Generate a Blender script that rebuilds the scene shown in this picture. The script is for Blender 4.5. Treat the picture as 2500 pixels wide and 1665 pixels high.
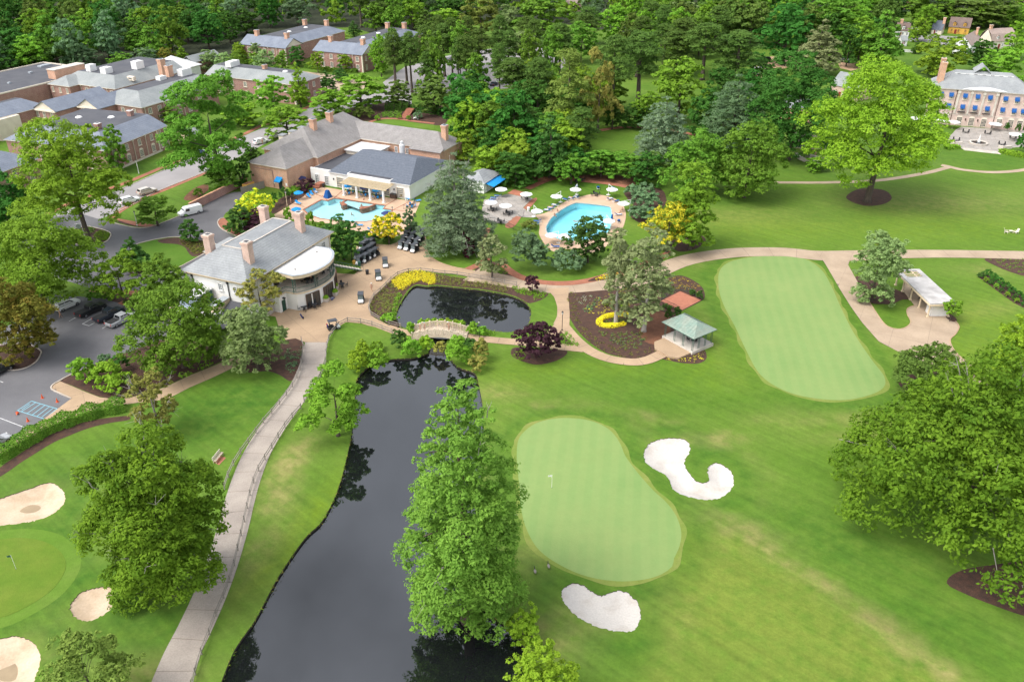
import bpy, bmesh, math, random, zlib
import numpy as np
from mathutils import Vector, Matrix, Euler, geometry

for _o in list(bpy.data.objects):
    bpy.data.objects.remove(_o)
SC = bpy.context.scene
COL = SC.collection
rad = math.radians
random.seed(7)
NR = np.random.default_rng(11)

# ------------------------------------------------------------------ camera
CAM_H, PITCH, FPX = 74.0, rad(29.5),2050.0      # metres, radians, focal length in pixels of the 2500 px wide photograph
cam_data = bpy.data.cameras.new('camera')
cam_data.sensor_width = 36.0
cam_data.lens = FPX / 2500.0 * 36.0
cam_data.clip_start, cam_data.clip_end = 0.5,9000.0
cam = bpy.data.objects.new('camera', cam_data)
COL.objects.link(cam)
cam.location = (0,0, CAM_H)
cam.rotation_euler = (math.pi / 2 - PITCH, 0,0)
SC.camera = cam

# ------------------------------------------------------------------ overcast sky, weak wide sun, exposure
SUN_EL, SUN_AZ = rad(55), rad(-115)               # light comes from the left of the photograph
world = bpy.data.worlds.new('World')
SC.world = world
world.use_nodes = True
wn, wl = world.node_tree.nodes, world.node_tree.links
wn.clear()
w_out = wn.new('ShaderNodeOutputWorld')
w_bg = wn.new('ShaderNodeBackground')
w_sky = wn.new('ShaderNodeTexSky')
w_sky.sky_type = 'NISHITA'
w_sky.sun_disc = False
w_sky.sun_elevation = SUN_EL
w_sky.sun_rotation = SUN_AZ
w_sky.air_density, w_sky.dust_density, w_sky.ozone_density = 1.0,3.0,1.0
w_hsv = wn.new('ShaderNodeHueSaturation')
w_hsv.inputs['Saturation'].default_value = 0.32    # cloud cover takes most of the blue out
w_co = wn.new('ShaderNodeTexCoord')
w_no = wn.new('ShaderNodeTexNoise')
w_no.inputs['Scale'].default_value = 3.0
w_no.inputs['Detail'].default_value = 6
w_ra = wn.new('ShaderNodeMapRange')
w_ra.inputs['From Min'].default_value, w_ra.inputs['From Max'].default_value = 0.32,0.68
w_ra.inputs['To Min'].default_value, w_ra.inputs['To Max'].default_value = 0.5,1.5
w_mu = wn.new('ShaderNodeMix')
w_mu.data_type = 'RGBA'
w_mu.blend_type = 'MULTIPLY'
w_mu.inputs[0].default_value = 1.0
wl.new(w_sky.outputs[0], w_hsv.inputs['Color'])
wl.new(w_co.outputs['Generated'], w_no.inputs['Vector'])
wl.new(w_no.outputs['Fac'], w_ra.inputs['Value'])
wl.new(w_hsv.outputs[0], w_mu.inputs[6])
wl.new(w_ra.outputs[0], w_mu.inputs[7])
wl.new(w_mu.outputs[2], w_bg.inputs['Color'])
w_bg.inputs['Strength'].default_value = 0.15
wl.new(w_bg.outputs[0], w_out.inputs[0])
sun_l = bpy.data.lights.new('sun','SUN')
sun_l.energy, sun_l.angle, sun_l.color = 0.62, rad(36),(1.0,0.965,0.9)
sun = bpy.data.objects.new('sun', sun_l)
COL.objects.link(sun)
sun.location = (0,0,120)
sun.rotation_euler = Vector((-math.sin(SUN_AZ) * math.cos(SUN_EL),-math.cos(SUN_AZ) * math.cos(SUN_EL),-math.sin(SUN_EL))).to_track_quat('-Z','Y').to_euler()
vs = SC.view_settings
vs.view_transform, vs.look, vs.gamma, vs.use_curve_mapping = 'Standard','None',1.0, False
vs.exposure = 1.26
SC.render.engine = 'CYCLES'
cy = SC.cycles
cy.use_denoising = True
cy.max_bounces, cy.diffuse_bounces, cy.glossy_bounces, cy.transmission_bounces, cy.transparent_max_bounces = 6,3,2,3,8
cy.caustics_reflective = cy.caustics_refractive = False

# ------------------------------------------------------------------ survey: points read off the photograph, turned into metres on the ground (or on a level z)
SHEET = {'D': (0,0,.9416),'a': (0,100,3.68),'b': (560,0,3.68),'c': (580,250,3.68),'d': (420,480,3.68),'e': (0,480,4.708),
         'f': (900,560,3.68),'g': (1100,380,3.68),'h': (1860,0,3.68),'i': (1300,600,3.68),'j': (1860,500,3.68),'k': (0,700,3.68),
         'l': (0,1100,3.68),'m': (640,860,3.68),'n': (900,1240,3.68),'o': (1200,960,3.68),'p': (1860,900,2.505),'q': (2270,140,9.8),
         'r': (280,280,14.256),'s': (590,380,13.065),'t': (430,500,5.6),'u': (640,660,10.454),'v': (2180,640,10.456),'w': (740,400,7.841),
         'x': (980,760,10.705),'y1': (1200,80,4.612),'y2': (1600,0,4.612),'y3': (900,0,4.71),'y4': (0,0,3.925),'y5': (2150,0,6.534),
         'y6': (2200,250,4.487),'y7': (1880,300,6.4),'y8': (400,1100,1.5867)}
CP, SP = math.cos(PITCH), math.sin(PITCH)
def P(sh, x, y, z=0.0):
    x0, y0, s = SHEET[sh]
    a, b = (x0 + x / s - 1250) / FPX, (832.5 - (y0 + y / s)) / FPX
    k = (CAM_H - z) / (SP - b * CP)
    return Vector((a * k, (CP + b * SP) * k, z))
def PL(sh, pts, z=0.0):
    return [P(sh, x, y, z) for x, y in pts]
def height_at(p, sh, y):
    """height of the point above ground point p that the photograph shows at row y"""
    x0, y0, s = SHEET[sh]
    b = (832.5 - (y0 + y / s)) / FPX
    return CAM_H + p.y * (b * CP - SP) / (CP + b * SP)
def metres(p, px, sh='D', z=0.0):
    """width in metres of px pixels (of that sheet) at point p"""
    return px / SHEET[sh][2] / FPX * (p.y * CP + (CAM_H - z) * SP)

# ------------------------------------------------------------------ objects
def tag(o, label=None, cat=None, group=None, kind=None):
    if label: o['label'] = label
    if cat: o['category'] = cat
    if group: o['group'] = group
    if kind: o['kind'] = kind
    return o
def empty(name, loc=(0,0,0), rz=0.0, label=None, cat=None, group=None):
    o = bpy.data.objects.new(name, None)
    COL.objects.link(o)
    o.empty_display_size = 0.3
    o.location = loc
    o.rotation_euler = (0,0, rz)
    return tag(o, label, cat, group)
def link(name, me, parent=None, loc=None, rz=0.0, scale=None):
    o = bpy.data.objects.new(name, me)
    COL.objects.link(o)
    if parent: o.parent = parent
    if loc is not None: o.location = loc
    if rz: o.rotation_euler = (0,0, rz)
    if scale is not None: o.scale = scale
    return o
def copy_tree(o, parent=None):
    c = o.copy()
    COL.objects.link(c)
    c.parent = parent
    for ch in list(o.children): copy_tree(ch, c)
    return c
class MB:
    """collects solids; build() links them as one mesh object"""
    def __init__(s): s.v, s.f, s.m = [],[],[]
    def add(s, vs_, fs, mi=0):
        n = len(s.v)
        s.v += [tuple(v) for v in vs_]
        s.f += [tuple(i + n for i in f) for f in fs]
        s.m += [mi] * len(fs)
        return s
    def box(s, c, d, rz=0.0, mi=0, M=None, taper=1.0):
        x, y, z = d[0] / 2, d[1] / 2, d[2] / 2
        vs_ = [Vector((a * x * (taper if e > 0 else 1), b * y * (taper if e > 0 else 1), e * z)) for e in (-1,1) for b in (-1,1) for a in (-1,1)]
        R = M if M is not None else Matrix.Rotation(rz, 3,'Z')
        c = Vector(c)
        return s.add([R @ v + c for v in vs_],[(0,2,3,1),(4,5,7,6),(0,1,5,4),(2,6,7,3),(0,4,6,2),(1,3,7,5)], mi)
    def bx(s, x0, x1, y0, y1, z0, z1, mi=0):
        return s.box(((x0 + x1) / 2,(y0 + y1) / 2,(z0 + z1) / 2),(x1 - x0, y1 - y0, z1 - z0),0, mi)
    def bar(s, p, q, w, h=None, mi=0):
        p, q = Vector(p), Vector(q)
        d = q - p
        L = d.length
        if L < 1e-6: return s
        M = d.to_track_quat('X','Z').to_matrix()
        return s.box((p + q) / 2,(L, w, h or w),0, mi, M)
    def tube(s, pts, r, n=8, mi=0, cap=True):
        pts = [Vector(p) for p in pts]
        rs = r if isinstance(r, (list, tuple)) else [r] * len(pts)
        rings = []
        for i, p in enumerate(pts):
            d = (pts[min(i + 1, len(pts) - 1)] - pts[max(i - 1,0)])
            M = d.to_track_quat('Z','Y').to_matrix()
            rings.append([p + M @ Vector((math.cos(2 * math.pi * k / n) * rs[i], math.sin(2 * math.pi * k / n) * rs[i],0)) for k in range(n)])
        vs_ = [v for ring in rings for v in ring]
        fs = [(i * n + k, i * n + (k + 1) % n, (i + 1) * n + (k + 1) % n, (i + 1) * n + k) for i in range(len(pts) - 1) for k in range(n)]
        if cap:
            fs += [tuple(range(n - 1,-1,-1)), tuple((len(pts) - 1) * n + k for k in range(n))]
        return s.add(vs_, fs, mi)
    def cyl(s, c, r, h, n=12, mi=0, r2=None):
        c = Vector(c)
        return s.tube([c, c + Vector((0,0, h))],[r, r if r2 is None else r2], n, mi)
    def lathe(s, prof, n=16, c=(0,0,0), mi=0):
        c = Vector(c)
        vs_ = [c + Vector((r * math.cos(2 * math.pi * k / n), r * math.sin(2 * math.pi * k / n), z)) for r, z in prof for k in range(n)]
        fs = [(i * n + k, i * n + (k + 1) % n, (i + 1) * n + (k + 1) % n, (i + 1) * n + k) for i in range(len(prof) - 1) for k in range(n)]
        fs += [tuple(range(n - 1,-1,-1)), tuple((len(prof) - 1) * n + k for k in range(n))]
        return s.add(vs_, fs, mi)
    def prism(s, poly, z0, z1, mi=0, mt=None):
        n = len(poly)
        vs_ = [(p[0], p[1], z0) for p in poly] + [(p[0], p[1], z1) for p in poly]
        s.add(vs_, [(i, (i + 1) % n, n + (i + 1) % n, n + i) for i in range(n)] + [tuple(range(n - 1,-1,-1))], mi)
        return s.add([vs_[n + i] for i in range(n)],[tuple(range(n))], mi if mt is None else mt)
    def face(s, pts, mi=0): return s.add(pts, [tuple(range(len(pts)))], mi)
    def slab(s, pts, t, mi=0):
        """a sheet through pts with thickness t straight down"""
        n = len(pts)
        lo = [Vector(p) - Vector((0,0, t)) for p in pts]
        return s.add([Vector(p) for p in pts] + lo, [tuple(range(n)), tuple(range(2 * n - 1, n - 1,-1))] + [(i, n + i, n + (i + 1) % n, (i + 1) % n) for i in range(n)], mi)
    def mesh(s, name, mats, smooth=False, fix=True):
        me = bpy.data.meshes.new(name)
        me.from_pydata(s.v, [], s.f)
        for m in (mats if isinstance(mats, (list, tuple)) else [mats]): me.materials.append(M_[m] if isinstance(m, str) else m)
        me.polygons.foreach_set('material_index', s.m)
        if fix:
            b = bmesh.new(); b.from_mesh(me)
            bmesh.ops.recalc_face_normals(b, faces=b.faces)
            b.to_mesh(me); b.free()
        if smooth: me.polygons.foreach_set('use_smooth',[True] * len(me.polygons))
        me.update()
        return me
    def build(s, name, mats, parent=None, smooth=False, loc=None, rz=0.0, fix=True):
        return link(name, s.mesh(name, mats, smooth, fix), parent, loc, rz)

def smooth_loop(pts, step=1.2, closed=True):
    pts = [Vector((p[0], p[1],0)) for p in pts]
    n, out = len(pts),[]
    for i in range(n if closed else n - 1):
        if closed: a, b, c, d = pts[i - 1], pts[i], pts[(i + 1) % n], pts[(i + 2) % n]
        else: a, b, c, d = pts[max(i - 1,0)], pts[i], pts[i + 1], pts[min(i + 2, n - 1)]
        k = max(2, min(24, int((c - b).length / step) + 1))
        for j in range(k):
            t = j / k
            out.append(0.5 * ((2 * b) + (c - a) * t + (2 * a - 5 * b + 4 * c - d) * t * t + (3 * b - a - 3 * c + d) * t ** 3))
    if not closed: out.append(pts[-1])
    return out
def inside(px, py, poly):
    px, py = np.asarray(px), np.asarray(py)
    r = np.zeros(px.shape, bool)
    x = np.array([p[0] for p in poly]); y = np.array([p[1] for p in poly])
    j = len(x) - 1
    for i in range(len(x)):
        c = ((y[i] > py) != (y[j] > py))
        with np.errstate(divide='ignore', invalid='ignore'):
            r ^= c & (px < (x[j] - x[i]) * (py - y[i]) / (y[j] - y[i] + 1e-12) + x[i])
        j = i
    return r
def edge_dist(px, py, poly):
    d = np.full(len(px),1e9)
    for i in range(len(poly)):
        a, b = poly[i - 1], poly[i]
        ex, ey = b[0] - a[0], b[1] - a[1]
        t = np.clip(((px - a[0]) * ex + (py - a[1]) * ey) / (ex * ex + ey * ey + 1e-9),0,1)
        d = np.minimum(d, np.hypot(px - a[0] - t * ex, py - a[1] - t * ey))
    return d
def offset_loop(pts, d):
    """move a loop outwards by d metres"""
    n = len(pts)
    area = sum(pts[i - 1][0] * pts[i][1] - pts[i][0] * pts[i - 1][1] for i in range(n))
    sg = 1 if area > 0 else -1
    out = []
    for i in range(n):
        t = Vector(pts[(i + 1) % n][:2]) - Vector(pts[i - 1][:2])
        t = t.normalized() if t.length > 1e-6 else Vector((1,0))
        out.append(Vector((pts[i][0] + t.y * sg * d, pts[i][1] - t.x * sg * d, 0)))
    return out
def cdt_mesh(outline, holes=(), grid=None):
    """triangles of a flat sheet with holes, optionally with interior points"""
    vs_, es = [],[]
    for loop in [outline] + list(holes):
        n0, n = len(vs_), len(loop)
        vs_ += [Vector((p[0], p[1])) for p in loop]
        es += [(n0 + i, n0 + (i + 1) % n) for i in range(n)]
    if grid is not None: vs_ += [Vector((x, y)) for x, y in grid]
    r = geometry.delaunay_2d_cdt(vs_, es, [],0,1e-5)
    ov, of = r[0], r[2]
    cx = np.array([sum(ov[i].x for i in f) / 3 for f in of]); cy_ = np.array([sum(ov[i].y for i in f) / 3 for f in of])
    keep = inside(cx, cy_, outline)
    for h in holes: keep &= ~inside(cx, cy_, h)
    return ov, [f for f, k in zip(of, keep) if k]
LEVEL = 0.012
def sheet(name, loop, mat_, lvl, holes=(), z=None, parent=None, kind='structure'):
    """a flat piece of the ground; lvl counts sheets above the turf"""
    z = lvl * LEVEL if z is None else z
    ov, of = cdt_mesh(loop, holes)
    used = sorted({i for f in of for i in f})
    ix = {u: i for i, u in enumerate(used)}
    mb = MB()
    mb.add([(ov[u].x, ov[u].y, z) for u in used],[tuple(ix[i] for i in f) for f in of])
    me = mb.mesh(name, mat_, fix=False)
    flip = bmesh.new(); flip.from_mesh(me)
    for f in flip.faces:
        if f.normal.z < 0: f.normal_flip()
    flip.to_mesh(me); flip.free()
    return tag(link(name, me, parent), kind=kind if parent is None else None)
def kerb(name, pts, w=0.22, h=0.13, mat_='kerb', z=0.0, closed=False, parent=None):
    pts = [Vector((p[0], p[1],0)) for p in pts]
    n = len(pts)
    L, R = [],[]
    for i in range(n):
        t = (pts[(i + 1) % n] - pts[i - 1]) if closed else (pts[min(i + 1, n - 1)] - pts[max(i - 1,0)])
        t.normalize()
        nn = Vector((-t.y, t.x, 0)) * w / 2
        L.append(pts[i] + nn); R.append(pts[i] - nn)
    mb = MB()
    up, dn = Vector((0,0, z + h)), Vector((0,0, z - .1))
    vs_ = []
    for l, r in zip(L, R): vs_ += [l + dn, l + up, r + up, r + dn]
    m = n if closed else n - 1
    fs = []
    for i in range(m):
        a, b = 4 * i, 4 * ((i + 1) % n)
        fs += [(a, b, b + 1, a + 1),(a + 1, b + 1, b + 2, a + 2),(a + 2, b + 2, b + 3, a + 3)]
    mb.add(vs_, fs)
    o = mb.build(name, mat_, parent)
    if parent is None: tag(o, kind='structure')
    return o
def ribbon_edges(pts, width, step=1.0):
    c = smooth_loop(pts, step, closed=False)
    ws = width if isinstance(width, (list, tuple)) else [width] * len(pts)
    cum = [0]
    for i in range(len(pts) - 1): cum.append(cum[-1] + (Vector(pts[i + 1][:2]) - Vector(pts[i][:2])).length)
    L, R, s_, acc = [],[],[],0
    for i, p in enumerate(c):
        if i: acc += (p - c[i - 1]).length
        w = float(np.interp(acc / 1.0, cum, ws)) / 2
        t = (c[min(i + 1, len(c) - 1)] - c[max(i - 1,0)]).normalized()
        nn = Vector((-t.y, t.x, 0))
        L.append(p + nn * w); R.append(p - nn * w); s_.append(acc)
    return L, R, s_
def path(name, pts, width, mat_, lvl, slab=None, joint='joint', step=1.0):
    """a strip of paving; with slab (metres) it is laid in slabs with open joints, each slab a part"""
    L, R, s_ = ribbon_edges(pts, width, step)
    base = sheet(name, L + R[::-1], joint if slab else mat_, lvl)
    if slab:
        cuts = np.arange(0, s_[-1], slab).tolist() + [s_[-1]]
        if len(cuts) > 2 and cuts[-1] - cuts[-2] < slab * .4: cuts.pop(-2)
        g = 0.035
        at = lambda side, d: Vector([float(np.interp(d, s_, [p[k] for p in side])) for k in range(3)])
        for a, b in zip(cuts[:-1], cuts[1:]):
            ds = [a + g] + [d for d in s_ if a + g < d < b - g] + [b - g]
            lo = [at(L, d) for d in ds]; hi = [at(R, d) for d in ds]
            sheet('slab', lo + hi[::-1], mat_, lvl + .6 + random.random() * .3, parent=base)
    return base

# ------------------------------------------------------------------ materials
M_ = {}
def nodes(name):
    m = bpy.data.materials.new(name)
    m.use_nodes = True
    M_[name] = m
    t = m.node_tree
    return m, t.nodes, t.links, t.nodes['Principled BSDF']
def noise_fac(N, L, scale, detail=4, co='Object', rough=.55, stretch=None):
    c = N.new('ShaderNodeTexCoord')
    n = N.new('ShaderNodeTexNoise')
    n.inputs['Scale'].default_value, n.inputs['Detail'].default_value, n.inputs['Roughness'].default_value = scale, detail, rough
    if stretch:
        mp = N.new('ShaderNodeMapping'); mp.inputs['Scale'].default_value = stretch[:3]
        if len(stretch) > 3:                       # turned streaks
            mp.vector_type = 'TEXTURE'; mp.inputs['Scale'].default_value = [1 / q for q in stretch[:3]]; mp.inputs['Rotation'].default_value = (0,0, stretch[3])
        L.new(c.outputs[co], mp.inputs['Vector']); L.new(mp.outputs[0], n.inputs['Vector'])
    else: L.new(c.outputs[co], n.inputs['Vector'])
    return n.outputs['Fac']
def rng(N, L, f, a, b, c=0.0, d=1.0):
    r = N.new('ShaderNodeMapRange')
    for k, v in zip(('From Min','From Max','To Min','To Max'),(a, b, c, d)): r.inputs[k].default_value = v
    L.new(f, r.inputs['Value'])
    return r.outputs[0]
def mixc(N, L, fac, a, b, mode='MIX'):
    x = N.new('ShaderNodeMix'); x.data_type = 'RGBA'; x.blend_type = mode
    for sock, v in ((x.inputs[0], fac),(x.inputs[6], a),(x.inputs[7], b)):
        if isinstance(v, (int, float)): sock.default_value = v
        elif isinstance(v, (tuple, list)): sock.default_value = (*v[:3],1)
        else: L.new(v, sock)
    return x.outputs[2]
def mat(name, c, rough=.7, c2=None, scale=1.5, lo=.35, hi=.65, metal=0.0, spec=.4, bump=0.0, bscale=20, grain=.12, gscale=14, stretch=None, coat=0.0):
    """a surface of one colour with worn variation towards c2 and fine grain"""
    m, N, L, b = nodes(name)
    c2 = c2 or tuple(x * .78 for x in c)
    col = mixc(N, L, rng(N, L, noise_fac(N, L, scale, 5, stretch=stretch), lo, hi), c, c2)
    if grain: col = mixc(N, L, 1.0, col, rng(N, L, noise_fac(N, L, gscale, 3),.25,.75,1 - grain, 1 + grain),'MULTIPLY')
    L.new(col, b.inputs['Base Color'])
    b.inputs['Roughness'].default_value, b.inputs['Metallic'].default_value = rough, metal
    b.inputs['Specular IOR Level'].default_value = spec
    if coat: b.inputs['Coat Weight'].default_value = coat
    if bump:
        bp = N.new('ShaderNodeBump'); bp.inputs['Strength'].default_value = bump; bp.inputs['Distance'].default_value = .05
        L.new(noise_fac(N, L, bscale, 4), bp.inputs['Height']); L.new(bp.outputs[0], b.inputs['Normal'])
    return m
def turf(name, cols, s1=.06, s2=.35, stripes=None, fine=.2, dry=None, fstretch=None, streak=None):
    """mown grass: cols = dark, mid, pale; stripes = (angle, metres, amount)"""
    m, N, L, b = nodes(name)
    a = mixc(N, L, rng(N, L, noise_fac(N, L, s1,5),.33,.67), cols[0], cols[2])
    c = mixc(N, L, rng(N, L, noise_fac(N, L, s2,6, stretch=fstretch),.3,.7), a, cols[1])
    if stripes:
        co = N.new('ShaderNodeTexCoord'); mp = N.new('ShaderNodeMapping'); mp.inputs['Rotation'].default_value = (0,0, stripes[0])
        L.new(co.outputs['Object'], mp.inputs['Vector'])
        wv = N.new('ShaderNodeTexWave'); wv.inputs['Scale'].default_value = 1 / stripes[1] * .314; wv.inputs['Distortion'].default_value = 1.2; wv.inputs['Detail'].default_value = 2; wv.inputs['Detail Scale'].default_value = .4
        L.new(mp.outputs[0], wv.inputs['Vector'])
        c = mixc(N, L, rng(N, L, wv.outputs['Fac'],.3,.7,0, stripes[2]), c, cols[2])
    if dry:
        for at_, colr, amt in dry:
            an = N.new('ShaderNodeAttribute'); an.attribute_name = at_
            mu = N.new('ShaderNodeMath'); mu.operation = 'MULTIPLY'; mu.use_clamp = True
            L.new(an.outputs['Fac'], mu.inputs[0]); L.new(rng(N, L, noise_fac(N, L, .5,6),.3,.62,.15, amt), mu.inputs[1])
            c = mixc(N, L, mu.outputs[0], c, colr)
    if streak: c = mixc(N, L, 1.0, c, rng(N, L, noise_fac(N, L, .8,4, stretch=streak),.3,.7,.88,1.12),'MULTIPLY')
    c = mixc(N, L, 1.0, c, rng(N, L, noise_fac(N, L, .9,6, rough=.7),.25,.75,1 - fine * .8,1 + fine * .8),'MULTIPLY')
    c = mixc(N, L, 1.0, c, rng(N, L, noise_fac(N, L, 3.0,5, rough=.8),.2,.8,1 - fine, 1 + fine),'MULTIPLY')
    L.new(c, b.inputs['Base Color'])
    b.inputs['Roughness'].default_value = .9
    b.inputs['Specular IOR Level'].default_value = .15
    bp = N.new('ShaderNodeBump'); bp.inputs['Strength'].default_value = .35; bp.inputs['Distance'].default_value = .08
    L.new(noise_fac(N, L, 6.0,4), bp.inputs['Height']); L.new(bp.outputs[0], b.inputs['Normal'])
    return m
def leaf(name, c, c2, trans=.3, rough=.55, spec=.25):
    """leaves: two natural leaf colours mixed leaf by leaf and branch by branch"""
    m, N, L, b = nodes(name)
    an = N.new('ShaderNodeAttribute'); an.attribute_name = 'tint'
    oi = N.new('ShaderNodeObjectInfo')
    col = mixc(N, L, an.outputs['Fac'], c, c2)
    hs = N.new('ShaderNodeHueSaturation')
    L.new(rng(N, L, oi.outputs['Random'],0,1,.485,.512), hs.inputs['Hue'])
    L.new(rng(N, L, oi.outputs['Random'],0,1,.84,1.16), hs.inputs['Value'])
    hs.inputs['Saturation'].default_value = .96
    L.new(col, hs.inputs['Color'])
    L.new(hs.outputs[0], b.inputs['Base Color'])
    b.inputs['Roughness'].default_value, b.inputs['Specular IOR Level'].default_value = rough, spec
    tr = N.new('ShaderNodeBsdfTranslucent'); L.new(hs.outputs[0], tr.inputs['Color'])
    mx = N.new('ShaderNodeMixShader'); mx.inputs[0].default_value = trans
    L.new(b.outputs[0], mx.inputs[1]); L.new(tr.outputs[0], mx.inputs[2])
    L.new(mx.outputs[0], N['Material Output'].inputs['Surface'])
    return m

GR = [(.062,.136,.013),(.094,.176,.018),(.134,.206,.031)]
turf('turf', GR, dry=(('fair',(.150,.200,.030),1.15),('dry',(.30,.25,.10),1.1),('lush_shade',(.035,.110,.010),.9),('lime',(.140,.220,.014),.9)), streak=(.06,1.5,1, rad(-42)))
turf('green_turf',[(.160,.262,.080),(.188,.285,.092),(.232,.302,.103)], s1=.07, s2=.22, stripes=(rad(8),2.2,.30), fine=.05)
turf('collar_turf',[(.11,.19,.026),(.16,.22,.04),(.25,.25,.075)], s1=.12, s2=.5, fine=.12)
turf('dark_green_turf',[(.115,.18,.018),(.095,.17,.016),(.15,.195,.03)], s1=.1, fine=.1)
turf('short_lawn',[(.06,.14,.012),(.075,.16,.016),(.11,.185,.026)], s1=.12, fine=.13)
turf('fresh_lawn',[(.08,.165,.014),(.10,.19,.02),(.14,.21,.036)], s1=.12, fine=.13)
mat('concrete_tan',(.440,.312,.196),.85,(.350,.245,.155), scale=.16, grain=.1, gscale=5, bump=.1)
mat('concrete_pink',(.430,.328,.232),.85,(.340,.256,.178), scale=.2, grain=.1, gscale=5, bump=.1)
mat('concrete_grey',(.375,.325,.275),.9,(.285,.245,.210), scale=.22, grain=.15, gscale=6, bump=.15)
mat('joint',(.22,.17,.13),.95)
mat('kerb',(.52,.45,.38),.85,(.4,.34,.28), scale=.6)
mat('asphalt',(.155,.152,.158),.85,(.105,.103,.108), scale=.09, grain=.14, gscale=7, bump=.15)
mat('street',(.31,.29,.285),.88,(.25,.235,.23), scale=.07, grain=.1, gscale=6)
mat('brick_paving',(.36,.145,.085),.9,(.27,.105,.065), scale=.8, grain=.22, gscale=9)
mat('brick_fresh',(.44,.175,.105),.9,(.37,.14,.085), scale=.8, grain=.15, gscale=9)
mat('litter',(.035,.045,.016),.98,(.022,.028,.012), scale=.6, grain=.4)
mat('mulch',(.088,.044,.028),.98,(.05,.028,.021), scale=1.1, grain=.4, gscale=10, bump=.6, bscale=12)
mat('pine_straw',(.20,.085,.045),.98,(.13,.058,.032), scale=.8, grain=.3, gscale=9, bump=.5, bscale=12)
mat('deck',(.554,.386,.260),.8,(.470,.323,.218), scale=.3, grain=.07, gscale=7)
mat('flagstone',(.38,.34,.30),.85,(.27,.25,.225), scale=.5, grain=.2, gscale=3)
mat('gravel_tan',(.50,.33,.20),.95,(.42,.27,.165), scale=.1, grain=.12, gscale=5)
mat('sand_white',(.52,.485,.44),.95,(.40,.345,.29), scale=.45, lo=.5, hi=.8, grain=.10, gscale=5, bump=.9, bscale=4)
mat('sand_tan',(.56,.44,.32),.95,(.44,.33,.22), scale=.4, grain=.1, gscale=4, bump=.4, bscale=5)
mat('bowl_shade',(.33,.25,.15),.7,(.27,.20,.12), scale=.6, grain=.08)  # darker sand colour, paints the shade in the tan bunker bowls
mat('soil',(.06,.05,.035),.95, grain=.4)
mat('paint_white',(.72,.72,.70),.7,(.5,.5,.49), scale=2)
mat('paint_blue',(.17,.47,.58),.7,(.22,.42,.48), scale=2)
mat('plaster_pool',(.66,.84,.86),.6,(.62,.81,.84), scale=.3, grain=.04)
mat('plaster_shelf',(.80,.83,.82),.6, grain=.03)
# ================================================================== ground
def water(name, deep, gloss, tint=None):
    m, N, L, b = nodes(name)
    N.remove(b)
    gl = N.new('ShaderNodeBsdfGlossy'); gl.inputs['Roughness'].default_value = .03 if tint is None else .06
    lw = N.new('ShaderNodeLayerWeight'); lw.inputs['Blend'].default_value = .12
    bp = N.new('ShaderNodeBump'); bp.inputs['Strength'].default_value = .04 if tint is None else .12; bp.inputs['Distance'].default_value = .05
    L.new(noise_fac(N, L, .5 if tint is None else 1.6,3), bp.inputs['Height']); L.new(bp.outputs[0], gl.inputs['Normal'])
    if tint is None:
        lo = N.new('ShaderNodeBsdfDiffuse'); lo.inputs['Color'].default_value = (*deep, 1)
    else:
        lo = N.new('ShaderNodeBsdfTransparent'); lo.inputs['Color'].default_value = (*tint, 1)
    mx = N.new('ShaderNodeMixShader')
    L.new(rng(N, L, lw.outputs['Fresnel'],0,1, gloss, 1.0), mx.inputs[0])
    L.new(lo.outputs[0], mx.inputs[1]); L.new(gl.outputs[0], mx.inputs[2])
    L.new(mx.outputs[0], N['Material Output'].inputs['Surface'])
water('pond_water',(.008,.009,.010),.16)
water('pool_water', None, .05,(.74,.95,.97))
water('deep_pool_water', None, .05,(.56,.89,.955))

big_pond = smooth_loop(PL('m',[(860,225),(1000,100),(1170,62),(1360,50),(1500,10),(1650,20),(1760,130),(1910,190),(1952,320)]) +
    PL('D',[(1112,960),(1108,1060),(1095,1180),(1078,1290),(1085,1370),(1130,1412)]) +
    PL('n',[(1240,1055),(1420,1265),(1500,1345),(1580,1560)]) + PL('D',[(1330,1680),(460,1680),(505,1575),(540,1492),(588,1422),(640,1325),(700,1238)]) +
    PL('m',[(500,1560),(560,1480),(640,1330),(710,1140),(760,940),(800,760),(822,560),(838,340)]),.8)
small_pond = smooth_loop(PL('f',[(250,740),(300,640),(368,545),(430,505),(520,515),(620,508),(800,525),(1000,545),(1150,570),(1250,590),(1340,620),(1410,660),
    (1455,720),(1457,790),(1432,860),(1380,900),(1280,922),(1150,918),(1040,895),(900,880),(750,905),(600,905),(450,890),(340,890),(280,860),(250,800)]),.7)
channel = PL('f',[(560,870),(760,870),(720,960),(690,1040),(700,1160),(520,1150),(560,1040),(580,960)])
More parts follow.
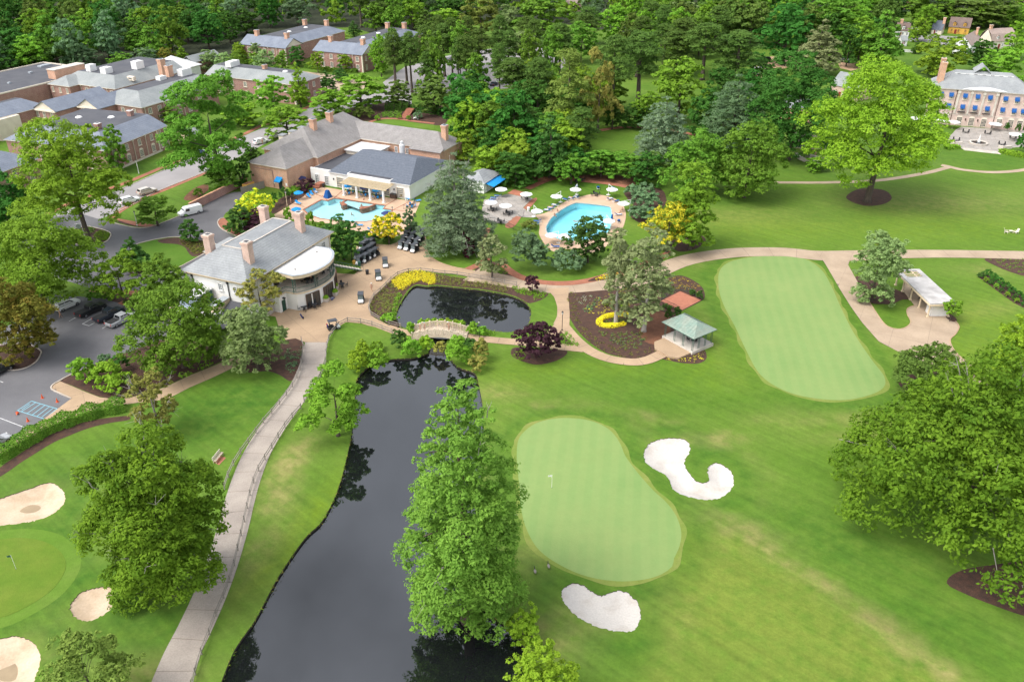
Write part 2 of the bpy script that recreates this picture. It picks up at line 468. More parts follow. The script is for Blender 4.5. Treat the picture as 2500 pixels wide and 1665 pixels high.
bunk = {
    'white_hook': (smooth_loop(PL('o',[(1370,560),(1375,510),(1420,450),(1500,415),(1600,400),(1700,405),(1760,430),(1783,480),(1775,540),(1740,590),(1735,640),(1760,690),(1800,740),
        (1830,780),(1880,800),(1940,797),(1955,760),(1940,700),(1955,655),(2010,622),(2080,645),(2140,690),(2175,750),(2175,820),(2140,880),(2070,930),(1980,955),(1880,950),
        (1780,930),(1680,895),(1620,850),(1605,800),(1570,740),(1500,700),(1420,655),(1380,610)]),.5),'sand_white'),
    'white_kidney': (smooth_loop(PL('n',[(1730,790),(1745,730),(1790,690),(1860,675),(1930,695),(1990,740),(2060,780),(2110,783),(2170,755),(2240,740),(2310,755),(2380,805),(2430,870),(2445,960),
        (2425,1040),(2380,1095),(2300,1110),(2200,1100),(2080,1075),(1950,1020),(1850,950),(1770,870)]),.5),'sand_white'),
    'tan_long': (smooth_loop(PL('l',[(0,430),(100,395),(250,345),(380,300),(470,290),(530,320),(575,370),(588,430),(570,480),(520,535),(450,580),(350,620),(230,645),(100,660),(0,670),(-150,665),(-200,560),(-130,470)]),.5),'sand_tan'),
    'tan_oval': (smooth_loop(PL('l',[(625,1430),(640,1370),(700,1290),(780,1250),(850,1235),(950,1220),(1040,1240),(1075,1290),(1065,1350),(1010,1410),(930,1470),(850,1515),(760,1530),(690,1505),(640,1460)]),.5),'sand_tan'),
    'tan_round': (smooth_loop(PL('D',[(0,1466),(40,1462),(75,1475),(92,1505),(85,1545),(60,1585),(0,1600),(-60,1585),(-80,1520),(-50,1475)]),.5),'sand_tan')}
pool_a = PL('c',[(590,965),(750,877),(812,885),(868,862),(935,868),(1215,910),(1240,915),(1335,927),(1310,955),(1400,968),(1345,1005),(1310,1030),(1240,1060),(1150,1073),(1050,1075),(960,1068),(860,1060),(740,1045),(640,1010)])
pool_b = smooth_loop(PL('g',[(855,660),(865,620),(900,565),(960,510),(1040,460),(1110,430),(1150,425),(1300,440),(1420,458),(1445,480),(1452,560),(1440,640),(1410,700),(1330,740),(1230,760),(1100,768),(980,755),(880,715)]),.8)
for k_, (lp_, mt_) in bunk.items():                                # ragged turf edge
    bunk[k_] = ([q + Vector((NR.uniform(-.11,.11), NR.uniform(-.11,.11),0)) for q in smooth_loop(lp_, .3)], mt_)
holes = [big_pond, small_pond, channel, pool_a, pool_b] + [b[0] for b in bunk.values()]

# the ground: one sheet to the horizon, cut open at ponds, pools and bunkers
gx, gy = np.meshgrid(np.arange(-150,151,2.0), np.arange(44,240,2.0))
gx, gy = (gx + NR.uniform(-.5,.5, gx.shape)).ravel(),(gy + NR.uniform(-.5,.5, gy.shape)).ravel()
ok = np.ones(len(gx), bool)
for h_ in holes: ok &= ~inside(gx, gy, h_)
for h_ in holes[:3]: ok &= edge_dist(gx, gy, h_) > .7
big = [Vector(p) for p in ((-4000,-600,0),(4000,-600,0),(4000,8000,0),(-4000,8000,0))]
vs0, es0 = [],[]
for lp in [big] + holes:
    n0 = len(vs0)
    vs0 += [Vector((p[0], p[1])) for p in lp]
    es0 += [(n0 + i, n0 + (i + 1) % len(lp)) for i in range(len(lp))]
vs0 += [Vector((x, y)) for x, y in zip(gx[ok], gy[ok])]
r_ = geometry.delaunay_2d_cdt(vs0, es0,[],0,1e-5)
ov, of = r_[0], r_[2]
cx = np.array([sum(ov[i].x for i in f) / 3 for f in of]); cyy = np.array([sum(ov[i].y for i in f) / 3 for f in of])
kp = np.ones(len(of), bool)
for h_ in holes: kp &= ~inside(cx, cyy, h_)
me = bpy.data.meshes.new('ground')
gv = [(v.x, v.y, 0) for v in ov]; gf = [f for f, k in zip(of, kp) if k]; gm = [0] * len(gf)
pond_all = []
def in_water(x, y, skip):
    return any(w is not skip and bool(inside([x],[y], w)[0]) for w in (big_pond, small_pond, channel))
for lp in (big_pond, small_pond, channel):                     # earth bank under the cut edge
    for i in range(len(lp)):
        a, b = lp[i - 1], lp[i]
        if in_water((a.x + b.x) / 2,(a.y + b.y) / 2, lp): continue
        n0 = len(gv)
        gv += [(a.x, a.y, 0),(b.x, b.y, 0),(b.x, b.y, -1.4),(a.x, a.y, -1.4)]
        gf.append((n0, n0 + 1, n0 + 2, n0 + 3)); gm.append(1)
me.from_pydata(gv, [], gf)
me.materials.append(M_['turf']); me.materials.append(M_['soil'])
me.polygons.foreach_set('material_index', gm)
X = np.array([v[0] for v in gv]); Y = np.array([v[1] for v in gv])
def blobs(items):
    r = np.zeros(len(X))
    for sh, x, y, rx, ry, rot, amt in items:
        c = P(sh, x, y)
        dx, dy = X - c.x, Y - c.y
        ca, sa = math.cos(rot), math.sin(rot)
        q = ((dx * ca + dy * sa) / rx) ** 2 + ((-dx * sa + dy * ca) / ry) ** 2
        r = np.maximum(r, amt * np.exp(-q * 1.2))
    return r
green_a = smooth_loop(PL('D',[(1655,622),(1682,601),(1740,590),(1800,587),(1855,598),(1890,623),(1912,660),(1932,705),(1962,765),(2002,825),(2032,865),(2030,892),(1990,911),(1930,920),(1850,912),(1790,892),(1745,858),(1715,805),(1690,752),(1663,700),(1652,660)]),1)
green_b = smooth_loop(PL('o',[(240,425),(300,340),(390,275),(500,240),(620,224),(740,226),(860,241),(960,272),(1050,322),(1110,382),(1160,462),(1200,560),(1270,660),(1360,770),(1460,880),(1560,970),(1640,1070),(1690,1180),(1705,1290),(1680,1400),(1640,1480)]) +
    PL('D',[(1545,1302),(1520,1320),(1480,1332),(1420,1336),(1350,1325),(1290,1300),(1240,1265),(1212,1220),(1198,1170),(1193,1110),(1188,1055)]),1)
green_c = smooth_loop(PL('D',[(0,1240),(60,1237),(110,1248),(145,1275),(150,1310),(120,1355),(60,1395),(0,1420),(-90,1430),(-170,1400),(-190,1330),(-120,1265)]),1)
fairway = smooth_loop(PL('D',[(1560,1310),(1590,1240),(1650,1215),(1715,1228),(1780,1270),(1870,1330),(1960,1385),(2040,1440),(2130,1515),(2260,1640),(1440,1660),(1470,1560),(1510,1480),(1500,1410),(1520,1350)]),1.2)
fd = edge_dist(X, Y, fairway) * np.where(inside(X, Y, fairway),1,-1)
dryline = [('D', x, y, 5.5,.75, rad(-42),.95) for x, y in ((1700,1222),(1740,1246),(1800,1283),(1870,1328),(1950,1380),(2030,1435),(2110,1500),(2160,1540))]
attrs = {'fair': np.clip(.5 + fd / 4.0,0,1),'dry': blobs(dryline + [('D',670,1060,2.2,6,-.25,1.0),('D',640,1140,2.4,4,-.2,.8),('D',1640,1010,5,1.5,0,.9),('D',1480,955,3,1,0,.5),('D',1240,937,3,.8,.1,.8),('D',1340,935,2,.6,.2,.5),
    ('D',2270,715,12,3,.4,.35),('D',1700,1210,6,1.6,-.5,.8),('D',2030,1000,12,2,.1,.45),('D',1950,960,16,2,.1,.35),('D',1270,1440,5,3,.5,.55),('D',1300,1470,6,2,.4,.5),('D',600,1290,3,10,-.2,.5),
    ('D',1150,900,5,3,0,.5),('D',1800,960,8,1.6,0,.4),('D',2280,620,8,3,0,.3),('D',1230,1250,3,7,0,.5),('D',340,1545,6,3,0,.6),('D',1700,500,30,8,0,.35),('D',2150,470,30,10,0,.35),('D',110,1120,8,3,.3,.25)]),
    'lush_shade': blobs([('D',470,960,9,10,.3,.9),('D',560,920,10,8,.5,1.0),('D',330,1440,9,6,0,.8),('D',60,1150,10,5,.3,.6),('D',250,1060,10,5,.3,.6),('D',1480,870,16,4,0,.6),('D',1650,920,22,5,0,.7),  # lush grass, and shade under the big oak painted into the turf colour
    ('D',2050,1130,14,12,.4,.7),('D',1950,1250,16,8,-.5,.7),('D',2150,1430,14,6,-.5,.6),('D',1600,1180,8,4,-.5,.5),('D',520,1440,3,14,-.2,.3),('D',1500,350,14,16,0,.6),('D',1350,425,14,6,0,.7),('D',2290,370,22,8,0,.6),
    ('D',1600,460,20,6,0,.6),('D',1900,500,14,4,0,.5),('D',1100,560,8,6,0,.7),('D',330,380,16,8,.4,.7),('D',1630,1540,12,5,-.5,.3),('D',1400,1520,6,4,-.5,.4)]),
    'lime': blobs([('D',720,1180,2.2,10,-.3,1.0),('D',650,1280,2.0,10,-.45,.9),('D',800,900,1.6,5,0,.8),('D',1350,850,26,4,0,.5),('D',2270,830,14,16,.3,.7),('D',2240,740,14,12,.3,.6),('D',1620,850,12,12,.4,.5),('D',1180,860,6,6,0,.5),('D',2020,1080,8,10,0,.6),('D',1750,520,40,10,0,.55),('D',2150,520,40,12,0,.6),('D',1500,1200,6,6,0,.3)])}
for g_ in (green_a, green_b, green_c) + tuple(q[0] for q in bunk.values()):      # longer, wetter grass and worn spots round greens and bunkers
    d_ = edge_dist(X, Y, g_)
    attrs['lush_shade'] = np.maximum(attrs['lush_shade'],.75 * np.exp(-((d_ - 2.2) / 1.3) ** 2))
    attrs['dry'] = np.maximum(attrs['dry'],.30 * np.exp(-((d_ - 4.6) / 1.4) ** 2) * (.5 + .5 * np.sin(X * .35) * np.cos(Y * .3)))
for k_, v_ in attrs.items():
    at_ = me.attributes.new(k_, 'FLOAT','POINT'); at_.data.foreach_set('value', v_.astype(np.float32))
b = bmesh.new(); b.from_mesh(me)
for f in b.faces:
    if abs(f.normal.z) > .5 and f.normal.z < 0: f.normal_flip()
b.to_mesh(me); b.free()
tag(link('ground', me), kind='structure')

sheet('pond', offset_loop(big_pond, .3),'pond_water',0, z=-.32)
sheet('garden_pond', offset_loop(small_pond, .3),'pond_water',0, z=-.315)
sheet('pond_channel', offset_loop(channel, .3),'pond_water',0, z=-.31)

def bunker(name, loop, mt):
    x = np.array([p.x for p in loop]); y = np.array([p.y for p in loop])
    qx, qy = np.meshgrid(np.arange(x.min(), x.max(),.45), np.arange(y.min(), y.max(),.45))
    qx, qy = (qx + NR.uniform(-.1,.1, qx.shape)).ravel(),(qy + NR.uniform(-.1,.1, qy.shape)).ravel()
    k = inside(qx, qy, loop); qx, qy = qx[k], qy[k]
    k = edge_dist(qx, qy, loop) > .25; qx, qy = qx[k], qy[k]
    ov, of = cdt_mesh(loop, (), list(zip(qx, qy)))
    d = edge_dist(np.array([v.x for v in ov]), np.array([v.y for v in ov]), loop)
    z = -.14 - .62 * np.clip(d / 2.6,0,1) ** 1.0 * (1.5 - .5 * np.clip(d / 3.0,0,1)) / 1.0
    z = np.where(d < .05,-.10, z)
    mb = MB()
    mb.add([(v.x, v.y, zz) for v, zz in zip(ov, z)], of)
    n = len(loop)
    mb.add([(p.x, p.y, .0) for p in loop] + [(p.x, p.y, -.12) for p in loop],[(i, (i + 1) % n, n + (i + 1) % n, n + i) for i in range(n)],1)
    o = mb.build(name, [mt, 'soil'], smooth=False)
    for f in o.data.polygons:
        if f.material_index == 0: f.use_smooth = True
    tag(o, kind='structure')
for nm, (lp, mt) in bunk.items():
    bunker('sand_bunker', lp, mt)
for pts in ([(175,540),(230,500),(290,483),(350,490),(365,515),(320,545),(240,558)],[(770,1440),(800,1390),(870,1355),(950,1345),(980,1370),(930,1430),(850,1470),(790,1475)]): sheet('bowl_shade', smooth_loop(PL('l', pts, -.7),.5),'bowl_shade',0, z=-.752)  # flat dark sheets stand in for shade at the bottom of the bowls
sheet('bowl_shade', smooth_loop(PL('D',[(20,1530),(50,1520),(62,1540),(40,1565),(0,1570),(-10,1545)],-.7),.5),'bowl_shade',0, z=-.752)

# ------------------------------------------------------------------ greens and fairway
sheet('green_surround', offset_loop(green_c, 1.7),'fresh_lawn',1)
for g_, mt in ((green_a, 'green_turf'),(green_b, 'green_turf'),(green_c, 'dark_green_turf')):
    if g_ is not green_c: sheet('collar',[q + Vector((.22 * math.sin(k_ * .9),.25 * math.sin(k_ * .53),0)) for k_, q in enumerate(offset_loop(g_, .6))],'collar_turf',2)
    sheet('putting_green', g_, mt, 3)

# ------------------------------------------------------------------ cart paths and plaza
path('cart_path', PL('D',[(728,782),(722,815),(712,848),(695,885),(665,930),(627,982),(592,1040),(567,1100),(549,1160),(535,1215),(512,1290),(484,1365),(450,1440),(420,1500),(392,1568),(365,1640)]),4.0,'concrete_grey',2, slab=4.2)
plaza = PL('d',[(1190,1310),(1110,1275),(1020,1290),(960,1180),(930,1080),(700,1050),(820,700),(1200,400),(1420,470),(1480,690),(1640,700),(1700,640),(1640,560),(1660,440),(1760,415),(1860,430),(1960,435),(2030,410),(2070,360),(2090,330),(2280,330),(2285,440),(2300,500)]) + \
    PL('f',[(525,200),(560,250),(640,300),(760,340),(880,360),(960,373),(960,440),(780,405),(630,395),(480,370),(330,378),(230,430),(180,480),(110,545),(40,610),(5,690),(20,770),(60,800),(160,850),(290,890),(345,905),(390,960),(200,935),(60,880),(-30,860)]) + \
    PL('d',[(1800,1172),(1700,1140),(1560,1130),(1460,1190),(1410,1250),(1385,1310)])
pz = sheet('plaza', plaza, 'joint',3)
# plaza laid in large slabs: cut the outline along two directions of joints
def slabs_in(loop, ang, size, mt, z, parent, gap=.03):
    b = bmesh.new()
    ov, of = cdt_mesh(loop)
    bv = [b.verts.new((v.x, v.y, z)) for v in ov]
    for f in of: b.faces.new([bv[i] for i in f])
    bmesh.ops.dissolve_limit(b, angle_limit=.01, verts=b.verts, edges=b.edges)
    xs = [p.x for p in loop]; ys = [p.y for p in loop]
    c = Vector(((min(xs) + max(xs)) / 2,(min(ys) + max(ys)) / 2,0))
    ext = max(max(xs) - min(xs), max(ys) - min(ys))
    for a in (ang, ang + math.pi / 2):
        n = Vector((math.cos(a), math.sin(a),0))
        for k in range(-int(ext / size), int(ext / size) + 1):
            bmesh.ops.bisect_plane(b, geom=b.verts[:] + b.edges[:] + b.faces[:], plane_co=c + n * k * size, plane_no=n)
            bmesh.ops.split_edges(b, edges=[e for e in b.edges if len(e.link_faces) == 2 and all(abs((v.co - c).dot(n) - k * size) < 1e-4 for v in e.verts)])
    bmesh.ops.dissolve_limit(b, angle_limit=.01, verts=b.verts, edges=b.edges)
    for f in b.faces:
        pts = [v.co.copy() for v in f.verts]
        if f.calc_area() < .25: continue
        ctr = f.calc_center_median()
        zz = z + random.random() * .004
        q = [Vector((p.x + (ctr.x - p.x) / max((ctr - p).length, .1) * gap, p.y + (ctr.y - p.y) / max((ctr - p).length, .1) * gap, zz)) for p in pts]
        mb = MB(); mb.face(q)
        o = mb.build('slab', mt, parent, fix=False)
        if o.data.polygons[0].normal.z < 0: o.data.flip_normals()
    b.free()
slabs_in(plaza, rad(38),6.5,'concrete_tan', LEVEL * 3.7, pz)
path('cart_path', PL('f',[(930,400),(1100,440),(1250,468),(1400,495),(1560,515),(1700,522),(1830,520),(2000,508),(2220,488),(2420,455)]) + PL('D',[(1500,630),(1560,604),(1620,590),(1700,581),(1800,580),(1880,588),(1960,588),(2050,585),(2150,584),(2250,585),(2380,588),(2560,592)]),
     [7.5,5.5,5,5,5.5,5.5,5.2,5,5,4.8,4.8,4.8,4.8,4.8,4.8,5.2,5.5,4.6,4.2,4.2,4.6,5],'concrete_pink',4, slab=5.5)
sp_ = PL('j',[(480,420),(560,520),(620,620),(700,760),(800,920),(900,1060),(1050,1230),(1280,1350),(1500,1430),(1700,1520),(1900,1640),(2060,1640),(1950,1490),(1850,1420),(1760,1350),(1705,1275),(1692,1210),(1740,1160),(1770,1100),(1740,1050),(1660,1000),(1500,780),(1300,640),(1270,780),
    (1370,908),(1310,935),(1308,985),(1338,1050),(1310,1095),(1240,1118),(1150,1105),(1080,1050),(960,870),(840,660),(775,545),(790,500),(870,470),(900,420)])
shp = sheet('shelter_path', sp_, 'joint',5)
slabs_in(sp_, rad(62),6.0,'concrete_pink', LEVEL * 5.7, shp)
path('garden_path', PL('f',[(1700,530),(1730,610),(1748,700),(1748,790),(1730,860)]),[4.5,2.8,2.3,2.4,3.0],'concrete_tan',6, slab=3.2)
path('garden_path', PL('f',[(1735,850),(1775,900),(1850,985),(1950,1070),(2060,1130),(2180,1170),(2300,1190)]) + PL('i',[(820,1042),(930,1048),(1040,1028),(1140,985),(1210,950)]),2.3,'concrete_tan',7, slab=3.0)
path('garden_path', PL('f',[(880,965),(1000,983),(1150,1000),(1330,1015),(1500,1030),(1700,1055),(1930,1078)]),2.2,'concrete_tan',6, slab=3.0)
path('garden_path', PL('f',[(1740,840),(1690,890),(1650,940),(1600,1030)]),2.0,'concrete_tan',5.5, slab=3.0)
path('brick_walk', PL('f',[(1190,310),(1260,370),(1350,425),(1450,458),(1560,478),(1700,488),(1850,482),(2000,458),(2100,432),(2230,395)]) + PL('D',[(1440,628),(1500,600),(1545,580)]),2.0,'brick_paving',6.5)
path('brick_walk', PL('f',[(880,365),(960,330),(1040,290),(1060,230),(1020,150),(1030,60),(1075,-10)]),1.8,'brick_paving',3)
path('brick_walk', PL('g',[(690,300),(800,250),(900,215),(1010,200),(1150,225),(1350,245),(1500,265),(1600,285)]),2.0,'brick_paving',3)
path('brick_walk', PL('D',[(1380,300),(1440,293),(1530,298),(1640,320)]),2.2,'brick_paving',2)
path('brick_walk', PL('D',[(1780,420),(1900,420),(2020,415),(2120,400),(2180,385)]) , 1.8,'concrete_pink',2)
path('brick_walk', PL('y6',[(440,690),(520,705),(640,735),(800,755),(1000,768),(1200,760),(1346,742),(1500,720)]),1.9,'concrete_pink',2.5)
sheet('brick_terrace', PL('i',[(1150,500),(1325,412),(1515,490),(1330,588)]),'brick_fresh',4)
sheet('brick_pad', PL('y8',[(195,47),(222,20),(241,28),(214,56)]),'brick_paving',2)
sheet('brick_terrace', PL('g',[(510,340),(570,305),(680,335),(640,370)]),'brick_fresh',3)

# sidewalk beside the car park
walk = PL('k',[(460,918),(480,880),(540,850),(640,890),(780,950),(900,995),(1020,1008),(1160,1000),(1480,905),(1700,800),(1900,720),(2030,665),(2300,560),(2400,600),(2110,722),(1900,822),(1700,908),(1500,1012),(1250,1040),(1000,1080),(740,1150),(600,1190),(450,1260),(300,1340),(150,1420),(0,1520),(-200,1640),(-200,1590),(0,1478),(190,1338),(250,1280),(390,1190),(520,1095),(640,1005),(550,965)])
wk = sheet('sidewalk', walk, 'joint',2)
slabs_in(walk, rad(30),3.6,'concrete_tan', LEVEL * 2.7, wk)

# ------------------------------------------------------------------ car park, drive, streets
lot = PL('k',[(-300,1640),(0,1478),(190,1338),(390,1190),(520,1095),(640,1005),(550,965),(460,918),(490,870),(620,800),(800,720),(1100,600),(1400,520),(1640,330),(1500,200),(1250,190),(950,110),(720,90),(450,60),(200,300),(-300,500)])
sheet('car_park', lot, 'asphalt',1)
drive = PL('e',[(350,330),(480,290),(650,230),(900,190),(1200,280),(1400,330),(1560,358),(1720,352),(1900,290),(2060,225),(2330,120)]) + PL('d',[(330,30),(560,-40),(660,-40),(600,70),(480,150),(440,220),(430,290),(560,360),(640,420),(400,640),(130,660)]) + \
    PL('e',[(2100,1000),(1780,1020),(1650,1085),(1450,1085),(1250,1072),(1060,1058),(900,1010),(700,950),(400,800),(250,500)])
sheet('drive', drive, 'asphalt',1.5)
street = PL('a',[(480,1568),(1080,1335),(1300,1240),(1700,1060),(2160,870),(2355,785)]) + PL('b',[(370,1150),(640,1010),(900,880),(1150,850),(1400,800),(1600,740),(1620,690)]) + \
    PL('b',[(1640,960),(1400,940),(1150,960),(900,1010),(700,1080),(480,1190),(330,1290)]) + PL('a',[(2220,1010),(1870,1170),(1420,1350),(1270,1430),(1000,1560),(800,1640),(400,1700)])
sheet('street', street, 'street',1)
sheet('street', PL('D',[(880,190),(930,155),(1000,135),(1080,118),(1180,108),(1300,112),(1300,150),(1250,195),(1150,205),(1020,215),(900,215)]),'street',.5)
sheet('drive', PL('b',[(640,640),(1050,690),(1290,720),(1120,880),(900,950),(700,900),(560,860),(540,760)]),'concrete_pink',.7)
path('brick_walk', PL('a',[(420,1560),(700,1430),(1080,1295),(1300,1205),(1500,1120),(1735,1022)]),1.7,'brick_paving',2)
path('brick_walk', PL('a',[(1000,1590),(1110,1510),(1300,1410),(1500,1330),(1680,1255),(1860,1180)]),1.6,'brick_paving',2)
path('brick_walk', PL('a',[(2050,900),(2170,850),(2355,760)]) + PL('b',[(330,1120),(520,1060),(690,970),(760,930),(640,900),(560,890)]),1.7,'brick_paving',2)
path('brick_walk', PL('e',[(1050,1070),(1250,1095),(1450,1105),(1600,1100)]),1.6,'brick_paving',2.5)
path('brick_walk', PL('e',[(1560,1100),(1500,1180),(1380,1240)]),1.6,'brick_paving',3)
sheet('brick_apron', smooth_loop(PL('e',[(1320,250),(1560,290),(1800,335),(1700,352),(1540,330),(1360,275)]),1),'brick_paving',2.5)
sheet('brick_island', smooth_loop(PL('d',[(412,235),(430,205),(470,195),(520,250),(600,320),(640,350),(580,355),(500,320),(440,285)]),.8),'brick_paving',3)
kerb('kerb', smooth_loop(PL('d',[(470,192),(428,204),(410,238),(438,287),(500,322),(580,358)]),.6, closed=False))
isl = smooth_loop(PL('e',[(830,395),(900,360),(1000,345),(1090,360),(1190,385),(1265,420),(1270,460),(1220,520),(1100,555),(960,568),(860,540),(820,470)]),.6)
sheet('planting_island', isl, 'mulch',2.5); kerb('kerb', isl, closed=True)
lawn_isl = smooth_loop(PL('e',[(1560,560),(1640,530),(1830,488),(2050,468),(2354,512),(2500,570),(2354,655),(2090,800),(1950,850),(1750,900),(1600,900),(1500,850),(1430,780),(1460,660)]),.8)
sheet('lawn_island', lawn_isl, 'short_lawn',2.5); kerb('kerb', lawn_isl, closed=True)
sheet('flower_bed', smooth_loop(PL('e',[(1815,505),(1950,478),(2080,475),(2300,500),(2400,560),(2340,660),(2220,690),(2160,640),(2130,590),(2060,555),(1960,545),(1850,535)]),.6),'mulch',3.2)
sheet('tree_bed', smooth_loop(PL('e',[(1470,800),(1560,780),(1640,850),(1580,900),(1480,880)]),.6),'mulch',3.2)
isl2 = smooth_loop(PL('k',[(-120,560),(60,520),(250,520),(360,570),(365,610),(320,680),(220,735),(90,752),(-80,720)]),.6)
sheet('planting_island', isl2,'mulch',2.5); kerb('kerb', isl2, closed=True)
kerb('kerb', smooth_loop(PL('k',[(640,1005),(550,965),(462,920),(480,878),(540,845),(620,800),(800,722)]),.6, closed=False))
kerb('kerb', smooth_loop(PL('a',[(1080,1335),(1300,1240),(1700,1060)]),2, closed=False))
kerb('kerb', smooth_loop(PL('a',[(1870,1172),(1420,1352),(1272,1432),(1010,1562)]),2, closed=False))
kerb('kerb', smooth_loop(PL('e',[(1230,285),(1400,330),(1560,360),(1720,354),(1900,292),(2060,227)]),1, closed=False))
kerb('kerb', smooth_loop(PL('f',[(515,150),(525,200),(560,250),(640,300),(760,340),(880,361)]),.8, closed=False), mat_='concrete_tan')
kerb('kerb', smooth_loop(PL('j',[(960,870),(1080,1050),(1150,1105),(1240,1120),(1310,1095),(1338,1050),(1308,985),(1310,935),(1370,908)]),.8, closed=False), mat_='concrete_tan')
kerb('kerb', smooth_loop(PL('j',[(1740,1050),(1770,1100),(1740,1160),(1692,1210),(1705,1275),(1760,1350),(1850,1420),(1950,1490)]),.8, closed=False), mat_='concrete_tan')
sheet('parking_court', PL('y2',[(1110,760),(1170,670),(1300,640),(1650,640),(1620,700),(1330,830),(1200,880),(1060,850)]),'gravel_tan',1)
sheet('parking_court', PL('y2',[(2060,720),(2080,690),(2306,700),(2400,760),(2200,800),(2080,770)]),'gravel_tan',1)
sheet('lane', PL('y5',[(440,600),(800,560),(1320,600),(1340,650),(1080,690),(1040,730),(640,660),(450,640)]),'street',1)
path('brick_walk', PL('y5',[(1265,690),(1250,780),(1230,860)]),3,'brick_paving',2)

# painted lines
def stripe(parent, sh, a, b, w=.11, mt='paint_white', lvl=2.4):
    p, q = P(sh, *a), P(sh, *b)
    t = (q - p).normalized(); n = Vector((-t.y, t.x, 0)) * w / 2
    return sheet('painted_line',[p + n, q + n, q - n, p - n], mt, lvl, parent=parent)
cp = bpy.data.objects['car_park']
for a, b in (((740,335),(800,352)),((740,335),(850,275)),((800,352),(850,325)),((918,378),(950,358)),((620,312),(690,272)),((0,850),(28,860)),((0,1180),(260,1280)),((0,1355),(95,1385))): stripe(cp, 'k', a, b)
for a, b in (((157,1113),(283,1028)),((283,1028),(525,1100)),((157,1113),(400,1188)),((195,1105),(268,1055)),((195,1120),(320,1042)),((245,1138),(362,1055)),((290,1152),(405,1065)),((332,1165),(445,1078)),((375,1172),(482,1088)),((440,1155),(510,1098))): stripe(cp, 'k', a, b, .13,'paint_blue')

# ------------------------------------------------------------------ planting beds
def bed(sh, pts, mt='mulch', lvl=2, step=.8, name='flower_bed'): return sheet(name, smooth_loop(PL(sh, pts), step), mt, lvl)
c_bed = PL('f',[(1795,578),(1772,640),(1785,740),(1840,855),(1910,945),(2010,1035),(2140,1112),(2280,1150)]) + PL('i',[(820,1018),(920,1020),(1040,992),(1150,935),(1250,850),(1300,640),(1340,590),(1520,495),(1548,440),(1520,370),(1440,310),(1340,270),(1240,280),(1150,330),(900,375),(760,388),(560,405),(330,425)])
sheet('flower_bed', smooth_loop(c_bed, .8),'mulch',3)
sheet('straw_bed', smooth_loop(PL('i',[(960,760),(985,640),(1090,580),(1180,600),(1230,650),(1230,800),(1130,880),(1050,880),(980,830)]),.8),'pine_straw',3.5)
bed('i',[(1160,1015),(1230,985),(1400,960),(1530,930),(1565,985),(1550,1030),(1480,1060),(1350,1055),(1240,1035)])
bed('f',[(1280,1090),(1320,1060),(1500,1075),(1720,1085),(1785,1095),(1760,1140),(1660,1190),(1510,1216),(1380,1185),(1290,1140)])
bed('f',[(1690,930),(1760,870),(1800,910),(1900,1050),(1800,1045),(1710,1030),(1640,960)], lvl=4)
bed('f',[(0,690),(40,610),(110,545),(180,480),(235,430),(330,385),(480,378),(640,408),(780,430),(920,450),(1060,470),(1190,492),(1330,515),(1420,520),(1560,548),(1615,580),(1560,630),(1450,665),(1400,648),(1340,612),(1250,582),(1150,562),(1000,537),(800,518),(620,500),(520,506),(430,496),(362,538),(292,635),(240,740),(240,800),(280,875),(200,860),(60,795),(15,765)], lvl=2)
bed('f',[(950,372),(1040,310),(1180,300),(1350,430),(1200,413),(1050,393)], lvl=2)
bed('f',[(1970,470),(2050,430),(2230,400),(2240,440),(2100,460)], lvl=7.5)
bed('f',[(842,200),(890,185),(940,200),(935,230),(890,240),(850,228)], lvl=1)
bed('D',[(1945,455),(1975,435),(2030,437),(2050,455),(2030,470),(1985,473)], lvl=1)
bed('j',[(845,680),(900,650),(1270,790),(1340,850),(1260,855),(1180,890),(1100,895),(960,870)], lvl=5.5)
bed('j',[(2000,488),(2200,490),(2400,495),(2400,640),(2250,610),(2100,550)], lvl=4)
bed('j',[(1940,640),(1990,620),(2080,660),(2200,720),(2300,790),(2400,880),(2400,940),(2280,890),(2150,800),(2040,720)], lvl=1)
bed('j',[(1650,1005),(1700,990),(1750,1030),(1740,1055),(1690,1045)], lvl=6.6)
bed('j',[(1240,1560),(1500,1500),(1800,1540),(1850,1640),(1500,1700),(1280,1660)], lvl=1)
bed('p',[(1130,1310),(1200,1240),(1400,1200),(1700,1180),(1900,1300),(1900,1560),(1640,1520),(1400,1440),(1230,1370)], lvl=1)
bed('k',[(540,848),(625,800),(800,722),(1120,600),(1450,480),(1700,480),(2020,620),(1900,712),(1700,795),(1480,895),(1160,995),(1020,1003),(900,990),(780,945),(640,885)], lvl=1.6)
bed('k',[(0,1625),(150,1520),(300,1420),(450,1330),(600,1265),(760,1215),(950,1180),(1150,1160),(1160,1195),(980,1225),(800,1270),(640,1330),(480,1400),(330,1490),(180,1585),(60,1670),(-100,1760)], lvl=1)
bed('d',[(600,1545),(700,1470),(900,1380),(1020,1290),(1110,1275),(1175,1310),(1190,1370),(1185,1440),(1140,1540),(1100,1620),(1060,1660),(960,1600),(850,1568),(700,1580)], lvl=1.5)
bed('e',[(1180,1140),(1290,1100),(1440,1150),(1500,1190),(1380,1220),(1250,1190)], lvl=2)
bed('e',[(1260,270),(1400,310),(1560,345),(1690,350),(1560,320),(1400,280),(1320,258)], lvl=2.2)
bed('a',[(1650,1420),(1740,1330),(1850,1290),(1870,1340),(1740,1430)],'pine_straw', lvl=2)
bed('b',[(900,1040),(1200,950),(1500,920),(1650,940),(1930,960),(1930,1120),(1650,1100),(1450,1060),(1300,1090),(1100,1080)], lvl=1.5)
path('brick_walk', PL('b',[(1220,1120),(1300,1085),(1400,1068),(1520,1072),(1650,1090),(1840,1112)]),1.6,'brick_paving',2.2)
path('brick_walk', PL('b',[(1545,1070),(1580,1040),(1630,990)]),2.0,'brick_paving',2.6)
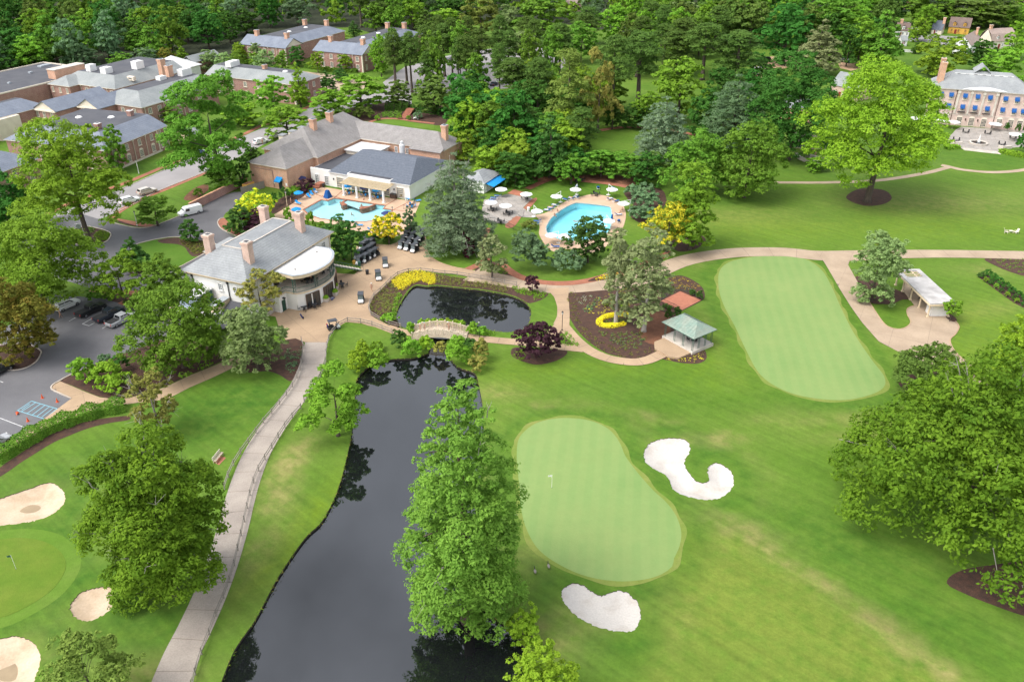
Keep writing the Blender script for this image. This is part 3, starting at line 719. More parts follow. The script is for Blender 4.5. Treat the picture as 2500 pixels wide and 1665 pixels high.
sheet('court_lawn', PL('b',[(1350,1108),(1450,1082),(1580,1095),(1840,1125),(1840,1165),(1600,1140)]),'fresh_lawn',2.4)
bed('c',[(310,1000),(340,900),(470,820),(590,800),(640,830),(560,900),(440,960)], lvl=1.8)
bed('g',[(1560,330),(1640,290),(1880,300),(1940,400),(1900,480),(1800,600),(1720,610),(1640,570),(1610,520),(1640,440),(1590,390)], lvl=1.2)
bed('g',[(1940,760),(2100,740),(2250,720),(2290,770),(2200,840),(2040,860)], lvl=1.2)
bed('g',[(690,180),(1000,190),(1320,170),(1640,200),(1620,290),(1400,250),(1120,225),(900,210),(700,240)],'pine_straw', lvl=1.2)
bed('g',[(500,610),(600,540),(640,540),(570,640),(500,650)],'brick_paving', lvl=3, name='brick_bank')
bed('g',[(650,480),(740,390),(780,390),(700,480)],'brick_paving', lvl=3, name='brick_bank')

# ------------------------------------------------------------------ pools
deck_a = PL('c',[(330,1010),(440,945),(590,850),(640,800),(760,760),(950,790),(1430,870),(1560,885),(1640,900),(1600,990),(1560,1080),(1500,1180),(1350,1230),(1080,1160),(800,1090),(620,1060),(340,1040)])
sheet('pool_deck', deck_a, 'deck',2, holes=[pool_a])
deck_b = smooth_loop(PL('g',[(1190,365),(1260,350),(1350,353),(1480,390),(1550,450),(1575,520),(1565,600),(1530,680),(1460,760),(1340,850),(1100,900),(900,850),(800,720),(800,640),(790,570),(760,540),(840,520),(930,480),(1020,420),(1110,385)]),1)
sheet('pool_deck', deck_b, 'deck',2, holes=[pool_b])
flag_t = PL('g',[(280,500),(300,400),(400,380),(510,345),(640,370),(740,385),(650,470),(690,500),(770,520),(760,560),(640,555),(590,545),(500,615),(370,605),(300,590)])
ft = sheet('flagstone_terrace', flag_t, 'joint',2.5)
slabs_in(flag_t, rad(20),1.6,'flagstone', LEVEL * 3.2, ft, gap=.025)
def pool(name, loop, wmat, depth):
    mb = MB()
    n = len(loop)
    mb.add([(p.x, p.y, LEVEL * 2) for p in loop] + [(p.x, p.y, -depth) for p in loop],[(i, (i + 1) % n, n + (i + 1) % n, n + i) for i in range(n)])
    ov, of = cdt_mesh(loop)
    mb.add([(v.x, v.y, -depth) for v in ov], of)
    sh = tag(mb.build(name, 'plaster_pool', fix=False), kind='structure')
    sheet('pool_water', offset_loop(loop, -.02), wmat, 0, z=-.09)
    return sh
pool('pool_basin', pool_a, 'pool_water',1.3)
pool('pool_basin', pool_b, 'deep_pool_water',1.7)
sheet('pool_shelf', smooth_loop(PL('c',[(985,875),(1100,890),(1230,912),(1190,940),(1110,955),(1010,925),(960,900)]),.5),'plaster_shelf',0, z=-.2)
kerb('pool_coping', pool_a, .4,.03,'brick_paving', z=.035, closed=True)
kerb('pool_coping', pool_b, .3,.03,'kerb', z=.035, closed=True)
for nm, pts in (('brick_curl',[(985,878),(940,890),(925,912),(945,930),(985,918),(960,905),(955,893)]),('brick_curl',[(1240,912),(1180,935),(1120,935),(1092,945),(1110,960),(1160,950),(1230,925)])):
    mb = MB(); mb.prism([(p.x, p.y) for p in PL('c', pts)],-1.2,.06); tag(mb.build(nm, 'brick_paving'), kind='structure')
for a, b in (((640,800),(760,850)),((440,945),(620,1050)),((812,885),(760,840)),((950,790),(868,862)),((1430,870),(1335,927)),((1400,968),(1560,885)),((820,835),(930,865)),((1560,985),(1400,968)),((500,910),(600,940))):
    p, q = P('c', *a), P('c', *b); t = (q - p).normalized(); n = Vector((-t.y, t.x, 0)) * .14
    sheet('brick_band',[p + n, q + n, q - n, p - n],'brick_paving',3)
# ================================================================== foliage
for nm, a, b in (('mid',(.070,.150,.024),(.135,.225,.036)),('dark',(.032,.082,.022),(.058,.122,.030)),('fresh',(.105,.205,.022),(.175,.285,.034)),('lime',(.140,.245,.014),(.225,.325,.026)),
                 ('olive',(.105,.135,.042),(.175,.200,.070)),('pine',(.055,.100,.034),(.100,.150,.052)),('cedar',(.095,.150,.100),(.185,.240,.175)),('oak',(.055,.130,.013),(.150,.255,.020)),('cypress',(.095,.170,.036),(.165,.250,.058)),
                 ('rust',(.200,.130,.022),(.115,.135,.022)),('purple',(.048,.018,.028),(.095,.038,.052)),('red',(.105,.012,.028),(.055,.010,.018)),('pale',(.140,.205,.085),(.215,.285,.125)),
                 ('silver',(.135,.150,.072),(.220,.230,.130)),('gold',(.82,.76,.015),(.70,.70,.02)),('yellow_flower',(.95,.82,.012),(.90,.76,.01)),('straw',(.36,.30,.06),(.24,.27,.05)),
                 ('olivegreen',(.046,.100,.010),(.125,.195,.016)),('dusk',(.075,.120,.040),(.120,.165,.055)),('deep',(.030,.095,.025),(.055,.145,.036)),('limey',(.125,.210,.018),(.205,.290,.030)),
                 ('bluegreen',(.075,.140,.080),(.140,.215,.125)),('gloss',(.030,.080,.020),(.060,.130,.030)),('white_flower',(.75,.72,.68),(.55,.6,.45)),('bronze',(.15,.13,.05),(.22,.20,.09))):
    fl_ = nm in ('gold','yellow_flower','white_flower','purple','red','straw')
    g_ = 1.0 if fl_ else 1.32
    tn = (1,1,1) if fl_ else (.95,1.10,.50) if nm not in ('cedar','bluegreen','pale','silver','rust') else (.98,1.05,.78)
    leaf('leaf_' + nm, tuple(x * g_ * k for x, k in zip(a, tn)), tuple(x * g_ * k for x, k in zip(b, tn)), trans=.32, rough=.7, spec=.25 if nm == 'gloss' else .08)
mat('bark',(.11,.085,.065),.95,(.065,.05,.04), scale=3, grain=.3, stretch=(1,1,.2))
mat('bark_pale',(.42,.38,.34),.9,(.28,.25,.22), scale=2, grain=.25, stretch=(1,1,.3))
mat('bark_pine',(.14,.095,.075),.95,(.08,.055,.045), scale=3, grain=.3)
mat('dead_wood',(.33,.30,.27),.9,(.24,.21,.19), scale=4)

def unit(v): return v / np.maximum(np.linalg.norm(v, axis=-1, keepdims=True),1e-9)
def sphere(n): return unit(NR.normal(size=(n, 3)))
def leaves_mesh(name, pts, nrm, size, tint, mat_, aspect=.62):
    n = len(pts)
    nrm = unit(nrm)
    t = unit(np.cross(nrm, NR.normal(size=(n, 3))))
    b = np.cross(nrm, t)
    s = size[:, None]
    v = np.empty((n, 4,3), np.float32)
    v[:, 0] = pts + t * s; v[:, 1] = pts + b * s * aspect + t * s * .12; v[:, 2] = pts - t * s * .9; v[:, 3] = pts - b * s * aspect + t * s * .12
    me = bpy.data.meshes.new(name)
    me.vertices.add(n * 4); me.loops.add(n * 4); me.polygons.add(n)
    me.vertices.foreach_set('co', v.ravel())
    me.loops.foreach_set('vertex_index', np.arange(n * 4, dtype=np.int32))
    me.polygons.foreach_set('loop_start', np.arange(0, n * 4,4, dtype=np.int32))
    at = me.attributes.new('tint','FLOAT','FACE')
    at.data.foreach_set('value', np.clip(tint, 0,1).astype(np.float32))
    mats = mat_ if isinstance(mat_, (list, tuple)) else [mat_]
    for m in mats: me.materials.append(M_[m])
    if len(mats) > 1: me.polygons.foreach_set('material_index',(NR.random(n) < .66).astype(np.int32))
    me.update(calc_edges=True)
    return me
def lobes_of(kind, r, zb, h):
    """centres and half axes of the leafy masses of a crown"""
    C, A = [],[]
    H = h - zb
    if kind == 'broad' or kind == 'sparse':
        bd = kind == 'broad'
        k = 15 if bd else 14
        for i in range(k):
            z = 1 - 2 * (i + .5) / k * .96
            th = i * 2.39996 + NR.uniform(-.5,.5)
            q = math.sqrt(max(0,1 - abs(z) ** (2.0 if z > 0 else 3.2)))
            f = NR.uniform(.42,.70) if bd else NR.uniform(.42,.80)
            c0 = np.array((r * f * q * math.cos(th), r * f * q * math.sin(th), zb + H / 2 + H / 2 * min(.90, f + .2) * z))
            a0 = r * (NR.uniform(.30,.47) if bd else NR.uniform(.21,.33))
            for d in sphere(9 if bd else 7):
                if d[2] < -.5: d[2] *= -.5
                a = a0 * NR.uniform(.36,.60)
                C.append(c0 + d * a0 * NR.uniform(.55,.95)); A.append((a, a, a * .78))
            C.append(c0); A.append((a0 * .72, a0 * .72, a0 * .62))
        if bd: C.append((0,0, zb + H * .5)); A.append((r * .45, r * .45, H * .28))
    elif kind in ('cone','spire'):
        n = max(6, int(H / (r * (.33 if kind == 'cone' else .26))))
        for i in range(n):
            t = i / (n - 1)
            pr = r * (1 - t) ** .62 * (.72 + .28 * min(1, t * 6)) + .04 * r if kind == 'cone' else r * (1.02 - t) ** .38 * (.78 + .22 * min(1, t * 4)) * (.92 + .16 * NR.random())
            m = max(3, int(2 + 8 * pr / r))
            for j in range(m):
                th = j * 2 * math.pi / m + i * 1.3 + NR.uniform(-.3,.3)
                f = NR.uniform(.5,.72) if kind == 'cone' else NR.uniform(.45,.90)
                a = max(.16 * r, pr * NR.uniform(.30,.42)) if kind == 'cone' else max(.15 * r, pr * NR.uniform(.24,.36))
                C.append((pr * f * math.cos(th), pr * f * math.sin(th), zb + H * (.05 + .9 * t) + NR.uniform(-.03,.03) * H)); A.append((a, a, a * .8))
            C.append((0,0, zb + H * (.05 + .9 * t))); A.append((pr * .45,) * 2 + (H / n * .8,))
    elif kind == 'pine':
        n = 18
        for i in range(n):
            t = (i + .5) / n
            th = i * 2.4 + NR.uniform(-.5,.5)
            pr = r * math.sin(math.pi * min(1,.16 + .84 * t) ** .8) ** .7
            f = NR.uniform(.35,.85)
            a = r * NR.uniform(.34,.52)
            C.append((pr * f * math.cos(th), pr * f * math.sin(th), zb + H * t)); A.append((a, a, a * .55))
        C.append((0,0, h - .3 * r)); A.append((.42 * r,) * 3)
    elif kind == 'cedar':
        n = max(7, int(H / (r * .24)))
        for i in range(n):
            t = i / (n - 1)
            pr = r * (1 - t) ** .52 * (.85 + .15 * min(1, t * 5)) + .07 * r
            m = max(3, int(3 + 6 * pr / r))
            for j in range(m):
                th = j * 2 * math.pi / m + i * .9 + NR.uniform(-.35,.35)
                ln = pr * NR.uniform(.75,1.05)
                for q in (.35,.68,.95):
                    w = pr * .20 * (1.25 - .35 * q) + .05 * r
                    C.append((ln * q * math.cos(th), ln * q * math.sin(th), zb + H * (.06 + .92 * t) - ln * .22 * q * q)); A.append((w * 1.25, w * 1.25, w * .42))
    else:                                             # mound
        k = 16
        for i in range(k):
            z = 1 - (i + .5) / k * 1.05
            th = i * 2.39996 + NR.uniform(-.3,.3)
            q = math.sqrt(max(0,1 - z * z)); f = NR.uniform(.6,.8)
            C.append((r * f * q * math.cos(th), r * f * q * math.sin(th), zb + H * f * max(z, 0)))
            a = NR.uniform(.28,.42)
            A.append((a * r, a * r, a * H))
        C.append((0,0, zb + H * .3)); A.append((r * .6, r * .6, H * .45))
    C, A = np.array(C, float), np.array(A, float)
    k = r / np.percentile(np.hypot(C[:, 0], C[:, 1]) + A[:, 0],93)          # fit the masses to the crown's measured size
    C[:, :2] *= k; A[:, :2] *= k
    lo, hi = (C[:, 2] - A[:, 2]).min(), np.percentile(C[:, 2] + A[:, 2],99)
    zl = zb - (.05 * h if zb < .1 * h and kind in ('broad','sparse') else 0)
    kz = (h - zl) / (hi - lo)
    C[:, 2] = zl + (C[:, 2] - lo) * kz; A[:, 2] *= kz
    return C, A
def crown_mesh(name, kind, r, zb, h, n, s, mat_, aspect=.62, flower=None, lob=None):
    C, A = lob or lobes_of(kind, r, zb, h)
    w = (A[:, 0] * A[:, 2]); w = w / w.sum()
    per = 26 if kind in ('broad','cone','spire','mound') else 16
    m = max(40, n // per)
    li = NR.choice(len(C), m * 3, p=w)
    d = sphere(m * 3); d[:, 2] = np.where(d[:, 2] < -.35,-d[:, 2] * .7, d[:, 2]); d = unit(d)
    sc = C[li] + d * A[li] * NR.uniform(.82,1.06,(m * 3,1))
    ins = np.zeros(len(sc), bool)
    for c, a in zip(C, A): ins |= (((sc - c) / a) ** 2).sum(1) < .62
    pick = np.where(~ins | (NR.random(len(sc)) < .12))[0][:m]
    sc, d, li = sc[pick], d[pick], li[pick]
    rs = np.mean(A[li], axis=1) * NR.uniform(.20,.34, len(sc)) + s * .6
    lt = NR.uniform(.0,.7, len(C))[li]
    k = np.repeat(np.arange(len(sc)), max(1, n // max(1, len(sc))))
    e = sphere(len(k)); e[:, 2] = np.where(e[:, 2] < -.2, e[:, 2] * .4, e[:, 2])
    flat = .7 if kind != 'cedar' else .45
    p = sc[k] + e * rs[k][:, None] * NR.uniform(.55,1.15,(len(k),1)) * np.array([1,1, flat])
    nr = e * .7 + d[k] * .4 + np.array([0,0,.55]) + NR.normal(size=(len(k),3)) * .42
    tint = lt[k] * .55 + NR.uniform(0,.4, len(sc))[k] + NR.uniform(0,.35, len(k))
    p[:, 2] = np.maximum(p[:, 2],.04)
    return leaves_mesh(name, p, nr, s * NR.uniform(.5,1.45, len(k)), tint, mat_ if not flower else [mat_, flower], aspect)
def trunk_mesh(name, kind, r, zb, h, bark, tr=None, lean=(0,0), lob=None):
    mb = MB()
    R = tr or max(.10,.018 * h + .012 * r)
    top = h * (.93 if kind in ('cone','spire','cedar','pine') else .66)
    ax = lambda t: Vector((lean[0] * t + .02 * r * math.sin(t * 5), lean[1] * t + .02 * r * math.cos(t * 4), top * t))
    if kind == 'mound':
        for j in range(3): mb.tube([(0,0,-.05),(.25 * r * math.cos(j * 2.1),.25 * r * math.sin(j * 2.1), h * .5)],[R * .6, R * .25],5)
        return mb.mesh(name, bark)
    ts = [0,.04,.2,.4,.6,.8,1]
    mb.tube([ax(t) + Vector((0,0,-.15 if t == 0 else 0)) for t in ts],[R * 1.5, R * 1.08, R * .92, R * .78, R * .6, R * .38, R * .1],8)
    C, A = lob or lobes_of(kind, r, zb, h)
    for i in NR.choice(len(C), min(len(C),12 if kind != 'cedar' else 16), replace=False):
        c = Vector(C[i])
        t0 = min(.95, max(.15,(c.z - .35 * math.hypot(c.x, c.y) * (1 if kind in ('broad','sparse') else .15)) / top))
        a = ax(t0)
        md = (a + c) / 2 + Vector((0,0,.06 * r))
        mb.tube([a, md, c],[R * .42 * (1.1 - t0), R * .28 * (1.15 - t0), R * .08],5)
    return mb.mesh(name, bark, smooth=True)
PROTO = {}
LEAF_N = {'broad': 1.0,'sparse': .75,'cone': 1.0,'spire': 1.25,'pine': .8,'cedar': 1.0,'mound': .6}
ASP = {'pine': .26,'cedar': .30,'cone': .5,'spire': .42,'broad': .5,'sparse': .48,'mound': .62}
def box_fit(sh, x0, x1, yt, yb, zbf):
    """ground point, height and radius of a crown that the photograph shows between these columns and rows"""
    lo, hi = yt, yb + 160
    X0, Y0, S = SHEET[sh]
    def test(v):
        p = P(sh, (x0 + x1) / 2, v)
        h = height_at(p, sh, yt)
        if h <= .2: return None
        zm = h * (zbf + 1) / 2
        dep = p.y * CP + (CAM_H - zm) * SP
        R = (x1 - x0) / 2 / S / FPX * dep * 1.0
        z = h * zbf + .16 * (h - h * zbf)
        y, zz = p.y - .85 * R, z - CAM_H
        row = 832.5 - FPX * (y * SP + zz * CP) / (y * CP - zz * SP)
        return (row - Y0) * S, p, h, R, zm
    best = None
    for k in range(140):
        v = yt + (hi - yt) * (k + 1) / 140
        t = test(v)
        if t and (best is None or abs(t[0] - yb) < abs(best[0] - yb)): best = t
    _, p, h, R, zm = best
    a = (X0 + (x0 + x1) / 2 / S - 1250) / FPX
    x = a * (p.y * CP + (CAM_H - zm) * SP)
    return Vector((x, p.y, 0)), h, R
NTREE = [0]
def plant(name, kind, lf, p, h, R, zbf=.2, label=None, group=None, cat='tree', own=False, bark='bark', dens=1.0, ls=1.0, flower=None, parts=('trunk', 'crown'), lean=(0,0), tr=None, twigs=0, seed=0):
    """one tree or shrub: Empty > trunk, crown"""
    global NR
    keep, NR = NR, np.random.default_rng(zlib.crc32((label or name).encode()) + seed + (0 if own else NTREE[0]))   # every tree keeps its own shape
    NTREE[0] += 1
    e = empty(name, p, NR.uniform(0,6.28), label, cat, group)
    dist = math.hypot(p.y, CAM_H - h / 2)
    if own:
        s = (.112 + .00098 * dist) * ls * (.75 if R < 2.2 else 1)
        area = 4 * math.pi * R * ((h * (1 - zbf)) / 2 * .75 + R * .25)
        n = int(min(58000, area / (s * s * 1.1) * 2.2 * dens * LEAF_N[kind])) + 200
        lob = lobes_of(kind, R, h * zbf, h)
        cm = crown_mesh('crown', kind, R, h * zbf, h, n, s, lf, ASP[kind], flower, lob)
        tm = trunk_mesh('trunk', kind, R, h * zbf, h, bark, tr, lean, lob)
        sc = None
    else:
        q = (kind, lf, flower, round(zbf * 5) / 5, int(NR.integers(3)),0 if R > 3.2 else 1 if R > 1.6 else 2, bark)
        if q not in PROTO:
            r0 = (5.0,2.3,1.1)[q[5]]; h0 = r0 * {'broad': 2.5,'sparse': 2.6,'cone': 3.0,'spire': 3.2,'pine': 4.2,'cedar': 3.0,'mound': 1.4}[kind]
            s = (.40,.24,.15)[q[5]] * ls
            area = 4 * math.pi * r0 * ((h0 * (1 - zbf)) / 2 * .75 + r0 * .25)
            n = int(area / (s * s * 1.1) * 2.3 * dens * LEAF_N[kind]) + 150
            PROTO[q] = (crown_mesh('crown', kind, r0, h0 * zbf, h0, n, s, lf, ASP[kind], flower), trunk_mesh('trunk', kind, r0, h0 * zbf, h0, bark), r0, h0)
        cm, tm, r0, h0 = PROTO[q]
        sc = (R / r0, R / r0, h / h0)
    if 'trunk' in parts: link(parts[0], tm, e, scale=sc)
    link(parts[-1], cm, e, scale=sc)
    if twigs:                                                     # bare grey twigs sticking out of the leaves
        C, A = lob; mb = MB(); ctr = Vector((0,0, h * .45))
        for i in NR.choice(len(C), twigs):
            c0 = Vector(C[i]); o = (c0 - ctr).normalized(); tip = c0 + o * (float(A[i][0]) * NR.uniform(.9,1.25) + .25)
            mb.tube([c0,(c0 + tip) / 2 + Vector(NR.normal(size=3) * .12), tip],[.07,.05,.02],4)
            for _ in range(3): q = (c0 * .3 + tip * .7); mb.tube([q, q + (o + Vector(NR.normal(size=3) * .6)) * NR.uniform(.5,1.1)],[.03,.012],4)
        tag(mb.build('dead_twigs','dead_wood', e, fix=False), kind='stuff')
    NR = keep
    return e
def trees(rows, **kw):
    for row in rows:
        sh, x0, x1, yt, yb, kind, lf, zbf, label = row[:9]
        opt = dict(kw); opt.update(row[9] if len(row) > 9 else {})
        p, h, R = box_fit(sh, x0, x1, yt, yb, zbf)
        nm = opt.pop('name','tree'); R *= opt.pop('grow',1.0)
        plant(nm, kind, 'leaf_' + lf, p, h, R, zbf, label, **opt)

N_ = dict(own=True)
# ---- large trees one by one (columns, rows of the crown in the photograph)
trees([
    ('D',902,1228,892,1442,'spire','cypress',.03,'tall feathery green conifer standing at the edge of the long dark pond', dict(bark='bark_pine', ls=1.08, dens=1.7, twigs=12, seed=2)),
    ('D',203,522,1040,1412,'broad','oak',.03,'big leafy tree with grey dead twigs between the cart path and the oval bunker', dict(twigs=34, dens=1.35, seed=5)),
    ('D',1960,2560,868,1345,'broad','olivegreen',.05,'huge spreading tree at the right edge above a dark mulch bed', dict(twigs=26, dens=1.7, ls=1.3)),
    ('D',2300,2470,705,900,'broad','lime',.1,'yellow-green tree cut by the right edge, above the huge spreading tree', {}),
    ('D',2046,2224,798,922,'broad','dusk',.05,'low round olive tree between the putting green and the pale concrete path', {}),
    ('D',1168,1345,1512,1690,'broad','lime',.1,'bright lime tree cut by the bottom edge beside the long pond', {}),
    ('D',85,310,1478,1680,'sparse','olive',.1,'thin olive bush cut by the bottom edge beside the tan bunker', dict(dens=.8)),
    ('D',690,848,848,1004,'sparse','fresh',.1,'loose green tree on the bank between the cart path and the long pond', dict(dens=1.2)),
    ('D',288,408,858,985,'sparse','bronze',.2,'thin bronze conifer with bare grey branches at the end of the hedge', dict(bark='dead_wood', dens=.9, twigs=22)),
    ('D',285,522,664,862,'broad','mid',.05,'large green tree overhanging the car park beside the clubhouse', {}),
    ('D',503,655,708,852,'broad','pale',.08,'pale grey-green tree on the mulch bed below the clubhouse', {}),
    ('D',532,656,624,715,'sparse','straw',.3,'thin yellowish tree against the white clubhouse wall', dict(dens=.7)),
    ('D',1378,1468,530,712,'broad','silver',.1,'left one of the two white-trunked trees in the letter flower bed', dict(bark='bark_pale')),
    ('D',1432,1552,524,730,'broad','silver',.1,'right one of the two white-trunked trees in the letter flower bed', dict(bark='bark_pale')),
    ('D',42,284,283,512,'broad','limey',.18,'tall yellow-green tree rising from the planting island by the drive', {}),
    ('D',374,592,170,388,'sparse','mid',.15,'tall open green tree in front of the brick hotel wing beside the street', dict(dens=1.35)),
    ('D',1876,2192,148,432,'broad','lime',.12,'very large bright lime tree on a mulch ring in the upper lawn', {}),
    ('D',1730,1938,128,345,'broad','deep',.06,'big dark green round tree left of the bright lime tree', {}),
    ('D',958,1136,352,566,'cedar','cedar',.02,'large blue-green cedar with drooping branches beside the swimming pool', dict(bark='dead_wood', dens=1.5, twigs=40)),
    ('D',1452,1602,223,365,'cedar','cedar',.03,'pale blue-green cedar with layered branches above the round pool', dict(dens=1.4)),
    ('D',1612,1770,172,325,'cedar','bluegreen',.05,'dark layered evergreen right of the pale blue-green cedar', dict(dens=1.4)),
    ('D',1522,1680,300,438,'broad','mid',.05,'dense round tree behind the yellow-flowering tree by the round pool', {}),
    ('D',1636,1812,284,446,'broad','mid',.05,'dense round tree right of the bright green tree at the upper lawn', {}),
    ('D',1530,1662,380,558,'broad','fresh',.05,'bright green oval tree directly behind the yellow-flowering tree', {}),
    ('D',1476,1602,464,572,'broad','fresh',.12,'broad tree covered in yellow blossom by the round pool', dict(flower='leaf_gold')),
    ('D',850,932,495,556,'broad','fresh',.15,'small tree covered in yellow blossom beside the parked golf carts', dict(flower='leaf_yellow_flower')),
    ('D',543,640,440,508,'broad','fresh',.1,'round tree with yellow blossom left of the large swimming pool', dict(flower='leaf_gold')),
    ('D',742,832,494,592,'broad','gloss',.05,'dark glossy tree between the clubhouse and the large swimming pool', {}),
    ('D',1184,1298,746,828,'broad','purple',.1,'low spreading purple-leaved tree on a mulch bed by the bridge path', {}),
    ('D',1054,1094,532,586,'broad','red',.05,'small dark red tree on the lawn beside the cedar', {}),
    ('D',1206,1242,634,668,'broad','purple',.15,'small purple tree at the path junction above the garden pond', {}),
    ('D',1088,1172,546,625,'sparse','silver',.2,'small grey-green tree on the triangular bed by the brick steps', dict(dens=1.2)),
    ('D',1300,1405,498,602,'broad','gloss',.03,'big dark shrubby tree in front of the round pool', {}),
    ('D',1955,2085,540,690,'broad','pale',.03,'wide grey-green tree beside the open shelter', dict(ls=.9)),
    ('D',2000,2058,538,600,'sparse','olive',.1,'bush of dull olive leaves behind the shelter tree', {}),
    ('v',1265,1820,990,1400,'broad','fresh',.32,'small clipped round tree at the end of the open shelter', {}),
    ('D',408,461,494,550,'cone','gloss',.08,'small dark conical tree on the round lawn near the van', {}),
    ('D',265,337,543,622,'cone','gloss',.05,'dark conical tree on the edge of the round lawn by the drive', {}),
    ('D',212,332,586,690,'sparse','fresh',.2,'thin green tree on the brick walk between the drive and the pickups', dict(dens=1.1)),
    ('D',318,430,592,705,'broad','mid',.08,'green tree at the corner of the clubhouse by the drive', {}),
    ('D',-60,215,500,720,'broad','fresh',.08,'wide green tree at the left edge over the drive', {}),
    ('D',-60,132,640,828,'broad','rust',.05,'rust-tinged tree at the left edge over the car park island', {}),
    ('D',-70,78,395,530,'broad','deep',.05,'dark tree at the left edge below the brick hotel', {}),
], own=True, group=None)
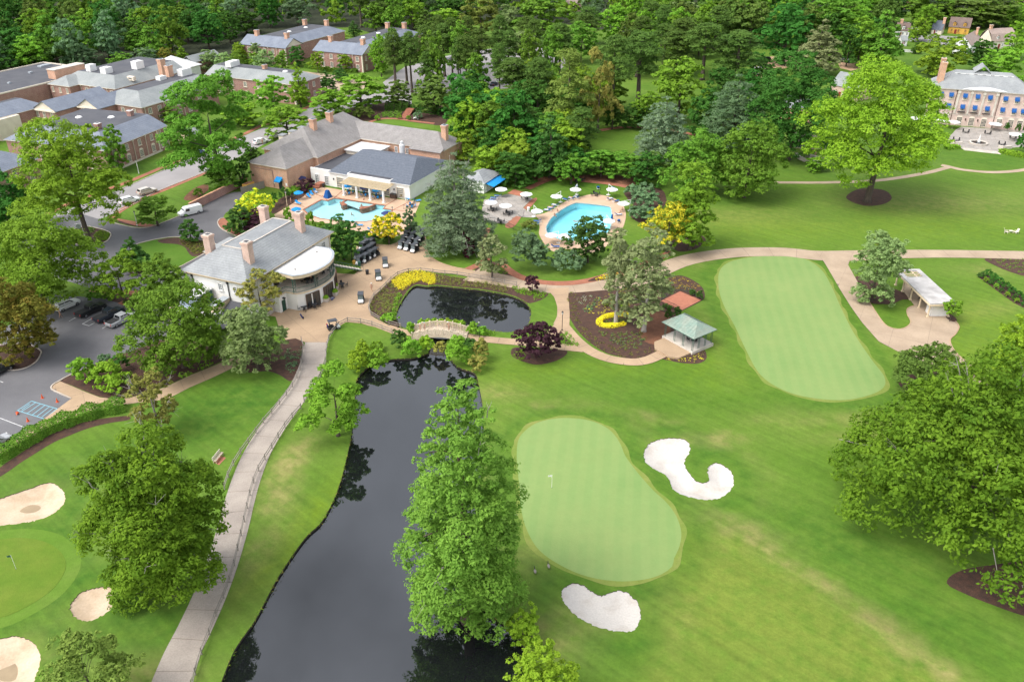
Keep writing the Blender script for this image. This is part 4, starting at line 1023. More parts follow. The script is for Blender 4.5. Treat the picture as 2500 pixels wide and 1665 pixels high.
# ------------------------------------------------------------------ trees of the middle ground
trees([
    ('b',525,715,555,905,'cone','limey',.04,'slender bright tree beside the brick drive of the upper wing'),
    ('b',225,545,690,1010,'broad','fresh',.05,'round bright green tree at the end of the long brick wing'),
    ('b',785,955,635,815,'cone','gloss',.02,'dark glossy evergreen standing nearest the white car on the brick drive'),
    ('b',925,1060,575,722,'cone','gloss',.02,'dark glossy evergreen in front of the right brick wing'),
    ('b',715,855,462,612,'broad','limey',.15,'small round tree before the left windows of the right brick wing'),
    ('b',965,1115,488,614,'broad','limey',.15,'small round tree before the right windows of the right brick wing'),
    ('b',518,685,418,578,'broad','deep',.05,'dark round tree in the corner between the two brick wings'),
    ('b',188,425,448,692,'broad','pale',.05,'pale round tree in front of the left brick wing'),
    ('b',400,552,468,692,'broad','mid',.06,'grey-green tree left of the slender bright tree'),
    ('b',-20,180,468,692,'broad','mid',.05,'wide green tree left of the pale round tree'),
    ('b',28,182,378,525,'broad','limey',.05,'yellow-green tree at the left end of the upper brick wings'),
    ('b',170,302,388,560,'broad','pale',.05,'small pale tree against the upper left brick wing'),
    ('b',1268,1442,328,628,'broad','fresh',.12,'bright tree at the right gable of the upper brick wing'),
    ('b',955,1395,662,965,'broad','fresh',.05,'broad bright tree above the shingled roof, nearest the upper street'),
    ('b',712,1088,802,1065,'broad','fresh',.05,'broad bright tree directly behind the shingled roof chimneys'),
    ('b',1385,1642,722,938,'broad','dusk',.1,'round tree with pale tips left in the row above the brick steps'),
    ('b',1640,2028,712,988,'broad','dusk',.1,'wide round tree with pale tips right in the row above the brick steps'),
    ('b',312,708,952,1205,'broad','fresh',.1,'spreading tree over the street behind the parked white cars'),
    ('b',1055,1175,188,312,'cone','gloss',.05,'dark evergreen between the two slate roofs at the top'),
    ('b',812,1062,282,372,'broad','limey',.02,'low bright tree between the two upper slate roofs'),
    ('b',1925,2380,678,1205,'broad','deep',.03,'very tall dark evergreen right of the brick garden steps'),
    ('b',1905,2200,1175,1440,'broad','limey',.03,'yellow-green tree at the right end of the shingled roof'),
    ('a',925,1145,785,1135,'broad','mid',.04,'green tree hiding the middle of the near brick wing'),
    ('e',1570,1985,20,320,'sparse','mid',.12,'small spreading tree on the verge left of the white van', dict(dens=1.3)),
    ('a',1500,1610,770,900,'cone','dark',.02,'dark conifer beside the little hotel porch'),
    ('a',1860,2135,1098,1335,'broad','mid',.02,'round shrubby tree at the end of the garden wall'),
    ('a',2095,2250,1040,1290,'broad','dark',.02,'dark tree at the left corner of the shingled brick hall'),
    ('a',2178,2330,915,1065,'cone','dark',.02,'dark conifer by the parked white cars on the street'),
    ('d',468,722,85,322,'broad','gloss',.02,'dark hedge-like tree behind the clubhouse chimneys'),
    ('d',640,905,128,325,'broad','purple',.02,'purple-brown shrub mass behind the clubhouse', dict(cat='shrub')),
    ('c',528,690,685,800,'sparse','purple',.1,'small purple tree at the corner of the white pool building', dict(dens=1.3)),
    ('c',1480,1610,960,1180,'broad','bluegreen',.05,'grey-green tree at the left foot of the big cedar'),
    ('n',1240,1535,945,1255,'broad','lime',.02,'bright lime shrub on the right bank under the tall conifer', dict(cat='shrub', name='shrub')),
    ('k',1785,1955,265,445,'broad','limey',.02,'yellow-green shrub beside the dark ramp of the clubhouse', dict(cat='shrub', name='shrub')),
    ('y1',1820,2430,298,930,'broad','fresh',.06,'tall bright green tree behind the pale blue-green cedar'),
    ('y1',1595,1905,668,1010,'broad','fresh',.08,'bright young tree at the dark edge of the oval lawn'),
    ('y1',1030,1412,188,965,'sparse','straw',.08,'tall yellowing tree among the pines above the oval lawn', dict(dens=1.3)),
    ('y1',425,905,925,1580,'cone','gloss',.02,'dark magnolia with white blossoms above the round pool', dict(flower=None)),
    ('y1',-20,490,1225,1600,'broad','limey',.02,'yellow-green shrub mass left of the white-blossomed magnolia'),
    ('y2',1180,1805,28,645,'broad','deep',.06,'huge dark tree behind the gravel parking court'),
    ('y2',1580,2100,200,775,'cone','silver',.03,'tall grey-olive conifer at the right of the gravel parking court'),
    ('y2',148,562,28,335,'broad','pale',.1,'pale yellowish round tree in the upper belt above the pines'),
    ('h',915,1265,85,545,'cone','mid',.03,'tall dark conifer left of the white picket lawns'),
    ('h',1328,1502,148,335,'broad','limey',.1,'small yellow-green tree beside the picket fence'),
    ('h',1438,1845,325,655,'broad','limey',.05,'yellow-green tree just left of the inn chimneys'),
    ('h',1855,2112,358,612,'broad','dark',.03,'dark blue-green tree beside the white gabled house'),
    ('h',1985,2380,435,725,'broad','fresh',.04,'bright tree behind the right half of the inn roof'),
    ('h',2200,2400,185,480,'broad','limey',.04,'yellow-green tree at the right edge beside the gambrel house'),
    ('h',1670,2340,-40,235,'broad','dusk',.04,'large dull green tree behind the yellow house'),
    ('h',1305,1705,-60,205,'broad','mid',.05,'wide green tree left of the yellow house'),
    ('h',1352,1442,372,472,'cone','dark',.02,'small dark cone-shaped tree by the picket fence'),
    ('h',1778,1862,352,492,'cone','dark',.02,'dark cone-shaped tree at the white gabled house'),
    ('h',1498,1612,308,402,'broad','fresh',.05,'young bright tree on the lane before the yellow house'),
    ('h',480,830,-20,300,'broad','mid',.05,'green tree above the tall grey-olive conifer'),
    ('h',1120,1300,-40,125,'broad','bluegreen',.05,'bluish tree at the very top beside the red brick gable'),
    ('y7',560,900,540,760,'broad','fresh',.02,'bright shrub in front of the curved stone wall', dict(cat='shrub')),
], group=None, grow=1.1)
ORDW = 'first second third fourth fifth sixth seventh eighth ninth tenth eleventh twelfth thirteenth fourteenth fifteenth sixteenth seventeenth eighteenth nineteenth twentieth twenty-first twenty-second twenty-third twenty-fourth twenty-fifth twenty-sixth twenty-seventh twenty-eighth twenty-ninth thirtieth thirty-first'.split()
CW = dict(mid='green', deep='deep green', dark='dark', fresh='bright green', limey='yellow-green', olive='olive', pale='pale', dusk='dull green', bluegreen='bluish', rust='rusty', pine='green')
def ranked(rows, form):
    ctr = lambda r: SHEET[r[0]][0] + (r[1] + r[2]) / 2 / SHEET[r[0]][2]
    return [(*r, form % (CW[r[6]], ORDW[i])) for i, r in enumerate(sorted(rows, key=ctr))]
trees(ranked([
    ('y3',150,402,330,860,'pine','pine',.42),('y3',340,602,370,905,'pine','pine',.42),('y3',520,762,298,822,'pine','pine',.45),('y3',700,1012,278,722,'pine','pine',.45),
    ('y3',925,1122,438,862,'pine','pine',.5),('y3',1115,1425,338,822,'pine','pine',.42),('y3',1398,1602,508,955,'pine','pine',.4),('y3',1478,1855,678,1105,'pine','pine',.35),
    ('y3',1798,2115,678,1205,'pine','pine',.3),('y3',1965,2360,358,705,'pine','pine',.3),('y1',-10,182,128,642,'pine','pine',.4),('y1',75,402,288,682,'pine','pine',.3),
    ('y1',378,702,288,765,'pine','pine',.25),('y1',635,1115,198,1055,'pine','olive',.25),('y1',1188,1582,38,765,'pine','pine',.35),('y1',1425,1935,-10,645,'pine','pine',.3),
    ('y1',1890,2310,-20,335,'pine','pine',.25),('y1',175,505,775,1205,'pine','pine',.3),('y2',-20,202,58,425,'pine','pine',.3),('y2',128,485,218,645,'pine','pine',.3),
    ('y2',345,785,268,745,'pine','pine',.3),('y2',695,1195,355,790,'pine','pine',.25),('y1',820,1200,850,1330,'pine','pine',.3),('y3',560,780,600,940,'pine','pine',.45),('y3',20,260,420,760,'broad','fresh',.1)],'tall %s pine with bare trunk, %s from the left in the pine belt'), group='pines behind the halls', dens=1.5, grow=1.2)
trees(ranked([
    ('y3',1075,1505,-20,405,'broad','olive',.08),('y3',1445,1725,45,405,'broad','pale',.1),('y3',1695,2310,-30,425,'broad','mid',.06),('y3',735,935,-10,165,'broad','fresh',.05),
    ('y3',375,595,-10,235,'broad','fresh',.05),('y3',585,745,-20,155,'broad','dark',.05),('y3',695,1085,105,335,'broad','limey',.05),('y3',545,765,105,345,'cone','dusk',.05),
    ('y3',925,1205,-20,225,'broad','dark',.05),('y3',-20,335,-10,255,'broad','mid',.05),('y3',1595,1965,365,725,'broad','pale',.12),('y2',835,1335,-20,445,'broad','dusk',.06),
    ('y2',1690,2280,-20,425,'broad','mid',.05),('y2',2070,2310,295,685,'broad','dark',.05),('y2',480,860,-20,240,'broad','fresh',.05),('y2',560,1000,90,420,'broad','dusk',.05),
    ('y2',-40,330,-60,160,'broad','mid',.05),('y1',-20,520,640,1340,'broad','deep',.03),('y1',715,1105,1295,1590,'broad','deep',.03),('y1',1015,1455,1325,1610,'broad','mid',.1),
    ('y1',1325,1685,1345,1625,'broad','mid',.1),('y1',1635,1955,1345,1610,'broad','dusk',.08),('y1',1250,1480,760,1060,'broad','dark',.02),('y1',1450,1760,800,1060,'broad','dark',.02),
    ('y1',880,1120,1050,1350,'broad','dark',.02),('g',420,760,-40,260,'broad','deep',.02),('g',180,480,-80,190,'broad','limey',.02),('y2',380,760,1010,1480,'broad','dark',.03),('g',960,1210,0,225,'broad','mid',.12),('g',1640,1900,-20,260,'broad','deep',.03)],'%s leafy tree, %s from the left in the mixed belt along the top'), group='mixed belt of trees along the top', grow=1.2)
trees(ranked([
    ('a',1770,1960,75,255,'broad','pale',.05),('a',1930,2112,105,305,'broad','pale',.05),('a',2095,2215,15,165,'broad','limey',.05),('a',2215,2400,115,315,'broad','fresh',.05),
    ('a',1570,1690,35,195,'cone','fresh',.05),('a',1425,1560,65,215,'broad','rust',.05),('a',2060,2280,180,330,'broad','mid',.05),('a',820,1190,600,700,'broad','limey',.02),('a',2030,2330,560,760,'broad','limey',.05),
    ('a',1360,1600,590,720,'broad','mid',.05),('a',-40,200,40,260,'broad','dark',.05),('a',180,440,10,230,'broad','mid',.05),('a',400,640,60,240,'broad','dark',.05),('a',620,880,70,240,'broad','bluegreen',.05),('a',1000,1200,110,260,'broad','mid',.05),('a',1180,1400,60,235,'broad','bluegreen',.05)],'%s tree, %s from the left between the hotel roofs and the wood'), group='trees at the edge of the wood', grow=1.2)

# ------------------------------------------------------------------ the wood at the top left, and trees beyond the houses
wood = PL('D',[(-120,190),(200,160),(330,152),(450,140),(535,128),(545,98),(600,80),(700,66),(800,64),(830,70),(900,90),(980,60),(1180,45),(1330,60),(1420,75),(1600,70),(1750,60),(1900,50),(2000,30),(2120,25),(2200,20),(2400,15),(2480,0),(2480,-45),(-150,-45)])
floor_ = sheet('woodland_floor', wood + [],'litter',.4)
wx = np.array([p.x for p in wood]); wy = np.array([p.y for p in wood])
spots, tries = [],0
kinds_w = [('broad','mid'),('broad','deep'),('broad','dark'),('broad','fresh'),('broad','bluegreen'),('cone','mid'),('broad','dusk'),('pine','pine')]
WL = {'mid': 'mid-green','deep': 'deep green','dark': 'very dark green','fresh': 'bright green','bluegreen': 'bluish green','dusk': 'dull olive','pine': 'pine with clumped needles'}
def where(x, y):
    a = 'near' if y < 330 else 'middle' if y < 420 else 'far'
    b_ = 'above the left hotel roofs' if x < -.42 * y else 'left of the twin wings' if x < -.25 * y else 'behind the twin wings' if x < -.08 * y else 'at the top middle' if x < .2 * y else 'at the top right'
    return '%s, %s rows' % (b_, a)
keep_out = [(-140,335),(-20,335),(-20,412),(-140,412)]
while len(spots) < 430 and tries < 30000:
    tries += 1
    x, y = NR.uniform(wx.min(), wx.max()),230 + (560 - 230) * NR.random() ** 1.0
    if not inside([x],[y], wood)[0] or inside([x],[y], keep_out)[0]: continue
    if abs(x) > .66 * y + 20: continue
    d0 = 8.2 + .012 * y
    if any((x - a) ** 2 + (y - b_) ** 2 < d0 * d0 for a, b_ in spots): continue
    spots.append((x, y))
spots.sort(key=lambda q: q[1])
for x, y in spots[:70]:
    k, lf = kinds_w[int(NR.choice(8, p=[.2,.2,.14,.16,.1,.07,.09,.04]))]
    R = NR.uniform(5.8,9.0); h = NR.uniform(12,21) if k != 'pine' else NR.uniform(20,25)
    plant('tree', k, 'leaf_' + lf, Vector((x, y, 0)), h, R, .1 if k != 'pine' else .4,'%s tree in the wood %s' % (WL[lf] if lf != 'pine' else 'clumped pine', where(x, y)),'trees of the wood along the top')
# understory filling the belts
def fill(loop, n, d0, kinds, rr, hh, label, group):
    px, py = scatter_in(loop, n * 12); got = []
    for x, y in zip(px, py):
        if len(got) < n and all((x - a) ** 2 + (y - b_) ** 2 > d0 * d0 for a, b_ in got): got.append((x, y))
    for i, (x, y) in enumerate(sorted(got)):
        k, lf = kinds[int(NR.integers(len(kinds)))]
        plant('tree', k, 'leaf_' + lf, Vector((x, y, 0)), NR.uniform(*hh), NR.uniform(*rr),.04 if k != 'pine' else .3, label % (CW[lf], ORDW[i]), group)
def scatter_in(loop, n):
    x = np.array([p[0] for p in loop]); y = np.array([p[1] for p in loop])
    px, py = NR.uniform(x.min(), x.max(), n * 4), NR.uniform(y.min(), y.max(), n * 4)
    k = np.where(inside(px, py, loop))[0][:n]
    return px[k], py[k]
fill(PL('D',[(1040,245),(1180,215),(1330,230),(1460,262),(1400,290),(1330,320),(1300,392),(1150,400),(1060,340)]),30,6.5,[('broad','deep'),('broad','dark'),('broad','mid'),('broad','limey')],(4.8,7.2),(9,17),'%s understory tree, %s from the left among the trees above the round pool','understory above the round pool')
fill(PL('D',[(1330,90),(1500,80),(1680,75),(1680,150),(1600,175),(1480,190),(1400,150),(1330,150)]),26,10,[('broad','mid'),('pine','pine'),('broad','fresh'),('broad','dusk'),('pine','pine')],(6,8.5),(15,22),'%s tree, %s from the left in the belt left of the gravel court','belt left of the gravel court')
fill(PL('D',[(1700,60),(1900,45),(2060,45),(2080,120),(1960,150),(1900,110),(1720,110)]),24,10,[('broad','mid'),('broad','deep'),('broad','fresh'),('broad','dusk')],(6,8.5),(14,20),'%s tree, %s from the left in the belt right of the gravel court','belt right of the gravel court')
fill(PL('D',[(1640,175),(1760,165),(1800,190),(1760,280),(1640,290)]),10,8,[('broad','deep'),('broad','dark')],(4,6),(8,13),'%s tree, %s from the left behind the layered evergreens','dark trees behind the evergreens')
fill(PL('D',[(2080,50),(2350,40),(2380,75),(2250,65),(2090,80)]),14,10,[('broad','mid'),('broad','dusk'),('broad','fresh')],(5,7),(9,14),'%s tree, %s from the left among the houses at the top right','trees among the houses')
fill(PL('D',[(900,175),(1050,150),(1200,140),(1310,150),(1290,205),(1150,210),(1020,222),(905,222)]),16,9,[('pine','pine'),('pine','pine'),('broad','mid')],(4.5,6),(17,22),'%s tree, %s from the left standing in the upper car park','trees in the upper car park')
def merged_wood(name, pts):
    q = []
    for x, y in pts:
        c = crown_mesh('w','broad', NR.uniform(6,9),1.0, NR.uniform(12,20),620,.95,'leaf_mid')
        v = np.empty(len(c.vertices) * 3, np.float32); c.vertices.foreach_get('co', v); v = v.reshape(-1,3) + np.array([x, y, 0], np.float32)
        t = np.empty(len(c.polygons), np.float32); c.attributes['tint'].data.foreach_get('value', t)
        q.append((v, t, np.full(len(t), NR.choice(5, p=[.3,.25,.15,.2,.1]), np.int32))); bpy.data.meshes.remove(c)
    v = np.concatenate([a[0] for a in q]); t = np.concatenate([a[1] for a in q]); mi = np.concatenate([a[2] for a in q]); n = len(t)
    me = bpy.data.meshes.new(name)
    me.vertices.add(n * 4); me.loops.add(n * 4); me.polygons.add(n)
    me.vertices.foreach_set('co', v.ravel()); me.loops.foreach_set('vertex_index', np.arange(n * 4, dtype=np.int32)); me.polygons.foreach_set('loop_start', np.arange(0, n * 4,4, dtype=np.int32))
    at = me.attributes.new('tint','FLOAT','FACE'); at.data.foreach_set('value', t)
    [me.materials.append(M_['leaf_' + k]) for k in ('mid','deep','dark','fresh','bluegreen')]; me.polygons.foreach_set('material_index', mi); me.update(calc_edges=True)
    return tag(link(name, me),'far wood closing the view beyond the last houses','wood', kind='stuff')
merged_wood('far_wood', spots[70:] + [(x, y) for y in (572,586,602,620) for x in np.arange(-420,421,14) + NR.uniform(-5,5)])

# ------------------------------------------------------------------ shrubs, clipped balls, hedges
def shrubs(rows, **kw):
    trees(rows, **dict(dict(cat='shrub', name='shrub', parts=('stem','foliage'), group=None), **kw))
shrubs([
    ('f',1270,1570,-10,345,'mound','bluegreen',.0,'tall grey-green shrub mass between the round pool and the brick walk', N_),('f',1430,1650,110,368,'mound','bluegreen',.0,'grey-green shrub right of the tall shrub mass below the round pool', N_),
    ('f',1620,1955,188,388,'mound','bluegreen',.0,'wide mound of grey-green leaves in front of the dark pool tree', N_),('f',1700,1890,180,300,'mound','fresh',.2,'bright green vine tangle on top of the wide grey-green mound', N_),
    ('f',188,348,888,1075,'mound','gloss',.0,'dark round shrub at the left foot of the lattice bridge', N_),('f',285,480,970,1165,'mound','fresh',.0,'bright green shrub below the left half of the bridge', N_),
    ('f',440,600,965,1110,'mound','lime',.0,'lime green shrub beside the dark bridge opening', N_),('f',568,730,1005,1135,'mound','straw',.0,'straw-coloured grass clump right of the dark bridge opening', N_),
    ('f',685,910,955,1225,'mound','fresh',.0,'bright leafy shrub below the right half of the bridge', N_),('f',832,982,982,1115,'mound','gloss',.0,'dark dense shrub at the right foot of the bridge', N_),
    ('f',940,1085,985,1180,'mound','straw',.0,'yellow grasses beside the path at the right end of the bridge', N_),('f',890,1060,1130,1285,'mound','straw',.0,'yellow grasses hanging over the top of the long pond', N_),
    ('f',338,418,832,922,'mound','fresh',.0,'clipped ball shrub at the left end of the bridge rail', N_),('f',882,992,838,952,'mound','fresh',.0,'clipped ball shrub at the right end of the bridge rail', N_),('f',985,1065,872,958,'mound','fresh',.0,'small shrub behind the lamp post at the bridge', N_),
    ('f',110,270,760,850,'mound','fresh',.0,'light green shrub at the corner of the garden pond fence', N_),
    ('d',1640,1785,1295,1465,'mound','lime',.0,'lime cone-shaped shrub on the bank left of the pond head', N_),('d',1545,1760,1375,1580,'mound','lime',.0,'lime shrub at the top left corner of the long pond', N_),('d',1720,1960,1390,1560,'mound','fresh',.0,'grassy green clump on the upper left bank of the long pond', N_),('d',1775,1905,1305,1405,'mound','fresh',.0,'feathery green shrub behind the lime shrubs on the bank', N_),
    ('d',995,1075,98,232,'mound','fresh',.0,'clipped egg-shaped shrub left of the clubhouse back chimney'),('d',1200,1285,142,282,'mound','fresh',.0,'clipped egg-shaped shrub right of the clubhouse back chimney'),('d',1125,1215,195,262,'mound','mid',.0,'low shrub between the two egg-shaped shrubs'),('d',1255,1400,232,312,'mound','mid',.0,'low wide shrub beside the dark glossy tree by the pool'),
    ('d',1675,1855,305,425,'mound','dark',.0,'dark low shrub left of the yellow-blossomed tree at the carts'),('d',1840,2010,335,425,'mound','dark',.0,'dark low shrub under the yellow-blossomed tree at the carts'),('d',1990,2070,158,228,'mound','gloss',.0,'small dark ball shrub on the pool deck edge'),
    ('c',368,468,758,868,'mound','gloss',.0,'dark egg-shaped shrub before the brick corner of the hall'),('c',478,535,748,798,'mound','fresh',.0,'small bright shrub at the brick corner by the purple tree'),('c',300,365,815,925,'mound','dark',.0,'dark shrub right of the yellow-blossomed tree by the pool'),
    ('i',1085,1155,495,592,'mound','gloss',.0,'dark shrub left of the orange brick terrace'),('i',1162,1250,520,575,'mound','gloss',.0,'dark shrub at the lower left edge of the orange terrace'),('i',1188,1258,560,665,'mound','gloss',.0,'dark shrub between the orange terrace and the pavilion'),('i',1258,1340,552,645,'mound','gloss',.0,'dark shrub right below the orange terrace'),('i',1405,1475,392,452,'mound','gloss',.0,'left dark shrub behind the orange terrace railing'),('i',1470,1542,400,485,'mound','gloss',.0,'right dark shrub behind the orange terrace railing'),
    ('i',625,690,505,548,'mound','olive',.0,'small olive shrub above the yellow letter'),('i',770,850,525,580,'mound','limey',.0,'small yellow-green shrub above the right arm of the letter'),
    ('k',615,870,655,885,'mound','fresh',.0,'bright shrub at the corner of the car park bed', N_),('k',780,1085,690,925,'mound','limey',.0,'bright shrub in the middle of the car park bed', N_),('k',940,1230,795,992,'mound','limey',.0,'bright shrub at the walk side of the car park bed', N_),('k',990,1160,612,775,'mound','dark',.0,'dark shrub behind the bright shrubs of the car park bed', N_),
    ('a',1735,1820,1325,1395,'mound','mid',.0,'small shrub in the straw bed by the garden wall'),('b',1300,1355,1038,1082,'mound','fresh',.0,'clipped ball shrub at the left of the court lawn'),('b',1495,1555,1028,1070,'mound','fresh',.0,'clipped ball shrub left of the brick garden steps'),('b',1585,1635,1040,1080,'mound','fresh',.0,'clipped ball shrub right of the brick garden steps'),('b',1640,1740,1000,1070,'mound','bluegreen',.0,'bluish shrub behind the white garden bench'),('b',1100,1310,960,1070,'mound','dusk',.0,'dull green shrub at the left end of the garden terrace'),
    ('y6',1128,1190,225,305,'mound','gloss',.0,'left clipped cone shrub at the inn wall'),('y6',1255,1315,238,318,'mound','gloss',.0,'right clipped cone shrub at the inn wall'),('y6',1262,1400,340,530,'mound','deep',.0,'green shrub at the right edge of the inn terrace'),
    ('e',990,1240,1040,1200,'mound','mid',.0,'green shrub behind the white car under the trees'),('e',1180,1320,1110,1200,'mound','mid',.0,'low shrub behind the black pickups'),('e',1420,1760,1130,1290,'mound','dusk',.0,'brownish green shrub right of the brick walk to the pickups'),('k',880,1010,610,720,'mound','bluegreen',.0,'feathery bluish shrub behind the bright car park shrubs'),
    ('g',620,780,590,670,'mound','olive',.0,'olive shrub inside the pool fence by the loungers'),('g',415,500,228,290,'mound','mid',.0,'round shrub at the corner of the white pool house'),
])
shrubs([('g', x0, x1, y0, y1,'mound','bluegreen',.0,'low spreading juniper right of the round pool, %s counting from the far end' % ORDW[i]) for i, (x0, x1, y0, y1) in enumerate(((1560,1720,250,380),(1660,1850,240,390),(1620,1800,320,470),(1740,1900,330,480),(1610,1780,430,580),(1700,1860,450,600)))], group='spreading junipers by the round pool', own=True)
shrubs([('j', x, x + w_, y, y + w_ * .8,'mound', lf, .0,'clipped shrub at the right-edge practice lawn, %s from the upper end of its row' % ORDW[i]) for i, (x, y, w_, lf) in enumerate(((1940,605,70,'gloss'),(1995,580,80,'deep'),(1985,650,55,'fresh'),(2045,620,85,'deep'),(2035,680,50,'gloss'),(2090,655,90,'deep'),(2080,710,55,'fresh'),(2160,700,85,'deep'),(2130,750,50,'gloss'),(2210,740,80,'deep'),(2180,785,55,'fresh'),(2270,775,85,'deep'),(2235,815,50,'gloss'),(2330,810,80,'deep'),(2265,840,55,'fresh'),(2325,870,60,'gloss')))], group='shrub row at the right edge')
shrubs([('f', x, x + 75, y, y + 62,'mound','limey',.0,'clipped yellow-green shrub behind the bridge, %s from the left' % ORDW[i]) for i, (x, y) in enumerate(((435,812),(495,805),(555,800),(615,802),(675,805),(735,812),(795,822)))], group='clipped shrub row behind the bridge', own=True)

def cover(name, loop, lf, h, dens, s, label, cat='plants', clump=.25, gap=None, up=.5, aspect=.5):
    """low planting that nobody could count: tufts all over a bed"""
    a = abs(sum(loop[i - 1][0] * loop[i][1] - loop[i][0] * loop[i - 1][1] for i in range(len(loop)))) / 2
    n = int(a * dens)
    px, py = scatter_in(loop, n)
    k = np.repeat(np.arange(len(px)),9)
    e = sphere(len(k)); e[:, 2] = np.abs(e[:, 2])
    hh = h * NR.uniform(.5,1.1, len(px))
    p = np.stack([px[k] + e[:, 0] * clump, py[k] + e[:, 1] * clump, .03 + e[:, 2] * hh[k]],1)
    nr = e + np.array([0,0, up]) + NR.normal(size=(len(k),3)) * .4
    me = leaves_mesh(name, p, nr, s * NR.uniform(.6,1.2, len(k)), NR.uniform(0,.6, len(px))[k] + NR.uniform(0,.4, len(k)), lf, aspect)
    return tag(link(name, me), label, cat, kind='stuff')
def hedge(name, pts, w, h, lf, label, dens=60, s=.14, cat='hedge', step=1.0, round_=.25, z0=0.0):
    c = smooth_loop(pts, step, closed=False)
    seg = [(c[i], c[i + 1]) for i in range(len(c) - 1)]
    ln = np.array([(b_ - a).length for a, b_ in seg]); tot = ln.sum()
    n = int(tot * (w + 2 * h) * dens)
    si = NR.choice(len(seg), n, p=ln / tot)
    t = NR.random(n)
    A = np.array([[a.x, a.y] for a, _ in seg]); B = np.array([[b_.x, b_.y] for _, b_ in seg])
    ctr = A[si] + (B - A)[si] * t[:, None]
    tn = unit((B - A)[si]); nn = np.stack([-tn[:, 1], tn[:, 0]],1)
    u = NR.uniform(-1,1, n) * (w / 2 + h)                       # walk over side, top, side
    top = np.abs(u) < w / 2
    lat = np.where(top, u, np.sign(u) * w / 2)
    z = np.where(top, h, h - (np.abs(u) - w / 2))
    bulge = 1 + .10 * np.sin(ctr[:, 0] * 2.1) + .08 * np.sin(ctr[:, 1] * 3.3)
    z = np.where(top, z - round_ * h * (np.abs(lat) / (w / 2)) ** 3 * .5, z)
    p = np.stack([ctr[:, 0] + nn[:, 0] * lat * bulge, ctr[:, 1] + nn[:, 1] * lat * bulge, z0 + np.maximum(z * bulge, .05)],1) + NR.normal(size=(n, 3)) * .05
    nr = np.where(top[:, None], np.array([0,0,1.0]), np.stack([nn[:, 0] * np.sign(u), nn[:, 1] * np.sign(u),.5 * np.ones(n)],1)) + NR.normal(size=(n, 3)) * .5
    cl = np.floor(ctr[:, 0] * 1.1) * 7.3 + np.floor(ctr[:, 1] * 1.1) * 3.1
    tint = (np.sin(cl) * .5 + .5) * .4 + NR.uniform(0,.6, n)
    me = leaves_mesh(name, p, nr, s * NR.uniform(.6,1.3, n), tint, lf)
    return tag(link(name, me), label, cat)
hedge('hedge', PL('k',[(-60,1580),(80,1500),(230,1412),(400,1315),(560,1250),(760,1180),(950,1128),(1130,1095)]),2.4,1.6,'leaf_mid','long clipped green hedge between the car park walk and the golf lawn',75,.15)
hedge('letter_flowers', PL('i',[(862,632),(800,628),(700,636),(630,660),(600,690),(612,716),(660,728),(740,726),(828,706)]),1.0,.55,'leaf_yellow_flower','yellow flowers planted in the shape of a letter C on brown mulch',150,.10,'flowers', step=.4)
hedge('hedge', PL('a',[(1535,945),(1640,975),(1750,998)]),1.6,1.2,'leaf_limey','clipped hedge before the little hotel porch',22,.26)
hedge('hedge', PL('c',[(460,800),(495,832),(585,795)]),1.2,1.0,'leaf_fresh','clipped low hedge at the brick corner by the pool lamp',40,.18)
hedge('hedge', PL('b',[(640,880),(720,840),(800,805)]),1.4,1.0,'leaf_fresh','low hedge by the white car on the brick drive',20,.28)
hedge('hedge', PL('b',[(580,915),(700,940)]),1.4,1.0,'leaf_fresh','low hedge at the end of the long brick wing',20,.28)
hedge('hedge', PL('b',[(680,610),(900,640),(1150,655)]),1.8,1.3,'leaf_mid','hedge along the foot of the right brick wing',14,.34)
hedge('hedge', PL('b',[(1410,985),(1620,990)]),4,2.6,'leaf_dark','dark clipped hedge block left of the brick garden steps',16,.3)
hedge('hedge', PL('b',[(1650,985),(1930,1030)]),4,2.2,'leaf_dark','dark clipped hedge block right of the brick garden steps',16,.3)
hedge('hedge', PL('y6',[(485,520),(560,505),(625,500)]),2.0,1.0,'leaf_limey','clipped hedge left of the inn terrace steps',22,.28)
hedge('hedge', PL('y6',[(1090,545),(1200,575),(1340,600),(1450,610)]),2.4,1.0,'leaf_limey','clipped hedge right of the inn terrace steps',22,.28)
hedge('hedge', PL('y2',[(2110,690),(2306,660)]),3,1.5,'leaf_dark','dark hedge behind the small gravel court',10,.4)
# plants in the beds
cover('rose_bed', smooth_loop(PL('f',[(10,700),(60,610),(180,490),(250,540),(290,600),(200,740),(120,780),(40,760)]),1),['leaf_olive','leaf_bronze'],.5,5,.12,'brownish rose bushes covering the bank left of the garden pond')
cover('rose_bed', smooth_loop(PL('f',[(620,425),(800,440),(1000,470),(1200,500),(1300,525),(1240,570),(1100,545),(900,520),(700,500),(615,480)]),1),['leaf_olive','leaf_bronze'],.5,5,.12,'brownish rose bushes covering the far bank of the garden pond')
cover('flower_bank', smooth_loop(PL('f',[(215,470),(300,410),(420,385),(540,400),(600,430),(600,480),(560,505),(470,470),(380,500),(320,545),(280,550),(220,495)]),.8),['leaf_yellow_flower','leaf_gold'],.75,14,.13,'bank of bright yellow flowers at the corner of the garden pond','flowers')
cover('pond_grass', smooth_loop(PL('f',[(205,760),(235,600),(300,590),(250,700),(235,780)]),1),'leaf_fresh',.5,8,.14,'green ground cover between the roses and the garden pond')
cover('ground_cover', smooth_loop(PL('f',[(1290,520),(1350,520),(1450,545),(1560,560),(1600,580),(1560,620),(1490,635),(1480,600),(1400,590),(1330,570)]),1),'leaf_fresh',.3,9,.13,'green ground cover at the path junction by the small purple tree')
cover('ground_cover', smooth_loop(PL('f',[(990,365),(1070,320),(1150,320),(1250,395),(1150,400),(1050,385)]),1),'leaf_mid',.3,9,.13,'green ground cover on the triangular bed by the brick steps')
